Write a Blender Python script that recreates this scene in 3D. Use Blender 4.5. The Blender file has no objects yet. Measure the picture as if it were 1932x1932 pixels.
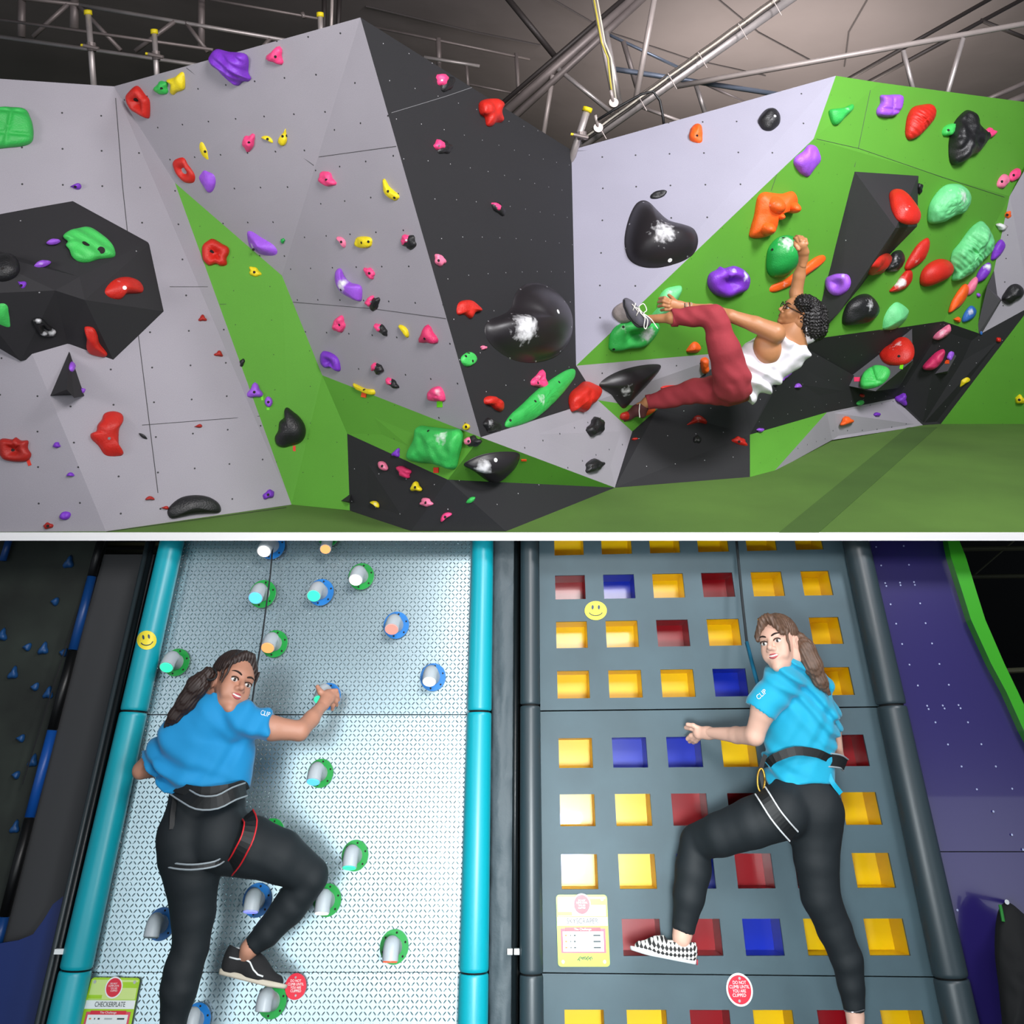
import bpy, math, random
import numpy as np
from mathutils import Vector, Matrix, noise
from mathutils.bvhtree import BVHTree
random.seed(7)
sc = bpy.context.scene
COL = sc.collection
R = math.radians
CZ = 3.0                     # camera height above the lower hall floor (m)
FP = 1700.0; CX = 966.0; HY = 500.0   # focal length and horizon of the 1932 px frame

# ---------------------------------------------------------------- camera, world, lights, exposure
cam = bpy.data.cameras.new('camera'); camo = bpy.data.objects.new('camera', cam); COL.objects.link(camo)
camo.location = (0, 0, CZ); camo.rotation_euler = (R(90), 0, 0)
cam.sensor_width = 36.0; cam.lens = FP / 1932 * 36.0
cam.shift_y = (HY - 966) / 1932.0
cam.clip_start = 0.05; cam.clip_end = 200
sc.camera = camo
sc.view_settings.view_transform = 'Standard'; sc.view_settings.look = 'None'
sc.view_settings.gamma = 1.0; sc.view_settings.use_curve_mapping = False
sc.view_settings.exposure = 0.0
sc.cycles.sample_clamp_indirect = 3.0; sc.cycles.caustics_reflective = False
w = bpy.data.worlds.new('hall_air'); sc.world = w; w.use_nodes = True
w.node_tree.nodes['Background'].inputs[0].default_value = (0.80, 0.88, 1.0, 1)
w.node_tree.nodes['Background'].inputs[1].default_value = 0.22

def area(name, loc, target, size, power, color=(1, 1, 1), size_y=None, spread=180):
    l = bpy.data.lights.new(name, 'AREA'); o = bpy.data.objects.new(name, l); COL.objects.link(o)
    o.location = (loc[0], loc[1], loc[2] + CZ)
    d = Vector((target[0] - loc[0], target[1] - loc[1], target[2] - loc[2]))
    o.rotation_euler = d.to_track_quat('-Z', 'Y').to_euler()
    l.energy = power; l.color = color; l.shape = 'RECTANGLE'; l.size = size; l.size_y = size_y or size
    l.spread = R(spread)
    return o
# locations relative to the camera: x right, y away, z up
area('bouldering_hall_lamp', (0.75, 0.5, 1.6), (-0.3, 4.6, 0.6), 1.0, 78, (1.0, 0.96, 0.95), spread=120)
area('bouldering_hall_lamp', (2.9, 2.0, 2.6), (2.0, 5.2, 0.6), 0.9, 115, (0.98, 0.97, 1.0), spread=120)
area('added_roof_fill', (2.2, 7.2, 0.4), (2.6, 9.0, 2.4), 1.6, 75, (1.0, 0.93, 0.85), spread=150)  # added light with no known fitting, brightens the roof fabric at the right
area('added_plate_reflection_light', (-1.6, -.13, -.4), (-1.6, 2.45, -1.92), 2.4, 30, (0.93, 0.98, 1.0), 2.26)  # added unseen panel, placed so the lower metal plate mirrors it brightly
area('added_purple_reflection_light', (3.5, -.41, -.86), (3.5, 2.17, -2.38), 1.2, 15, (0.9, 0.95, 1.0), 1.9)  # second added panel, gives the lower purple wall its pale reflection
area('climbing_bay_flash', (0.3, 0.9, -0.85), (0.2, 3.3, -2.45), 0.35, 19, (0.92, 0.98, 1.0), spread=75)
area('added_grey_panel_fill', (-3.5, 0.9, 0.6), (-0.7, 4.0, 0.5), 0.8, 11, (1.0, 0.97, 0.96), spread=70)  # added fill that lifts the central grey panels, no such hall lamp known

# ---------------------------------------------------------------- helpers
def P(px, py, D):
    return Vector(((px - CX) / FP * D, D, CZ - (py - HY) / FP * D))
def ray(px, py):
    return Vector(((px - CX) / FP, 1.0, -(py - HY) / FP))
CAM = Vector((0, 0, CZ))
W1 = Vector((0, 4.02, -1.2297)); WU = Vector((0, .85, 1.4403)).normalized(); WN = Vector((0, -WU.z, WU.y))
WC = WN.dot(W1)
def W(px, py, h=0.0):
    r = ray(px, py)
    return CAM + r * ((WC + h) / WN.dot(r))
def rp(px, p):                      # pixels -> metres at point p
    return px / FP * p.y

def lin(c):
    if isinstance(c, str):
        c = tuple(int(c[i:i + 2], 16) / 255 for i in (0, 2, 4))
    return tuple((x / 12.92 if x <= 0.04045 else ((x + 0.055) / 1.055) ** 2.4) for x in c)

MATS = {}
def mat(key, color='808080', rough=0.6, metal=0.0, bump=0.0, bscale=60.0, var=0.0, spec=0.5, emit=None, estr=0, alpha=None, trans=0.0, coat=0.0, sheen=0.0, bdist=0.004, chalk=False, vscale=8.0):
    if key in MATS: return MATS[key]
    m = bpy.data.materials.new(key); m.use_nodes = True; nt = m.node_tree; N = nt.nodes; Lk = nt.links
    b = N['Principled BSDF']; c = lin(color)
    b.inputs['Base Color'].default_value = (*c, 1); b.inputs['Roughness'].default_value = rough
    b.inputs['Metallic'].default_value = metal; b.inputs['Specular IOR Level'].default_value = spec
    b.inputs['Transmission Weight'].default_value = trans; b.inputs['Coat Weight'].default_value = coat
    if sheen: b.inputs['Sheen Weight'].default_value = sheen
    if emit:
        b.inputs['Emission Color'].default_value = (*lin(emit), 1); b.inputs['Emission Strength'].default_value = estr
    tc = N.new('ShaderNodeTexCoord')
    src = None
    if var:
        n = N.new('ShaderNodeTexNoise'); n.inputs['Scale'].default_value = vscale; n.inputs['Detail'].default_value = 6
        Lk.new(tc.outputs['Object'], n.inputs['Vector'])
        mr = N.new('ShaderNodeMapRange'); mr.inputs[1].default_value = .3; mr.inputs[2].default_value = .7
        mr.inputs[3].default_value = 1 - var; mr.inputs[4].default_value = 1 + var
        Lk.new(n.outputs['Fac'], mr.inputs[0])
        mx = N.new('ShaderNodeVectorMath'); mx.operation = 'SCALE'; mx.inputs[0].default_value = c
        Lk.new(mr.outputs[0], mx.inputs['Scale']); src = mx.outputs[0]
    if chalk:
        at = N.new('ShaderNodeAttribute'); at.attribute_name = 'chalk'
        n2 = N.new('ShaderNodeTexNoise'); n2.inputs['Scale'].default_value = 45; n2.inputs['Detail'].default_value = 8
        Lk.new(tc.outputs['Object'], n2.inputs['Vector'])
        ad = N.new('ShaderNodeMath'); ad.operation = 'ADD'; Lk.new(at.outputs['Fac'], ad.inputs[0]); Lk.new(n2.outputs['Fac'], ad.inputs[1])
        ms = N.new('ShaderNodeMapRange'); ms.inputs[1].default_value = .85; ms.inputs[2].default_value = 1.35
        Lk.new(ad.outputs[0], ms.inputs[0])
        mm = N.new('ShaderNodeMix'); mm.data_type = 'RGBA'; mm.inputs[6].default_value = (*c, 1); mm.inputs[7].default_value = (.78, .78, .80, 1)
        if src: Lk.new(src, mm.inputs[6])
        Lk.new(ms.outputs[0], mm.inputs[0]); src = mm.outputs[2]
    if src: Lk.new(src, b.inputs['Base Color'])
    if bump:
        n = N.new('ShaderNodeTexNoise'); n.inputs['Scale'].default_value = bscale; n.inputs['Detail'].default_value = 5
        Lk.new(tc.outputs['Object'], n.inputs['Vector'])
        bp = N.new('ShaderNodeBump'); bp.inputs['Strength'].default_value = bump; bp.inputs['Distance'].default_value = bdist
        Lk.new(n.outputs['Fac'], bp.inputs['Height']); Lk.new(bp.outputs[0], b.inputs['Normal'])
    MATS[key] = m
    return m

def panel_mat(key, color, dot, spacing=0.165, rr=0.026, rough=0.75, speck=0.10, speckc=None):
    """painted plywood with a grid of threaded screw holes, UVs are metres"""
    m = mat(key, color, rough); nt = m.node_tree; N = nt.nodes; Lk = nt.links; b = N['Principled BSDF']
    uv = N.new('ShaderNodeUVMap')
    sc_ = N.new('ShaderNodeVectorMath'); sc_.operation = 'SCALE'; sc_.inputs['Scale'].default_value = 1 / spacing
    Lk.new(uv.outputs[0], sc_.inputs[0])
    wn = N.new('ShaderNodeTexNoise'); wn.inputs['Scale'].default_value = .12; wn.inputs['Detail'].default_value = 0
    Lk.new(sc_.outputs[0], wn.inputs['Vector'])
    ad = N.new('ShaderNodeVectorMath'); ad.operation = 'ADD'; Lk.new(sc_.outputs[0], ad.inputs[0]); Lk.new(wn.outputs['Color'], ad.inputs[1])
    fr = N.new('ShaderNodeVectorMath'); fr.operation = 'FRACTION'; Lk.new(ad.outputs[0], fr.inputs[0])
    sub = N.new('ShaderNodeVectorMath'); sub.operation = 'SUBTRACT'; sub.inputs[1].default_value = (.5, .5, 0); Lk.new(fr.outputs[0], sub.inputs[0])
    mul = N.new('ShaderNodeVectorMath'); mul.operation = 'MULTIPLY'; mul.inputs[1].default_value = (1, 1, 0); Lk.new(sub.outputs[0], mul.inputs[0])
    ln = N.new('ShaderNodeVectorMath'); ln.operation = 'LENGTH'; Lk.new(mul.outputs[0], ln.inputs[0])
    lt = N.new('ShaderNodeMath'); lt.operation = 'LESS_THAN'; lt.inputs[1].default_value = rr; Lk.new(ln.outputs['Value'], lt.inputs[0])
    gn = N.new('ShaderNodeTexNoise'); gn.inputs['Scale'].default_value = 330; gn.inputs['Detail'].default_value = 2; Lk.new(uv.outputs[0], gn.inputs['Vector'])
    bn = N.new('ShaderNodeTexNoise'); bn.inputs['Scale'].default_value = 2.2; bn.inputs['Detail'].default_value = 5; Lk.new(uv.outputs[0], bn.inputs['Vector'])
    a2 = N.new('ShaderNodeMath'); a2.operation = 'MULTIPLY_ADD'; a2.inputs[1].default_value = speck * 4; a2.inputs[2].default_value = 1 - speck * 2.6
    Lk.new(gn.outputs['Fac'], a2.inputs[0])
    a3 = N.new('ShaderNodeMath'); a3.operation = 'MULTIPLY_ADD'; a3.inputs[1].default_value = .25; Lk.new(bn.outputs['Fac'], a3.inputs[0]); Lk.new(a2.outputs[0], a3.inputs[2])
    cs = N.new('ShaderNodeVectorMath'); cs.operation = 'SCALE'; cs.inputs[0].default_value = lin(color); Lk.new(a3.outputs[0], cs.inputs['Scale'])
    mm = N.new('ShaderNodeMix'); mm.data_type = 'RGBA'; mm.inputs[7].default_value = (*lin(dot), 1)
    Lk.new(lt.outputs[0], mm.inputs[0]); Lk.new(cs.outputs[0], mm.inputs[6]); Lk.new(mm.outputs[2], b.inputs['Base Color'])
    bp = N.new('ShaderNodeBump'); bp.inputs['Strength'].default_value = .25; bp.inputs['Distance'].default_value = .002
    Lk.new(gn.outputs['Fac'], bp.inputs['Height']); Lk.new(bp.outputs[0], b.inputs['Normal'])
    return m

def mesh_obj(name, verts, faces, m=None, parent=None, smooth=False, mats=None, fm=None):
    me = bpy.data.meshes.new(name); me.from_pydata([tuple(v) for v in verts], [], [tuple(f) for f in faces]); me.update()
    o = bpy.data.objects.new(name, me); COL.objects.link(o)
    for x in (mats or ([m] if m else [])): me.materials.append(x)
    if fm is not None: me.polygons.foreach_set('material_index', fm)
    if smooth: me.polygons.foreach_set('use_smooth', [True] * len(me.polygons))
    if parent: o.parent = parent; o.matrix_parent_inverse = parent.matrix_world.inverted() if False else Matrix.Translation(-parent.location)
    return o
def empty(name, loc, label=None, cat=None, group=None, kind=None):
    o = bpy.data.objects.new(name, None); COL.objects.link(o); o.location = loc; o.empty_display_size = .05
    return tag(o, label, cat, group, kind)
def tag(o, label=None, cat=None, group=None, kind=None):
    if label: o['label'] = label
    if cat: o['category'] = cat
    if group: o['group'] = group
    if kind: o['kind'] = kind
    return o
LABELS = []

class MB:
    """collects simple solids into one mesh"""
    def __init__(s): s.v = []; s.f = []; s.m = []
    def add(s, v, f, mi=0):
        n = len(s.v); s.v += [Vector(x) for x in v]; s.f += [tuple(i + n for i in q) for q in f]; s.m += [mi] * len(f); return s
    def prism(s, front, back, mi=0):           # two equal loops
        n = len(front); f = [tuple(range(n)), tuple(range(2 * n - 1, n - 1, -1))]
        f += [(i, n + i, n + (i + 1) % n, (i + 1) % n) for i in range(n)]
        return s.add(list(front) + list(back), f, mi)
    def tube(s, pts, r, seg=12, mi=0, caps=True):
        pts = [Vector(p) for p in pts]; rr = r if isinstance(r, (list, tuple)) else [r] * len(pts)
        v = []; f = []; up = None
        for i, p in enumerate(pts):
            d = (pts[min(i + 1, len(pts) - 1)] - pts[max(i - 1, 0)]).normalized()
            if up is None:
                up = d.orthogonal().normalized()
            a = (up - d * up.dot(d))
            a = a.normalized() if a.length > 1e-6 else d.orthogonal().normalized()
            up = a; b = d.cross(a)
            for k in range(seg):
                t = 2 * math.pi * k / seg
                v.append(p + (a * math.cos(t) + b * math.sin(t)) * rr[i])
        for i in range(len(pts) - 1):
            for k in range(seg):
                f.append((i * seg + k, i * seg + (k + 1) % seg, (i + 1) * seg + (k + 1) % seg, (i + 1) * seg + k))
        if caps:
            f.append(tuple(range(seg - 1, -1, -1))); f.append(tuple((len(pts) - 1) * seg + k for k in range(seg)))
        return s.add(v, f, mi)
    def ball(s, c, r, seg=12, rings=8, mi=0, axes=None):
        c = Vector(c); r3 = r if isinstance(r, (list, tuple)) else (r, r, r)
        ax = axes or (Vector((1, 0, 0)), Vector((0, 1, 0)), Vector((0, 0, 1)))
        v = []; f = []
        for j in range(rings + 1):
            ph = math.pi * j / rings
            for k in range(seg):
                t = 2 * math.pi * k / seg
                q = (math.sin(ph) * math.cos(t), math.sin(ph) * math.sin(t), math.cos(ph))
                v.append(c + ax[0] * q[0] * r3[0] + ax[1] * q[1] * r3[1] + ax[2] * q[2] * r3[2])
        for j in range(rings):
            for k in range(seg):
                f.append((j * seg + k, (j + 1) * seg + k, (j + 1) * seg + (k + 1) % seg, j * seg + (k + 1) % seg))
        return s.add(v, f, mi)
    def box(s, c, ax, h, mi=0):                # centre, 3 unit axes, half sizes
        c = Vector(c); v = [c + ax[0] * h[0] * x + ax[1] * h[1] * y + ax[2] * h[2] * z for x in (-1, 1) for y in (-1, 1) for z in (-1, 1)]
        return s.add(v, [(0, 1, 3, 2), (4, 6, 7, 5), (0, 4, 5, 1), (2, 3, 7, 6), (0, 2, 6, 4), (1, 5, 7, 3)], mi)
    def disc(s, c, n, r, th, seg=24, mi=0, rx=None, ax=None):
        n = Vector(n).normalized(); a = ax or n.orthogonal().normalized(); b = n.cross(a); c = Vector(c)
        loop = [c + a * math.cos(2 * math.pi * k / seg) * (rx or r) + b * math.sin(2 * math.pi * k / seg) * r for k in range(seg)]
        return s.prism([p + n * th for p in loop], loop, mi)
    def build(s, name, m=None, parent=None, smooth=False, mats=None):
        return mesh_obj(name, s.v, s.f, m, parent, smooth, mats, s.m if mats else None)
def smooth_auto(o, ang=40):
    me = o.data
    me.polygons.foreach_set('use_smooth', [True] * len(me.polygons))
    try: me.set_sharp_from_angle(angle=R(ang))
    except Exception: pass
    return o

# ---------------------------------------------------------------- signed distance bodies
class Prim: pass
def cap(p1, r1, p2, r2, dr=1.0, k=0.02, flat=False, op='+', grow=0.0, view=None):
    """tapered limb between two points; r in metres across the view, dr = depth/width ratio"""
    q = Prim(); q.t = 'c'; q.a = np.array(p1, float); q.b = np.array(p2, float); q.r1 = r1; q.r2 = r2; q.dr = dr; q.k = k; q.flat = flat; q.op = op; q.view = view; return q
def ell(c, ax, r, k=0.015, op='+'):
    q = Prim(); q.t = 'e'; q.c = np.array(c, float); q.ax = np.array([tuple(a) for a in ax], float); q.r = np.array(r, float); q.k = k; q.op = op; return q
def cut(pt, n, c=None, rad=10):
    q = Prim(); q.t = 'p'; q.p = np.array(pt, float); q.n = np.array(Vector(n).normalized(), float); q.op = 'x'; q.c = np.array(c if c is not None else pt, float); q.rad = rad; q.k = 0.002; return q
def grow(pr, g, **kw):
    out = []
    for q in pr:
        n = Prim(); n.__dict__.update(q.__dict__)
        if q.t == 'c': n.r1 = q.r1 + g; n.r2 = q.r2 + g
        elif q.t == 'e': n.r = q.r + g
        n.__dict__.update(kw); out.append(n)
    return out
def bounds(q):
    if q.t == 'c':
        m = max(q.r1, q.r2) * max(1, q.dr); return np.minimum(q.a, q.b) - m, np.maximum(q.a, q.b) + m
    if q.t == 'e':
        m = np.abs(q.ax.T) @ q.r; return q.c - m, q.c + m
    return q.c - q.rad, q.c + q.rad
def dist(q, X, Y, Z):
    if q.t == 'e':
        d = [X - q.c[0], Y - q.c[1], Z - q.c[2]]; s = 0
        for i in range(3):
            s = s + ((q.ax[i][0] * d[0] + q.ax[i][1] * d[1] + q.ax[i][2] * d[2]) / q.r[i]) ** 2
        return (np.sqrt(s) - 1) * float(np.min(q.r))
    if q.t == 'p':
        return (X - q.p[0]) * q.n[0] + (Y - q.p[1]) * q.n[1] + (Z - q.p[2]) * q.n[2]
    ab = q.b - q.a; L = float(np.linalg.norm(ab)); d = ab / max(L, 1e-9)
    v = q.view if q.view is not None else (q.a + q.b) / 2 - np.array(CAM)
    v = np.array(v, float); v = v / np.linalg.norm(v); e = v - d * v.dot(d); e = e / max(np.linalg.norm(e), 1e-9)
    x = X - q.a[0]; y = Y - q.a[1]; z = Z - q.a[2]
    pr = x * d[0] + y * d[1] + z * d[2]; t = np.clip(pr / max(L, 1e-9), 0, 1)
    r = q.r1 + (q.r2 - q.r1) * t
    over = pr - t * L
    pe = x * e[0] + y * e[1] + z * e[2]
    ps2 = np.maximum(x * x + y * y + z * z - pr * pr - pe * pe, 0)
    if q.flat:
        s = np.sqrt(ps2 / r ** 2 + (pe / (r * q.dr)) ** 2)
        return np.maximum((s - 1) * r * min(1, q.dr), np.abs(over))
    s = np.sqrt(ps2 / r ** 2 + (pe / (r * q.dr)) ** 2 + (over / r) ** 2)
    return (s - 1) * r * min(1, q.dr)
def sdf_mesh(prims, vox, disp=None):
    plus = [q for q in prims if q.op == '+']
    lo = np.min([bounds(q)[0] for q in plus], axis=0) - 3 * vox - .01; hi = np.max([bounds(q)[1] for q in plus], axis=0) + 3 * vox + .01
    n = np.ceil((hi - lo) / vox).astype(int) + 1
    F = np.full(tuple(n), 1.0, np.float32)
    axs = [lo[i] + np.arange(n[i]) * vox for i in range(3)]
    for q in prims:
        b0, b1 = bounds(q); m = q.k + 4 * vox
        i0 = np.maximum(np.floor((b0 - m - lo) / vox).astype(int), 0); i1 = np.minimum(np.ceil((b1 + m - lo) / vox).astype(int) + 1, n)
        if np.any(i1 <= i0): continue
        sl = tuple(slice(i0[i], i1[i]) for i in range(3))
        X, Y, Z = np.meshgrid(*[axs[i][sl[i]] for i in range(3)], indexing='ij', sparse=True)
        d = dist(q, X, Y, Z).astype(np.float32); A = F[sl]; k = max(q.k, 1e-4)
        if q.op == '+':
            h = np.clip(.5 + .5 * (A - d) / k, 0, 1); F[sl] = A + (d - A) * h - k * h * (1 - h)
        elif q.op == '-':
            d = -d; h = np.clip(.5 - .5 * (A - d) / k, 0, 1); F[sl] = A + (d - A) * h + k * h * (1 - h)
        else:
            near = ((X - q.c[0]) ** 2 + (Y - q.c[1]) ** 2 + (Z - q.c[2]) ** 2) < q.rad ** 2
            F[sl] = np.where(near, np.maximum(A, d), A)
    if disp is not None:
        I = np.argwhere(np.abs(F) < .03)
        pts = lo + I * vox
        F[tuple(I.T)] += disp(pts[:, 0], pts[:, 1], pts[:, 2]).astype(np.float32)
    S = F < 0
    c = np.zeros(tuple(n - 1), np.int8)
    for a in (0, 1):
        for b in (0, 1):
            for e in (0, 1): c += S[a:n[0] - 1 + a, b:n[1] - 1 + b, e:n[2] - 1 + e]
    act = (c > 0) & (c < 8); I = np.argwhere(act); idx = np.full(act.shape, -1, np.int64); idx[act] = np.arange(len(I))
    pos = np.zeros((len(I), 3)); cnt = np.zeros(len(I))
    cor = [(a, b, e) for a in (0, 1) for b in (0, 1) for e in (0, 1)]
    V = {o: F[I[:, 0] + o[0], I[:, 1] + o[1], I[:, 2] + o[2]] for o in cor}
    for o in cor:
        for ax in range(3):
            if o[ax] == 0:
                p = list(o); p[ax] = 1; p = tuple(p); f0 = V[o]; f1 = V[p]; ok = (f0 < 0) != (f1 < 0)
                t = np.where(ok, f0 / np.where(ok, f0 - f1, 1), 0)
                q = np.tile(np.array(o, float), (len(I), 1)); q[:, ax] += t
                pos[ok] += q[ok]; cnt[ok] += 1
    pos = lo + (I + pos / cnt[:, None]) * vox
    faces = []
    for ax in range(3):
        s0 = [slice(None)] * 3; s1 = [slice(None)] * 3; s0[ax] = slice(0, -1); s1[ax] = slice(1, None)
        A = S[tuple(s0)]; B = S[tuple(s1)]; E = np.argwhere(A != B); 
        if not len(E): continue
        fl = A[tuple(E.T)]; u, v = [(1, 2), (2, 0), (0, 1)][ax]
        E = E.copy(); ok = (E[:, u] > 0) & (E[:, v] > 0) & (E[:, u] < n[u] - 1) & (E[:, v] < n[v] - 1); E = E[ok]; fl = fl[ok]
        def g(du, dv):
            q = E.copy(); q[:, u] += du; q[:, v] += dv; return idx[tuple(q.T)]
        qd = np.stack([g(-1, -1), g(0, -1), g(0, 0), g(-1, 0)], 1)
        qd[~fl] = qd[~fl][:, ::-1]; faces.append(qd)
    return pos, np.concatenate(faces)
def sdf_obj(name, prims, vox, m, parent=None, disp=None, groups=None):
    """groups: list of (prims, vox) meshes joined in one object"""
    vs = []; fs = []; n = 0
    for pr, vx, dp in ([(prims, vox, disp)] + (groups or [])):
        v, f = sdf_mesh(pr, vx, dp); vs.append(v); fs.append(f + n); n += len(v)
    v = np.concatenate(vs); f = np.concatenate(fs)
    me = bpy.data.meshes.new(name); me.vertices.add(len(v)); me.vertices.foreach_set('co', v.astype(np.float32).ravel())
    me.loops.add(4 * len(f)); me.loops.foreach_set('vertex_index', f.astype(np.int32).ravel())
    me.polygons.add(len(f)); me.polygons.foreach_set('loop_start', np.arange(0, 4 * len(f), 4, dtype=np.int32))
    me.update(calc_edges=True); me.validate()
    me.polygons.foreach_set('use_smooth', [True] * len(me.polygons))
    o = bpy.data.objects.new(name, me); COL.objects.link(o); me.materials.append(m)
    if parent: o.parent = parent; o.matrix_parent_inverse = Matrix.Translation(-parent.location)
    return o
# ================================================================ UPPER HALL: setting
S = 0.953
V = {}
def vtx(name, px, py, D): V[name] = P(px, py, D * S)
for n_, x_, y_, d_ in [
    ('a0', -160, 138, 4.05), ('a1', 215, 163, 4.12), ('a2', 330, 345, 4.22), ('a3', 550, 952, 4.51), ('b', 200, 1003, 4.06), ('a5', -160, 1004, 4.045),
    ('c1', 532, 520, 4.36), ('c2', 608, 708, 4.42), ('c3', 655, 818, 4.43), ('c4', 660, 963, 4.405), ('A', 680, 33, 3.86),
    ('d1', 907, 825, 4.36), ('e1', 1078, 283, 4.55), ('e2', 1087, 690, 4.86), ('h2', 1128, 755, 5.0), ('h1', 1193, 814, 5.05), ('f1', 1160, 920, 4.857),
    ('g', 845, 905, 4.22), ('s1', 775, 1003, 4.06), ('s2', 955, 1003, 4.06),
    ('m1', 1577, 143, 4.5), ('m2', 1535, 262, 4.66), ('r1', 1932 + 130, 275, 4.75), ('r1b', 1660, 156, 4.52), ('n1', 1780, 606, 5.75), ('n0', 1850, 630, 6.05), ('r2', 1905, 370, 5.5), ('r3', 1990, 200, 4.8),
    ('k1', 1415, 900, 5.1), ('k2', 1415, 820, 5.16), ('k3', 1560, 778, 5.5), ('k4', 1688, 752, 5.9), ('k5', 1742, 803, 6.73), ('k6', 1570, 830, 6.18), ('k7', 1460, 890, 5.23),
    ('u1', 1470, 720, 5.3), ('u2', 1500, 645, 5.42), ('q1', 1385, 664, 5.25), ('u3', 1240, 772, 5.25),
    ('w1', 1775, 800, 6.8), ('w2', 1945, 578, 6.6), ('w3', 2060, 430, 6.6), ('w4', 2060, 800, 6.8), ('k8', 1695, 765, 6.2),
    ('x1', 1945, 300, 5.9), ('x2', 2060, 240, 6.0)]:
    vtx(n_, x_, y_, d_)

FLAT = ['a0 a1 a2 a3 b', 'a0 b a5', 'a2 c1 c2 a3', 'c2 c3 c4 a3', 'a1 A c1 a2', 'A d1 c2 c1', 'A e1 e2 d1', 'c2 d1 g c3', 'c3 g s1 c4', 'd1 h2 h1 f1', 'e1 m1 m2 e2',
        'm1 r1b r3 r2 m2', 'm2 r2 n0 n1 q1 e2', 'e2 q1 u3 h2', 'u3 k2 k1 f1 h1', 'q1 u2 u1 k2 u3', 'q1 n1 k4 u2', 'u2 k4 k3 k2 u1', 'n1 n0 w2 w1 k5 k4',
        'k2 k3 k7 k1', 'k3 k4 k5 k6 k7', 'w2 w3 w4 w1', 'n0 r2 x1 w2', 'x1 x2 w3 w2', 'r2 r3 x2 x1']
def flatten_faces():
    names = list(V); px = {k: (CX + V[k].x / V[k].y * FP, HY - (V[k].z - CZ) / V[k].y * FP) for k in names}
    nu = len(names) + 3 * len(FLAT); rows = []; rhs = []; fixed = {'a3', 'b', 'a5', 'c4', 's1', 's2', 'f1', 'k1', 'k5', 'k6', 'k7', 'w1', 'w4'}
    for i, k in enumerate(names):
        r_ = np.zeros(nu); wt = 60 if k in fixed else (1 if k not in ('a0', 'r3', 'w3', 'x2') else .2); r_[i] = wt; rows.append(r_); rhs.append(wt / V[k].y)
    for j, fc in enumerate(FLAT):
        for k in fc.split():
            r_ = np.zeros(nu); r_[names.index(k)] = 30; x, y = px[k]; b0 = len(names) + 3 * j
            r_[b0] = -30 * x / 1000; r_[b0 + 1] = -30 * y / 1000; r_[b0 + 2] = -30; rows.append(r_); rhs.append(0)
    sol = np.linalg.lstsq(np.array(rows), np.array(rhs), rcond=None)[0]
    for i, k in enumerate(names):
        V[k] = P(*px[k], 1 / sol[i])
        if 'DBG' in globals(): print(k, round(1 / sol[i], 3))
flatten_faces()
GREY = panel_mat('grey_painted_panel', '96929a', '2a2a2c')
LAV = panel_mat('pale_grey_painted_panel', '8f8d9c', '2a2a2c', spacing=.19)
GREEN = panel_mat('green_painted_panel', '529329', '28421c', rr=.014)
BLACK = panel_mat('black_painted_panel', '1c1c1f', 'b8b8bc', rr=.014, speck=.14)
PALL = []
def frame(pts):
    n = Vector((0, 0, 0))
    for i in range(len(pts)):
        n += (pts[i] - pts[0]).cross(pts[(i + 1) % len(pts)] - pts[0])
    n.normalize()
    if n.dot(pts[0] - CAM) > 0: n = -n
    u = Vector((0, 0, 1)).cross(n)
    if u.length < .05: u = Vector((1, 0, 0))
    u.normalize(); return n, u, n.cross(u)
def panel(name, tris, m, parent, th=.015, label=None):
    """one painted wall face; tris: lists of vertex names, extruded backwards"""
    names = []; F = []
    for t in tris:
        for q in t:
            if q not in names: names.append(q)
    pts = [V[q] for q in names]
    mb = MB(); nF = []
    for t in tris:
        idx = [names.index(q) for q in t]
        n, u, v = frame([pts[i] for i in idx])
        a = pts[idx[0]]; nn = (pts[idx[1]] - a).cross(pts[idx[2]] - a)
        if nn.dot(n) < 0: idx.reverse()
        F.append((idx, n, u, v))
    back = [p + Vector((0, th, 0)) for p in pts]; k = len(pts)
    edges = {}
    for idx, *_ in F:
        for i in range(len(idx)): edges[(idx[i], idx[(i + 1) % len(idx)])] = 1
    faces = [tuple(f[0]) for f in F] + [tuple(i + k for i in reversed(f[0])) for f in F]
    for (i, j) in edges:
        if (j, i) not in edges: faces.append((j, i, i + k, j + k))
    o = mesh_obj(name, pts + back, faces, m, parent)
    uv = o.data.uv_layers.new(name='UVMap')
    for fi, po in enumerate(o.data.polygons):
        f = F[fi] if fi < len(F) else F[fi % len(F)]
        for li in po.loop_indices:
            p = o.data.vertices[o.data.loops[li].vertex_index].co; uv.data[li].uv = (p.dot(f[2]), p.dot(f[3]))
    for idx, *_ in F: PALL.append([pts[i] for i in idx])
    if label: o['label'] = label
    return o
def wall(name): return empty(name, (0, 4, CZ - 1.1), kind='structure')
wl = wall('wall_left'); wc = wall('wall_center'); wr = wall('wall_right'); wf = wall('wall_back')
panel('grey_panel', [['a0', 'a1', 'a2', 'a3', 'b'], ['a0', 'b', 'a5']], GREY, wl)
panel('green_panel', [['a2', 'c1', 'c2', 'a3'], ['c2', 'c3', 'c4', 'a3']], GREEN, wl)
panel('grey_panel', [['a1', 'A', 'c1', 'a2']], GREY, wc)
panel('grey_panel', [['A', 'd1', 'c2', 'c1']], GREY, wc)
panel('black_panel', [['A', 'e1', 'e2', 'd1'], ['e2', 'h2', 'd1']], BLACK, wc)
panel('green_panel', [['c2', 'd1', 'g', 'c3'], ['d1', 'f1', 'g']], GREEN, wc)
panel('black_panel', [['c3', 'g', 's1', 'c4'], ['g', 'f1', 's2'], ['g', 's2', 's1']], BLACK, wc)
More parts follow.
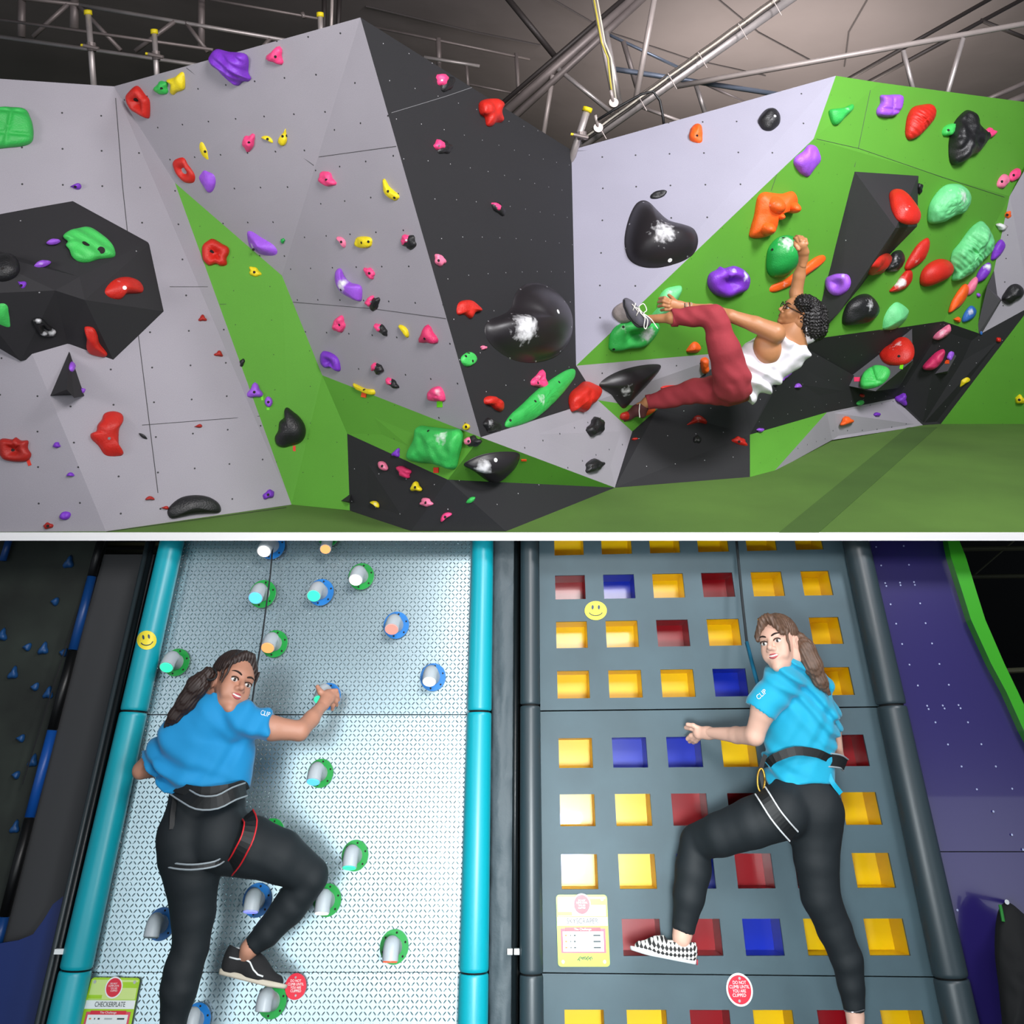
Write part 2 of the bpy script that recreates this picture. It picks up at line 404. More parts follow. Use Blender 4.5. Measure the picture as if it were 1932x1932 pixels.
panel('grey_panel', [['d1', 'h2', 'h1', 'f1']], GREY, wc)
panel('pale_grey_panel', [['e1', 'm1', 'm2', 'e2']], LAV, wr)
panel('green_panel', [['m1', 'r1b', 'r3', 'r2', 'm2'], ['m2', 'r2', 'n0', 'n1', 'q1', 'e2']], GREEN, wr)
panel('grey_panel', [['e2', 'q1', 'u3', 'h2']], GREY, wr)
panel('green_panel', [['h2', 'u3', 'h1']], GREEN, wr)
panel('black_panel', [['q1', 'u2', 'u1', 'k2', 'u3'], ['u3', 'k2', 'k1', 'f1', 'h1']], BLACK, wr)
panel('black_panel', [['q1', 'n1', 'k4', 'u2'], ['u2', 'k4', 'k3', 'k2', 'u1'], ['n1', 'n0', 'w2', 'w1', 'k5', 'k4']], BLACK, wr)
panel('green_panel', [['k2', 'k3', 'k7', 'k1']], GREEN, wr)
panel('grey_panel', [['k3', 'k4', 'k5', 'k6'], ['k3', 'k6', 'k7']], GREY, wr)
panel('green_panel', [['w2', 'w3', 'w4', 'w1']], GREEN, wf)
panel('grey_panel', [['n0', 'r2', 'x1', 'w2'], ['x1', 'x2', 'w3', 'w2']], GREY, wf)
panel('green_panel', [['r2', 'r3', 'x2', 'x1']], GREEN, wf)

def make_bvh():
    vs = []; fs = []
    for p in PALL:
        n = len(vs); vs += p; fs.append(tuple(range(n, n + len(p))))
    return BVHTree.FromPolygons(vs, fs)
BV = make_bvh()
def hit(px, py):
    r = ray(px, py).normalized(); p, n, i, d = BV.ray_cast(CAM, r)
    if p is None:
        p = P(px, py, 5.4); n = Vector((0, -1, 0))
    if n.dot(r) > 0: n = -n
    return p, n
def onplane(px, py, p, n):
    r = ray(px, py); return CAM + r * ((p - CAM).dot(n) / r.dot(n))

# panel joints
def seam(parent, lines, m):
    mb = MB()
    for pl in lines:
        pts = []
        for i in range(len(pl) - 1):
            for k in range(5):
                t = k / 4; x = pl[i][0] + (pl[i + 1][0] - pl[i][0]) * t; y = pl[i][1] + (pl[i + 1][1] - pl[i][1]) * t
                p, n = hit(x, y); pts.append(p + n * .0005)
        mb.tube(pts, .0016, 4, caps=False)
    mb.build('joint', m, parent)
J = mat('panel_joint', '3a393b', .8)
seam(wl, [[(218, 185), (231, 350), (262, 640), (298, 930)], [(320, 541), (392, 541)], [(268, 802), (490, 785)], [(415, 574), (550, 573)]], J)
seam(wc, [[(352, 128), (480, 228), (592, 312)], [(602, 296), (748, 276)], [(553, 570), (700, 582), (842, 601)]], J)
seam(wr, [[(1090, 285), (1300, 276), (1530, 262)], [(1540, 262), (1620, 280), (1780, 335), (1895, 372)], [(1642, 170), (1612, 315)], [(1475, 300), (1455, 360)]], J)
seam(wc, [[(738, 213), (840, 182), (890, 165)]], mat('panel_joint_light', '77777a', .8))

# mat floor and the storey slab under it
MATG = mat('green_matting', '54772f', .95, var=.16, vscale=1.6, bump=.35, bscale=220)
zf = -(1005 - HY) / FP * 3.85
def pt(x, y, z): return Vector((x, y, CZ + z))
fl = MB(); a = [pt(-9, 3.855, zf), pt(9, 3.855, zf), pt(9, 15, zf), pt(-9, 15, zf)]
fl.prism(a, [p - Vector((0, 0, .012)) for p in a]); tag(fl.build('floor', MATG), kind='structure')
# darker strip and edge joint of the matting
ml = MB()
for x0, y0, x1, y1, w_ in [(200, 1004, 540, 958, .012)]:
    p0 = onplane(x0, y0, pt(0, 4, zf), Vector((0, 0, 1))); p1 = onplane(x1, y1, pt(0, 4, zf), Vector((0, 0, 1)))
    p0.y = max(p0.y, 3.86); ml.tube([p0, p1], .003, 5)
tag(ml.build('floor_joint', mat('mat_joint', '26331a', .9)), kind='structure')
q = [onplane(x, y, pt(0, 4, zf + .002), Vector((0, 0, 1))) for x, y in [(1470, 1004), (1545, 1004), (1768, 806), (1712, 806)]]
mb = MB().prism(q, [p - Vector((0, 0, .003)) for p in q])
tag(mb.build('floor_strip', mat('green_matting_dark', '456527', .95, var=.16, vscale=1.6, bump=.35, bscale=220)), kind='structure')
zb = -(1020 - HY) / FP * 3.85
mb = MB(); a = [pt(-9, 3.85, zf), pt(9, 3.85, zf), pt(9, 15, zf - .012), pt(-9, 15, zf - .012)]
a[0].z -= .0; mb.prism([pt(-9, 3.85, zf), pt(9, 3.85, zf), pt(9, 3.85, zb), pt(-9, 3.85, zb)], [pt(-9, 15, zf - .013), pt(9, 15, zf - .013), pt(9, 15, zb), pt(-9, 15, zb)])
tag(mb.build('floor_slab', mat('white_slab', 'ffffff', .6, emit=None)), kind='structure')

# fabric roof
ROOF = mat('grey_tent_fabric', '756c6c', .85, var=.10, vscale=.8, bump=.35, bscale=.7, bdist=.08)
def roofp(px, py): 
    # slope rising towards the camera
    p0 = pt(0, 6.2, 2.55); n = Vector((0.05, -1.35, -6.8)).normalized(); return onplane(px, py, p0, n)
rn = Vector((0.06, 1.9, 7.3)).normalized(); p0 = pt(0, 6.0, 2.5)
def rz(x, y): return p0.z - (rn.x * (x - p0.x) + rn.y * (y - p0.y)) / rn.z
NX, NY = 60, 30; v = []; f = []
for j in range(NY + 1):
    for i in range(NX + 1):
        x = -9 + 18 * i / NX; y = 2.5 + 12.4 * j / NY
        v.append((x, y, rz(x, y) + .09 * abs(math.sin(x * 1.1 + y * .25)) + .03 * noise.noise(Vector((x * 1.5, y * 1.5, 0)))))
for j in range(NY):
    for i in range(NX):
        a = j * (NX + 1) + i; f.append((a, a + 1, a + NX + 2, a + NX + 1))
o = mesh_obj('ceiling', v, f, ROOF, smooth=True); tag(o, kind='structure')
sm = o.modifiers.new('t', 'SOLIDIFY'); sm.thickness = -.02
ceil_ = o
bpy.context.view_layer.update()
for ln_ in ([(1345, -10), (1430, 60), (1560, 130)], [(1030, -10), (1150, 60), (1300, 110), (1480, 150)], [(1640, -10), (1600, 60), (1590, 140)], [(690, 10), (900, 60), (1050, 90)]):
    qs = []
    for i in range(len(ln_) - 1):
        for k in range(5):
            x = ln_[i][0] + (ln_[i + 1][0] - ln_[i][0]) * k / 5; y = ln_[i][1] + (ln_[i + 1][1] - ln_[i][1]) * k / 5
            ok, lo_, no_, ix = ceil_.ray_cast(CAM, ray(x, y).normalized())
            if ok: qs.append(lo_ - Vector((0, .01, .01)))
    if len(qs) > 1: MB().tube(qs, .006, 5).build('fabric_seam', mat('fabric_seam', '4e4848', .9), ceil_)
mb = MB(); mb.box(pt(0, 14.9, 1.0), (Vector((1, 0, 0)), Vector((0, 1, 0)), Vector((0, 0, 1))), (9, .05, 2.3)); tag(mb.build('wall_far', mat('dark_tent_wall', '3a3334', .9)), kind='structure')

# ---- trusses and scaffold
STEEL = mat('galvanised_tube', 'b9b0ae', .42, metal=.55, bump=.15, bscale=40, var=.15)
DSTEEL = mat('dull_truss_steel', '857a78', .5, metal=.4, var=.15)
DARKST = mat('dark_steel', '3a3433', .55, metal=.4)
WSTEEL = mat('pale_truss_steel', 'b4a8a4', .45, metal=.3, var=.08)
BSTEEL = mat('blue_grey_tube', '7b8496', .4, metal=.5, var=.1)
YEL = mat('yellow_cap', 'e6d019', .5); 
def T(mb, x0, y0, d0, x1, y1, d1, wpx, mi=0, seg=12):
    a = P(x0, y0, d0 * S); b = P(x1, y1, d1 * S); mb.tube([a, b], [rp(wpx / 2, a), rp(wpx / 2, b)] if abs(d0 - d1) < .01 else rp(wpx / 2, (a + b) / 2), seg, mi); return mb
def truss(label, parts, name='roof_truss', cat='truss', group=None):
    p0 = parts[0]; r_ = empty(name, P(p0[2], p0[3], p0[4] * S), label, cat, group)
    for nm, m, *c in parts:
        T(MB(), *c).build(nm, m, r_, True)
    return r_
truss('grey lattice truss with diagonal braces crossing behind the scaffold posts at the left', [
    ('upper_chord', STEEL, 150, 9, 6.6, 560, 80, 6.6, 8), ('upper_chord', DSTEEL, -40, -12, 6.6, 150, 9, 6.6, 8),
    ('lower_chord', STEEL, -20, 66, 6.6, 560, 150, 6.6, 8),
    ('upright', DSTEEL, 41, -10, 6.62, 41, 70, 6.62, 14), ('upright', DSTEEL, 140, -10, 6.62, 140, 54, 6.62, 16), ('upright', DSTEEL, 380, -10, 6.62, 380, 92, 6.62, 13),
    ('brace', DSTEEL, 62, 69, 6.6, 128, 8, 6.6, 9), ('brace', DSTEEL, 150, 12, 6.6, 228, 95, 6.6, 8), ('brace', DSTEEL, 255, 96, 6.6, 330, 40, 6.6, 9), ('brace', DSTEEL, 350, 42, 6.6, 392, 98, 6.6, 8), ('brace', DSTEEL, 478, 110, 6.6, 510, 72, 6.6, 8)])
truss('thin dark rail running in front of the lattice truss at the left', [('tube', DSTEEL, -20, 34, 6.1, 402, 94, 6.1, 6)], 'scaffold_tube', 'scaffold tube')
truss('thin bare rail high above the yellow-capped post near the grey peak', [('tube', DSTEEL, 380, -4, 6.5, 605, 36, 6.5, 5), ('clamp', DSTEEL, 570, 24, 6.5, 574, 34, 6.5, 8)], 'scaffold_tube', 'scaffold tube')
def post(label, x0, y0, x1, y1, wd, d=5.4, cl=None, cap_=True):
    r_ = empty('scaffold_post', P(x1, y1, d * S), label, 'scaffold post', 'yellow-capped scaffold posts behind the wall')
    T(MB(), x0, y0, d, x1, y1, d, wd).build('tube', STEEL, r_, True)
    dx = (x1 - x0) / math.hypot(x1 - x0, y1 - y0); dy = (y1 - y0) / math.hypot(x1 - x0, y1 - y0)
    if cap_: T(MB(), x0 - dx * 4, y0 - dy * 4, d, x0 + dx * 4, y0 + dy * 4, d, wd * 1.35).build('cap', YEL, r_, True)
    if cl:
        mb = MB(); T(mb, cl[0] - 14, cl[1] - 2, d - .06, cl[0] + 14, cl[1] + 4, d - .06, 7); T(mb, cl[0], cl[1] - 7, d, cl[0] + 1, cl[1] + 9, d, wd * 1.5)
        c_ = mb.build('clamp', DSTEEL, r_); T(MB(), cl[0] - 19, cl[1] - 3, d - .06, cl[0] - 13, cl[1] - 2, d - .06, 5).build('yellow_tip', YEL, c_)
post('steel scaffold post with yellow cap, leftmost behind the grey wall', 166, 24, 180, 200, 11, cl=(172, 88))
post('steel scaffold post with yellow cap, second from the left, beside the lattice truss', 291, 60, 298, 180, 10, cl=(294, 104))
post('short scaffold post with yellow cap just left of the grey peak', 604, 28, 606, 90, 10)
post('leaning scaffold post with yellow cap between dark and pale grey walls', 1108, 207, 1075, 310, 14, cl=(1096, 256))
truss('bright vertical pipe beside the grey peak', [('tube', WSTEEL, 627, -20, 6.0, 624, 90, 6.0, 6)], 'pipe', 'pipe')
truss('dark vertical column behind the bright pipe near the grey peak', [('flange', DARKST, 612, -20, 6.8, 611, 90, 6.8, 9), ('flange', DARKST, 641, -20, 6.8, 636, 90, 6.8, 9)], 'steel_column', 'column')
truss('dim lattice behind the dark wall edge, right of the grey peak', [
    ('upper_chord', DSTEEL, 700, 50, 8, 1000, 112, 8, 5), ('lower_chord', STEEL, 800, 108, 7.8, 905, 125, 7.8, 7), ('lower_chord', DSTEEL, 880, 158, 8, 980, 178, 8, 4),
    ('upright', DSTEEL, 827, 72, 8, 829, 140, 8, 10), ('upright', DSTEEL, 880, 120, 7.8, 884, 175, 7.8, 6), ('upright', DSTEEL, 974, 100, 8, 980, 200, 8, 8)])
truss('dark diagonal rafter against the shaded tent fabric, above the dark wall', [('beam', DARKST, 944, -20, 6.9, 1046, 105, 6.9, 12)], 'rafter', 'rafter')
truss('heavy double rafter rising right from the dark wall, with two pale braces', [
    ('upper_flange', DARKST, 930, 210, 6.8, 1185, -10, 6.8, 9), ('lower_flange', DSTEEL, 955, 235, 6.8, 1215, -5, 6.8, 14), ('web', DSTEEL, 942, 222, 6.85, 1200, -8, 6.85, 20),
    ('brace', WSTEEL, 1043, 142, 6.8, 1022, 275, 6.8, 9), ('brace', STEEL, 1053, 130, 6.8, 1160, 218, 6.8, 9)], 'rafter', 'rafter')
truss('pale upright post carrying yellow cables above the junction boxes', [('post', WSTEEL, 1116, -20, 6.0, 1160, 200, 6.0, 8), ('post', STEEL, 1143, 60, 6.1, 1172, 212, 6.1, 11)], 'steel_post', 'post')
truss('broad white diagonal brace meeting the cable beam', [('tube', WSTEEL, 1238, -20, 5.9, 1200, 185, 5.9, 11)], 'brace_tube', 'brace')
cb = truss('long cable-carrying beam rising diagonally right from the wall corner', [('tube', STEEL, 1090, 280, 5.7, 1500, -8, 5.7, 18)], 'cable_beam', 'beam')
for k_, c_, o_ in ((-9, '4a423c', 0), (-4, 'c9c2b4', 0), (1, '3a3430', 0)):
    mb = MB(); a = [P(1098 + (1470 - 1098) * t + k_ * .7 + (1 if i % 2 else 0), 268 - 268 * t + k_ * .7, (5.64) * S) for i, t in enumerate(np.linspace(0, 1, 14))]
    mb.tube(a, .006, 6).build('cable', mat('cable_' + c_, c_, .6), cb, True)
for t in (.1, .3, .45, .6, .8, .97):
    x = 1098 + 380 * t; y = 273 - 268 * t; T(MB(), x - 9, y - 14, 5.62, x + 8, y + 16, 5.62, 1.8).build('cable_tie', WSTEEL, cb)
truss('long bright tube running right across the tent above the green wall, with two struts', [
    ('tube', WSTEEL, 1275, 163, 6.2, 1960, 40, 6.2, 11), ('strut', STEEL, 1704, 95, 6.2, 1728, 190, 6.2, 9), ('strut', STEEL, 1817, 72, 6.2, 1776, 215, 6.2, 9)], 'roof_tube', 'tube')
truss('blue-grey scaffold tube poking left behind the white brace', [('tube', BSTEEL, 1156, 130, 6.15, 1480, 180, 6.4, 10)], 'scaffold_tube', 'scaffold tube')
truss('thin blue-grey tubes fanning behind the cable beam', [('tube', BSTEEL, 1150, 66, 7, 1290, 132, 7, 6), ('upright', DSTEEL, 1176, 78, 7, 1202, 165, 7, 10), ('tube', WSTEEL, 1210, 202, 6.3, 1300, 235, 6.3, 7), ('upright', STEEL, 1313, 160, 6.6, 1334, 225, 6.6, 9), ('tube', DSTEEL, 1330, 158, 7, 1420, 200, 7, 6)], 'scaffold_tubing', 'scaffold')
truss('dark pair of rafters slanting up behind the long bright tube', [
    ('beam', DARKST, 1585, 158, 7.2, 1900, -20, 7.2, 8), ('beam', DARKST, 1620, 165, 7.2, 1960, -18, 7.2, 8), ('link', DARKST, 1704, 95, 7.2, 1708, 118, 7.2, 9), ('link', DARKST, 1850, 38, 7.2, 1960, 82, 7.2, 8)], 'rafter', 'rafter')
truss('grey beam descending behind the top of the green wall at the right', [
    ('beam', DSTEEL, 1800, 215, 6.8, 1960, 145, 6.8, 9), ('beam', DSTEEL, 1830, 225, 6.8, 1960, 170, 6.8, 14), ('strut', DSTEEL, 1912, 205, 6.8, 1902, 235, 6.8, 7)], 'rafter', 'rafter')
for i_, (x, y) in enumerate(((1157, 196), (1128, 243))):
    r_ = empty('junction_box', P(x, y, 5.55 * S), ['round white junction box at the foot of the cabled upright post', 'round white junction box low on the cable beam above the capped post'][i_], 'junction box', 'junction boxes on the cable beam')
    c = P(x, y, 5.55 * S); MB().disc(c, (0, -1, .1), rp(9, c), .03).build('lid', WSTEEL, r_); T(MB(), x, y - 2, 5.53, x - 5, y - 26, 5.5, 6).build('stem', WSTEEL, r_, True)
mb = MB().tube([P(x, y, 5.5 * S) for x, y in ((1128, 226), (1170, 200), (1210, 178), (1232, 172), (1245, 190), (1250, 215), (1254, 245))], .008, 8)
tag(mb.build('power_cable', mat('black_cable', '171719', .5), smooth=True), 'black cable looping off the beam down behind the pale grey wall', 'cable')
for i_, (x0, c_) in enumerate(((1119, 'c8b84a'), (1125, 'd9d2c4'))):
    mb = MB().tube([P(x, y, 5.85 * S) for x, y in ((x0, -10), (x0 + 16, 80), (x0 + 28, 110), (x0 + 32, 150), (x0 + 38, 195))], .006, 6)
    tag(mb.build('wire', mat('wire_' + c_, c_, .6), smooth=True), ['yellow-green wire strung down the upright roof post', 'cream wire strung down the upright roof post, beside the yellow-green one'][i_], 'wire')
# ================================================================ climbing holds
HC = {'red': 'c62318', 'dred': 'a81e14', 'green': '35b350', 'mint': '6fd08a', 'dgreen': '1f9a45', 'yellow': 'e8d21c', 'purple': '7a34c0', 'pink': 'ee4580', 'ppink': 'e8789a', 'orange': 'f2601a',
      'black': '1b1b1d', 'blue': '2f68b8', 'grey': '8d8380', 'lpur': '9a55d8', 'dpink': 'd43066', 'lime': '44c35a'}
def hmat(c):
    return mat('hold_' + c, HC[c], .5 if c != 'black' else .42, bump=.7, bscale=150, bdist=.003, chalk=True, var=.10, vscale=14)
BOLT = mat('bolt_steel', 'b9b9bd', .35, metal=.8); HOLE = mat('bolt_hole', '15100f', .8)
def tmpl(shape, n, seed):
    rnd = random.Random(seed); out = []
    ph = [rnd.uniform(0, 6.28) for _ in range(4)]
    for i in range(n):
        t = 2 * math.pi * i / n; c, s = math.cos(t), math.sin(t)
        if shape == 'o': x, y = c, s
        elif shape == 'q': k = (abs(c) ** 4 + abs(s) ** 4) ** -.25; x, y = c * k, s * k
        elif shape == 's': x, y = c, s * (abs(s) ** .5) * .9
        elif shape == 'd': x, y = c, s * (0.55 + .45 * c) * 1.1
        elif shape == 't': k = 1 / (1 + .28 * math.cos(3 * t + 1.57)); x, y = c * k, s * k
        elif shape == 'b': x, y = c, s * .62 + .55 * (c * c) - .3
        elif shape == 'x': k = 1 + .12 * math.sin(3 * t + ph[0]) + .10 * math.sin(5 * t + ph[1]); x, y = c * k, s * k
        else: x, y = c, s
        if shape in 'oxqtd':
            w_ = 1 + .05 * math.sin(2 * t + ph[2]) + .03 * math.sin(4 * t + ph[3]); x *= w_; y *= w_
        out.append((x, y))
    return out
def smooth_loop(pts, n):
    m = len(pts); out = []
    seg = [math.hypot(pts[(i + 1) % m][0] - pts[i][0], pts[(i + 1) % m][1] - pts[i][1]) for i in range(m)]; L = sum(seg)
    for k in range(n):
        d = L * k / n; i = 0
        while d > seg[i]: d -= seg[i]; i += 1
        t = d / max(seg[i], 1e-6); p0, p1, p2, p3 = [pts[(i + j) % m] for j in (-1, 0, 1, 2)]
        def cr(a, b, c, e): return .5 * (2 * b + (c - a) * t + (2 * a - 5 * b + 4 * c - e) * t * t + (3 * b - a - 3 * c + e) * t ** 3)
        out.append((cr(p0[0], p1[0], p2[0], p3[0]), cr(p0[1], p1[1], p2[1], p3[1])))
    return out
def blob(name, col, loop, Hpx, style='rock', lean=(0, 0), chalk=None, parent=None, K=8, seed=0, base=None, cen=None, m=None, lift=0.0):
    cx = sum(p[0] for p in loop) / len(loop); cy = sum(p[1] for p in loop) / len(loop)
    if cen: cx, cy = cen
    p0, n0 = base or hit(cx, cy); p0 = p0 + n0 * lift
    N = len(loop); o = [onplane(x, y, p0, n0) for x, y in loop]; c = onplane(cx, cy, p0, n0)
    tc = (CAM - c).normalized(); d = (n0 + tc * .7).normalized(); H = rp(Hpx, c)
    ln = onplane(cx + lean[0], cy + lean[1], p0, n0) - c
    sz = (o[0] - c).length + .01
    v = [q - n0 * .006 for q in o]; f = []
    ex, qp = {'dome': (2.0, .55), 'rock': (2.4, .5), 'flat': (5, .5), 'facet': (1.6, .8), 'jug': (2.6, .5), 'macro': (1.8, .75), 'ridge': (1.3, .9)}.get(style.split('+')[0], (2.4, .5))
    fr = 9.0 if N > 30 else 22.0
    for k in range(K + 1):
        s = 1 - k / K; s = s ** .8 if s > 0 else 0
        if k == K: ring = [c + ln]; 
        else: ring = [c + (q - c) * s + ln * (1 - s) for q in o]
        pr = max(0.0, 1 - s ** ex) ** qp if s < 1 else 0.0
        if style.startswith('jug'): pr *= 1 - .8 * math.exp(-(s / .42) ** 2)
        if style.startswith('macro'): pr = .06 + .94 * max(0, 1 - (s / .92) ** 1.9) ** .8 if s < .92 else .05 * (1 - s) / .08 + .01
        for i, q in enumerate(ring):
            h = pr * H; w_ = q * fr + Vector((seed * 3.1, seed * 1.7, 0))
            if 'macro' not in style and 'smooth' not in style and s < 1:
                h += H * (.36 if 'rock' in style else .13) * noise.noise(w_) * (1 if s < .95 else .3) + H * (.16 if 'rock' in style else .05) * noise.noise(w_ * 2.6)
            if 'scales' in style and .0 <= s < .97:
                dd = noise.voronoi(q * 26)[0]; h += H * .22 * (min(dd[1] - dd[0], .35) - .15)
            if 'lines' in style and s < .97:
                a = (q - c); h += H * .10 * math.sin((a.x * .8 + a.z * 1.1) * 150)
            if 'brick' in style and s < .95:
                a = (q - c); u = (a.x * 9.5) % 1; g = (a.z * 9.5 + .3) % 1
                h -= H * .22 * (max(math.exp(-((min(u, 1 - u)) / .07) ** 2), math.exp(-((min(g, 1 - g)) / .07) ** 2)))
            if 'bulbs' in style and s < .97:
                h += H * .45 * max(0, noise.noise(q * 13 + Vector((seed, 0, 0)))) 
            v.append(q + d * h)
    for k in range(K):
        a = k * N; b = a + N
        for i in range(N): f.append((a + i, a + (i + 1) % N, b + (i + 1) % N, b + i))
    a = K * N; top = len(v) - 1
    for i in range(N): f.append((a + i, a + (i + 1) % N, top))
    f.append(tuple(range(N - 1, -1, -1)))
    ob = mesh_obj(name, v, f, m or hmat(col), parent)
    # orientation
    import bmesh
    bm = bmesh.new(); bm.from_mesh(ob.data); bmesh.ops.recalc_face_normals(bm, faces=bm.faces); bm.to_mesh(ob.data); bm.free()
    if 'facet' not in style: ob.data.polygons.foreach_set('use_smooth', [True] * len(ob.data.polygons))
    if N > 30 and 'facet' not in style:
        sm = ob.modifiers.new('s', 'SUBSURF'); sm.levels = 1; sm.render_levels = 1
    if chalk:
        at = ob.data.attributes.new('chalk', 'FLOAT', 'POINT')
        cs = chalk if isinstance(chalk, list) else [chalk]; vals = [0.0] * len(v)
        for (x, y, r_, am) in cs:
            cc = onplane(x, y, p0 + d * H * .7, n0); rr = rp(r_, cc)
            for i, q in enumerate(v): vals[i] = max(vals[i], am * math.exp(-((q - cc).length / rr) ** 2))
        at.data.foreach_set('value', vals)
    return ob, (p0, n0, d, H, c)
def bolts(ob, pts, base, m=None, r=3.0, lift=1.0):
    p0, n0, d, H, c = base
    for x, y in pts:
        a = ray(x, y).normalized(); inv = ob.matrix_world.inverted() if ob.parent else Matrix()
        ok, loc, nor, i = ob.ray_cast(CAM, a)
        if not ok: loc = onplane(x, y, p0 + d * H * lift, n0); nor = d
        if nor.dot(a) > 0: nor = -nor
        MB().disc(loc - nor * .002, nor, rp(r, loc), .0035, 12).build('bolt', m or HOLE, ob)
HOLDS = []
def hold(label, col, loop, H=14, style='rock', group='climbing holds', bolt=None, boltm=None, br=2.6, **kw):
    """loop: list of px points, or (cx, cy, w, h, angle, template)"""
    global HOLDS
    seed = len(HOLDS)
    if not isinstance(loop, list):
        cx, cy, w_, h_, an, tp = loop; n = 20 if max(w_, h_) < 45 else 40; a = R(an)
        loop = [(cx + math.cos(a) * x * w_ / 2 - math.sin(a) * y * h_ / 2, cy + math.sin(a) * x * w_ / 2 + math.cos(a) * y * h_ / 2) for x, y in tmpl(tp, n, seed)]
        if bolt is None and min(w_, h_) > 11: bolt = [(cx - w_ * .05, cy + h_ * .03)]
    else:
        per = sum(math.hypot(loop[i][0] - loop[i - 1][0], loop[i][1] - loop[i - 1][1]) for i in range(len(loop)))
        loop = smooth_loop(loop, 26 if per < 120 else (44 if per < 260 else 64))
        kw.setdefault('K', 6 if per < 120 else 12)
    kw.setdefault('K', 6)
    bpy.context.view_layer.update()
    ob, b = blob('climbing_hold', col, loop, H, style, seed=seed, **kw)
    tag(ob, label, 'climbing hold', group)
    if bolt: bolts(ob, bolt, b, boltm, br)
    HOLDS.append(ob); return ob
def dual(label, cx, cy, w_, h_, an=0, tp='x', off=(4, 3), **kw):
    """black hold with a pink gripping face"""
    bk = hold(label, 'black', (cx + off[0], cy + off[1], w_, h_, an, tp), 9, bolt=[], group='black and pink two-tone holds')
    lp = [(cx - off[0] * .6 + math.cos(R(an)) * x * w_ * .38 - math.sin(R(an)) * y * h_ * .38, cy - off[1] * .6 + math.sin(R(an)) * x * w_ * .38 + math.cos(R(an)) * y * h_ * .38) for x, y in tmpl('x', 16, len(HOLDS))]
    o, b = blob('pink_face', 'pink', lp, 12, 'rock', K=6, parent=None, seed=len(HOLDS))
    o.parent = bk; bolts(o, [(cx - off[0] * .6, cy - off[1] * .6 + 1)], b, BOLT, 2)
    return bk
def volume(label, base, tops, faces, col, rest=None, cat='volume', m=None):
    """faceted plywood box bolted to the wall: base px loop, raised px points (x, y, height m)"""
    cx = sum(p[0] for p in base) / len(base); cy = sum(p[1] for p in base) / len(base); p0, n0 = hit(cx, cy)
    v = [onplane(x, y, p0, n0) - n0 * .02 for x, y in base]
    for x, y, h in tops: v.append(onplane(x, y, p0 + n0 * h, n0))
    mb = MB(); mb.add(v, faces + [tuple(range(len(base)))])
    import bmesh
    o = mb.build('plywood_volume', m or BLACK); bm = bmesh.new(); bm.from_mesh(o.data); bmesh.ops.recalc_face_normals(bm, faces=bm.faces)
    uvl = bm.loops.layers.uv.new('UVMap')
    for f in bm.faces:
        n = f.normal; u = Vector((0, 0, 1)).cross(n); u = u.normalized() if u.length > .05 else Vector((1, 0, 0)); w_ = n.cross(u)
        for l in f.loops: l[uvl].uv = (l.vert.co.dot(u), l.vert.co.dot(w_))
    bm.to_mesh(o.data); bm.free()
    # new surfaces that later holds can stand on
    for f in faces: PALL.append([v[i] for i in f])
    tag(o, label, cat, 'plywood volumes'); return o
BV_PLAIN = panel_mat('black_volume_board', '232225', 'a8a8ac', spacing=.5, rr=.006, speck=.12)
VG = panel_mat('dark_grey_volume_board', '4a484d', 'a8a8ac', spacing=.5, rr=.006, speck=.12)
volume('large faceted black volume across the left grey wall, carrying green and red holds',
       [(-160, 420), (137, 361), (297, 446), (327, 588), (220, 688), (130, 655), (40, 680), (-160, 560)],
       [(150, 522, .20), (104, 548, .24), (160, 566, .22), (-60, 470, .16), (-60, 555, .2)],
       [(0, 1, 8, 11), (1, 2, 8), (2, 3, 10, 8), (3, 4, 10), (4, 5, 10), (5, 9, 10), (5, 6, 9), (6, 7, 12, 9), (8, 10, 9), (11, 8, 9, 12), (0, 11, 12, 7)], 'black', m=BV_PLAIN)
volume('small black pyramid volume hanging below the large faceted volume', [(132, 653), (163, 745), (92, 747)], [(126, 735, .16), (140, 751, .14)], [(0, 1, 4), (0, 4, 3), (0, 3, 2), (1, 2, 3, 4)], 'black', m=BV_PLAIN)
volume('tiny black wedge volume at the foot of the left green strip', [(660, 925), (633, 945), (660, 952)], [(658, 946, .05)], [(0, 1, 3), (1, 2, 3), (2, 0, 3)], 'black', m=BV_PLAIN)
volume('long dark prism volume running down the right green wall beside the climber', [(1612, 317), (1741, 326), (1738, 428), (1640, 528), (1535, 650), (1530, 640)], [(1690, 430, .30), (1583, 590, .12)],
       [(0, 1, 6), (1, 2, 6), (0, 6, 7), (0, 7, 5), (6, 2, 3), (6, 3, 7), (3, 4, 7), (5, 7, 4)], 'black', m=BV_PLAIN)
volume('dark wedge volume low on the right black wall, carrying red and green holds', [(1725, 613), (1588, 728), (1640, 742), (1700, 735), (1727, 690)], [(1722, 680, .20), (1652, 738, .18)],
       [(0, 1, 6), (0, 6, 5), (1, 2, 6), (2, 3, 6), (3, 5, 6), (3, 4, 5), (4, 0, 5)], 'black', m=VG)
volume('narrow dark wedge volume at the far right, carrying a purple hold', [(1808, 645), (1732, 715), (1790, 710), (1815, 660)], [(1788, 700, .12)], [(0, 1, 4), (1, 2, 4), (2, 3, 4), (3, 0, 4)], 'black', m=VG)
volume('tall faceted dark volume at the far right edge beyond the green wall', [(1886, 495), (1842, 640), (1850, 640), (1895, 566)], [(1862, 541, .1), (1886, 568, .12)], [(0, 1, 4), (1, 2, 5, 4), (2, 3, 5), (3, 0, 4, 5)], 'black', m=VG)
BV = make_bvh()
h = hold
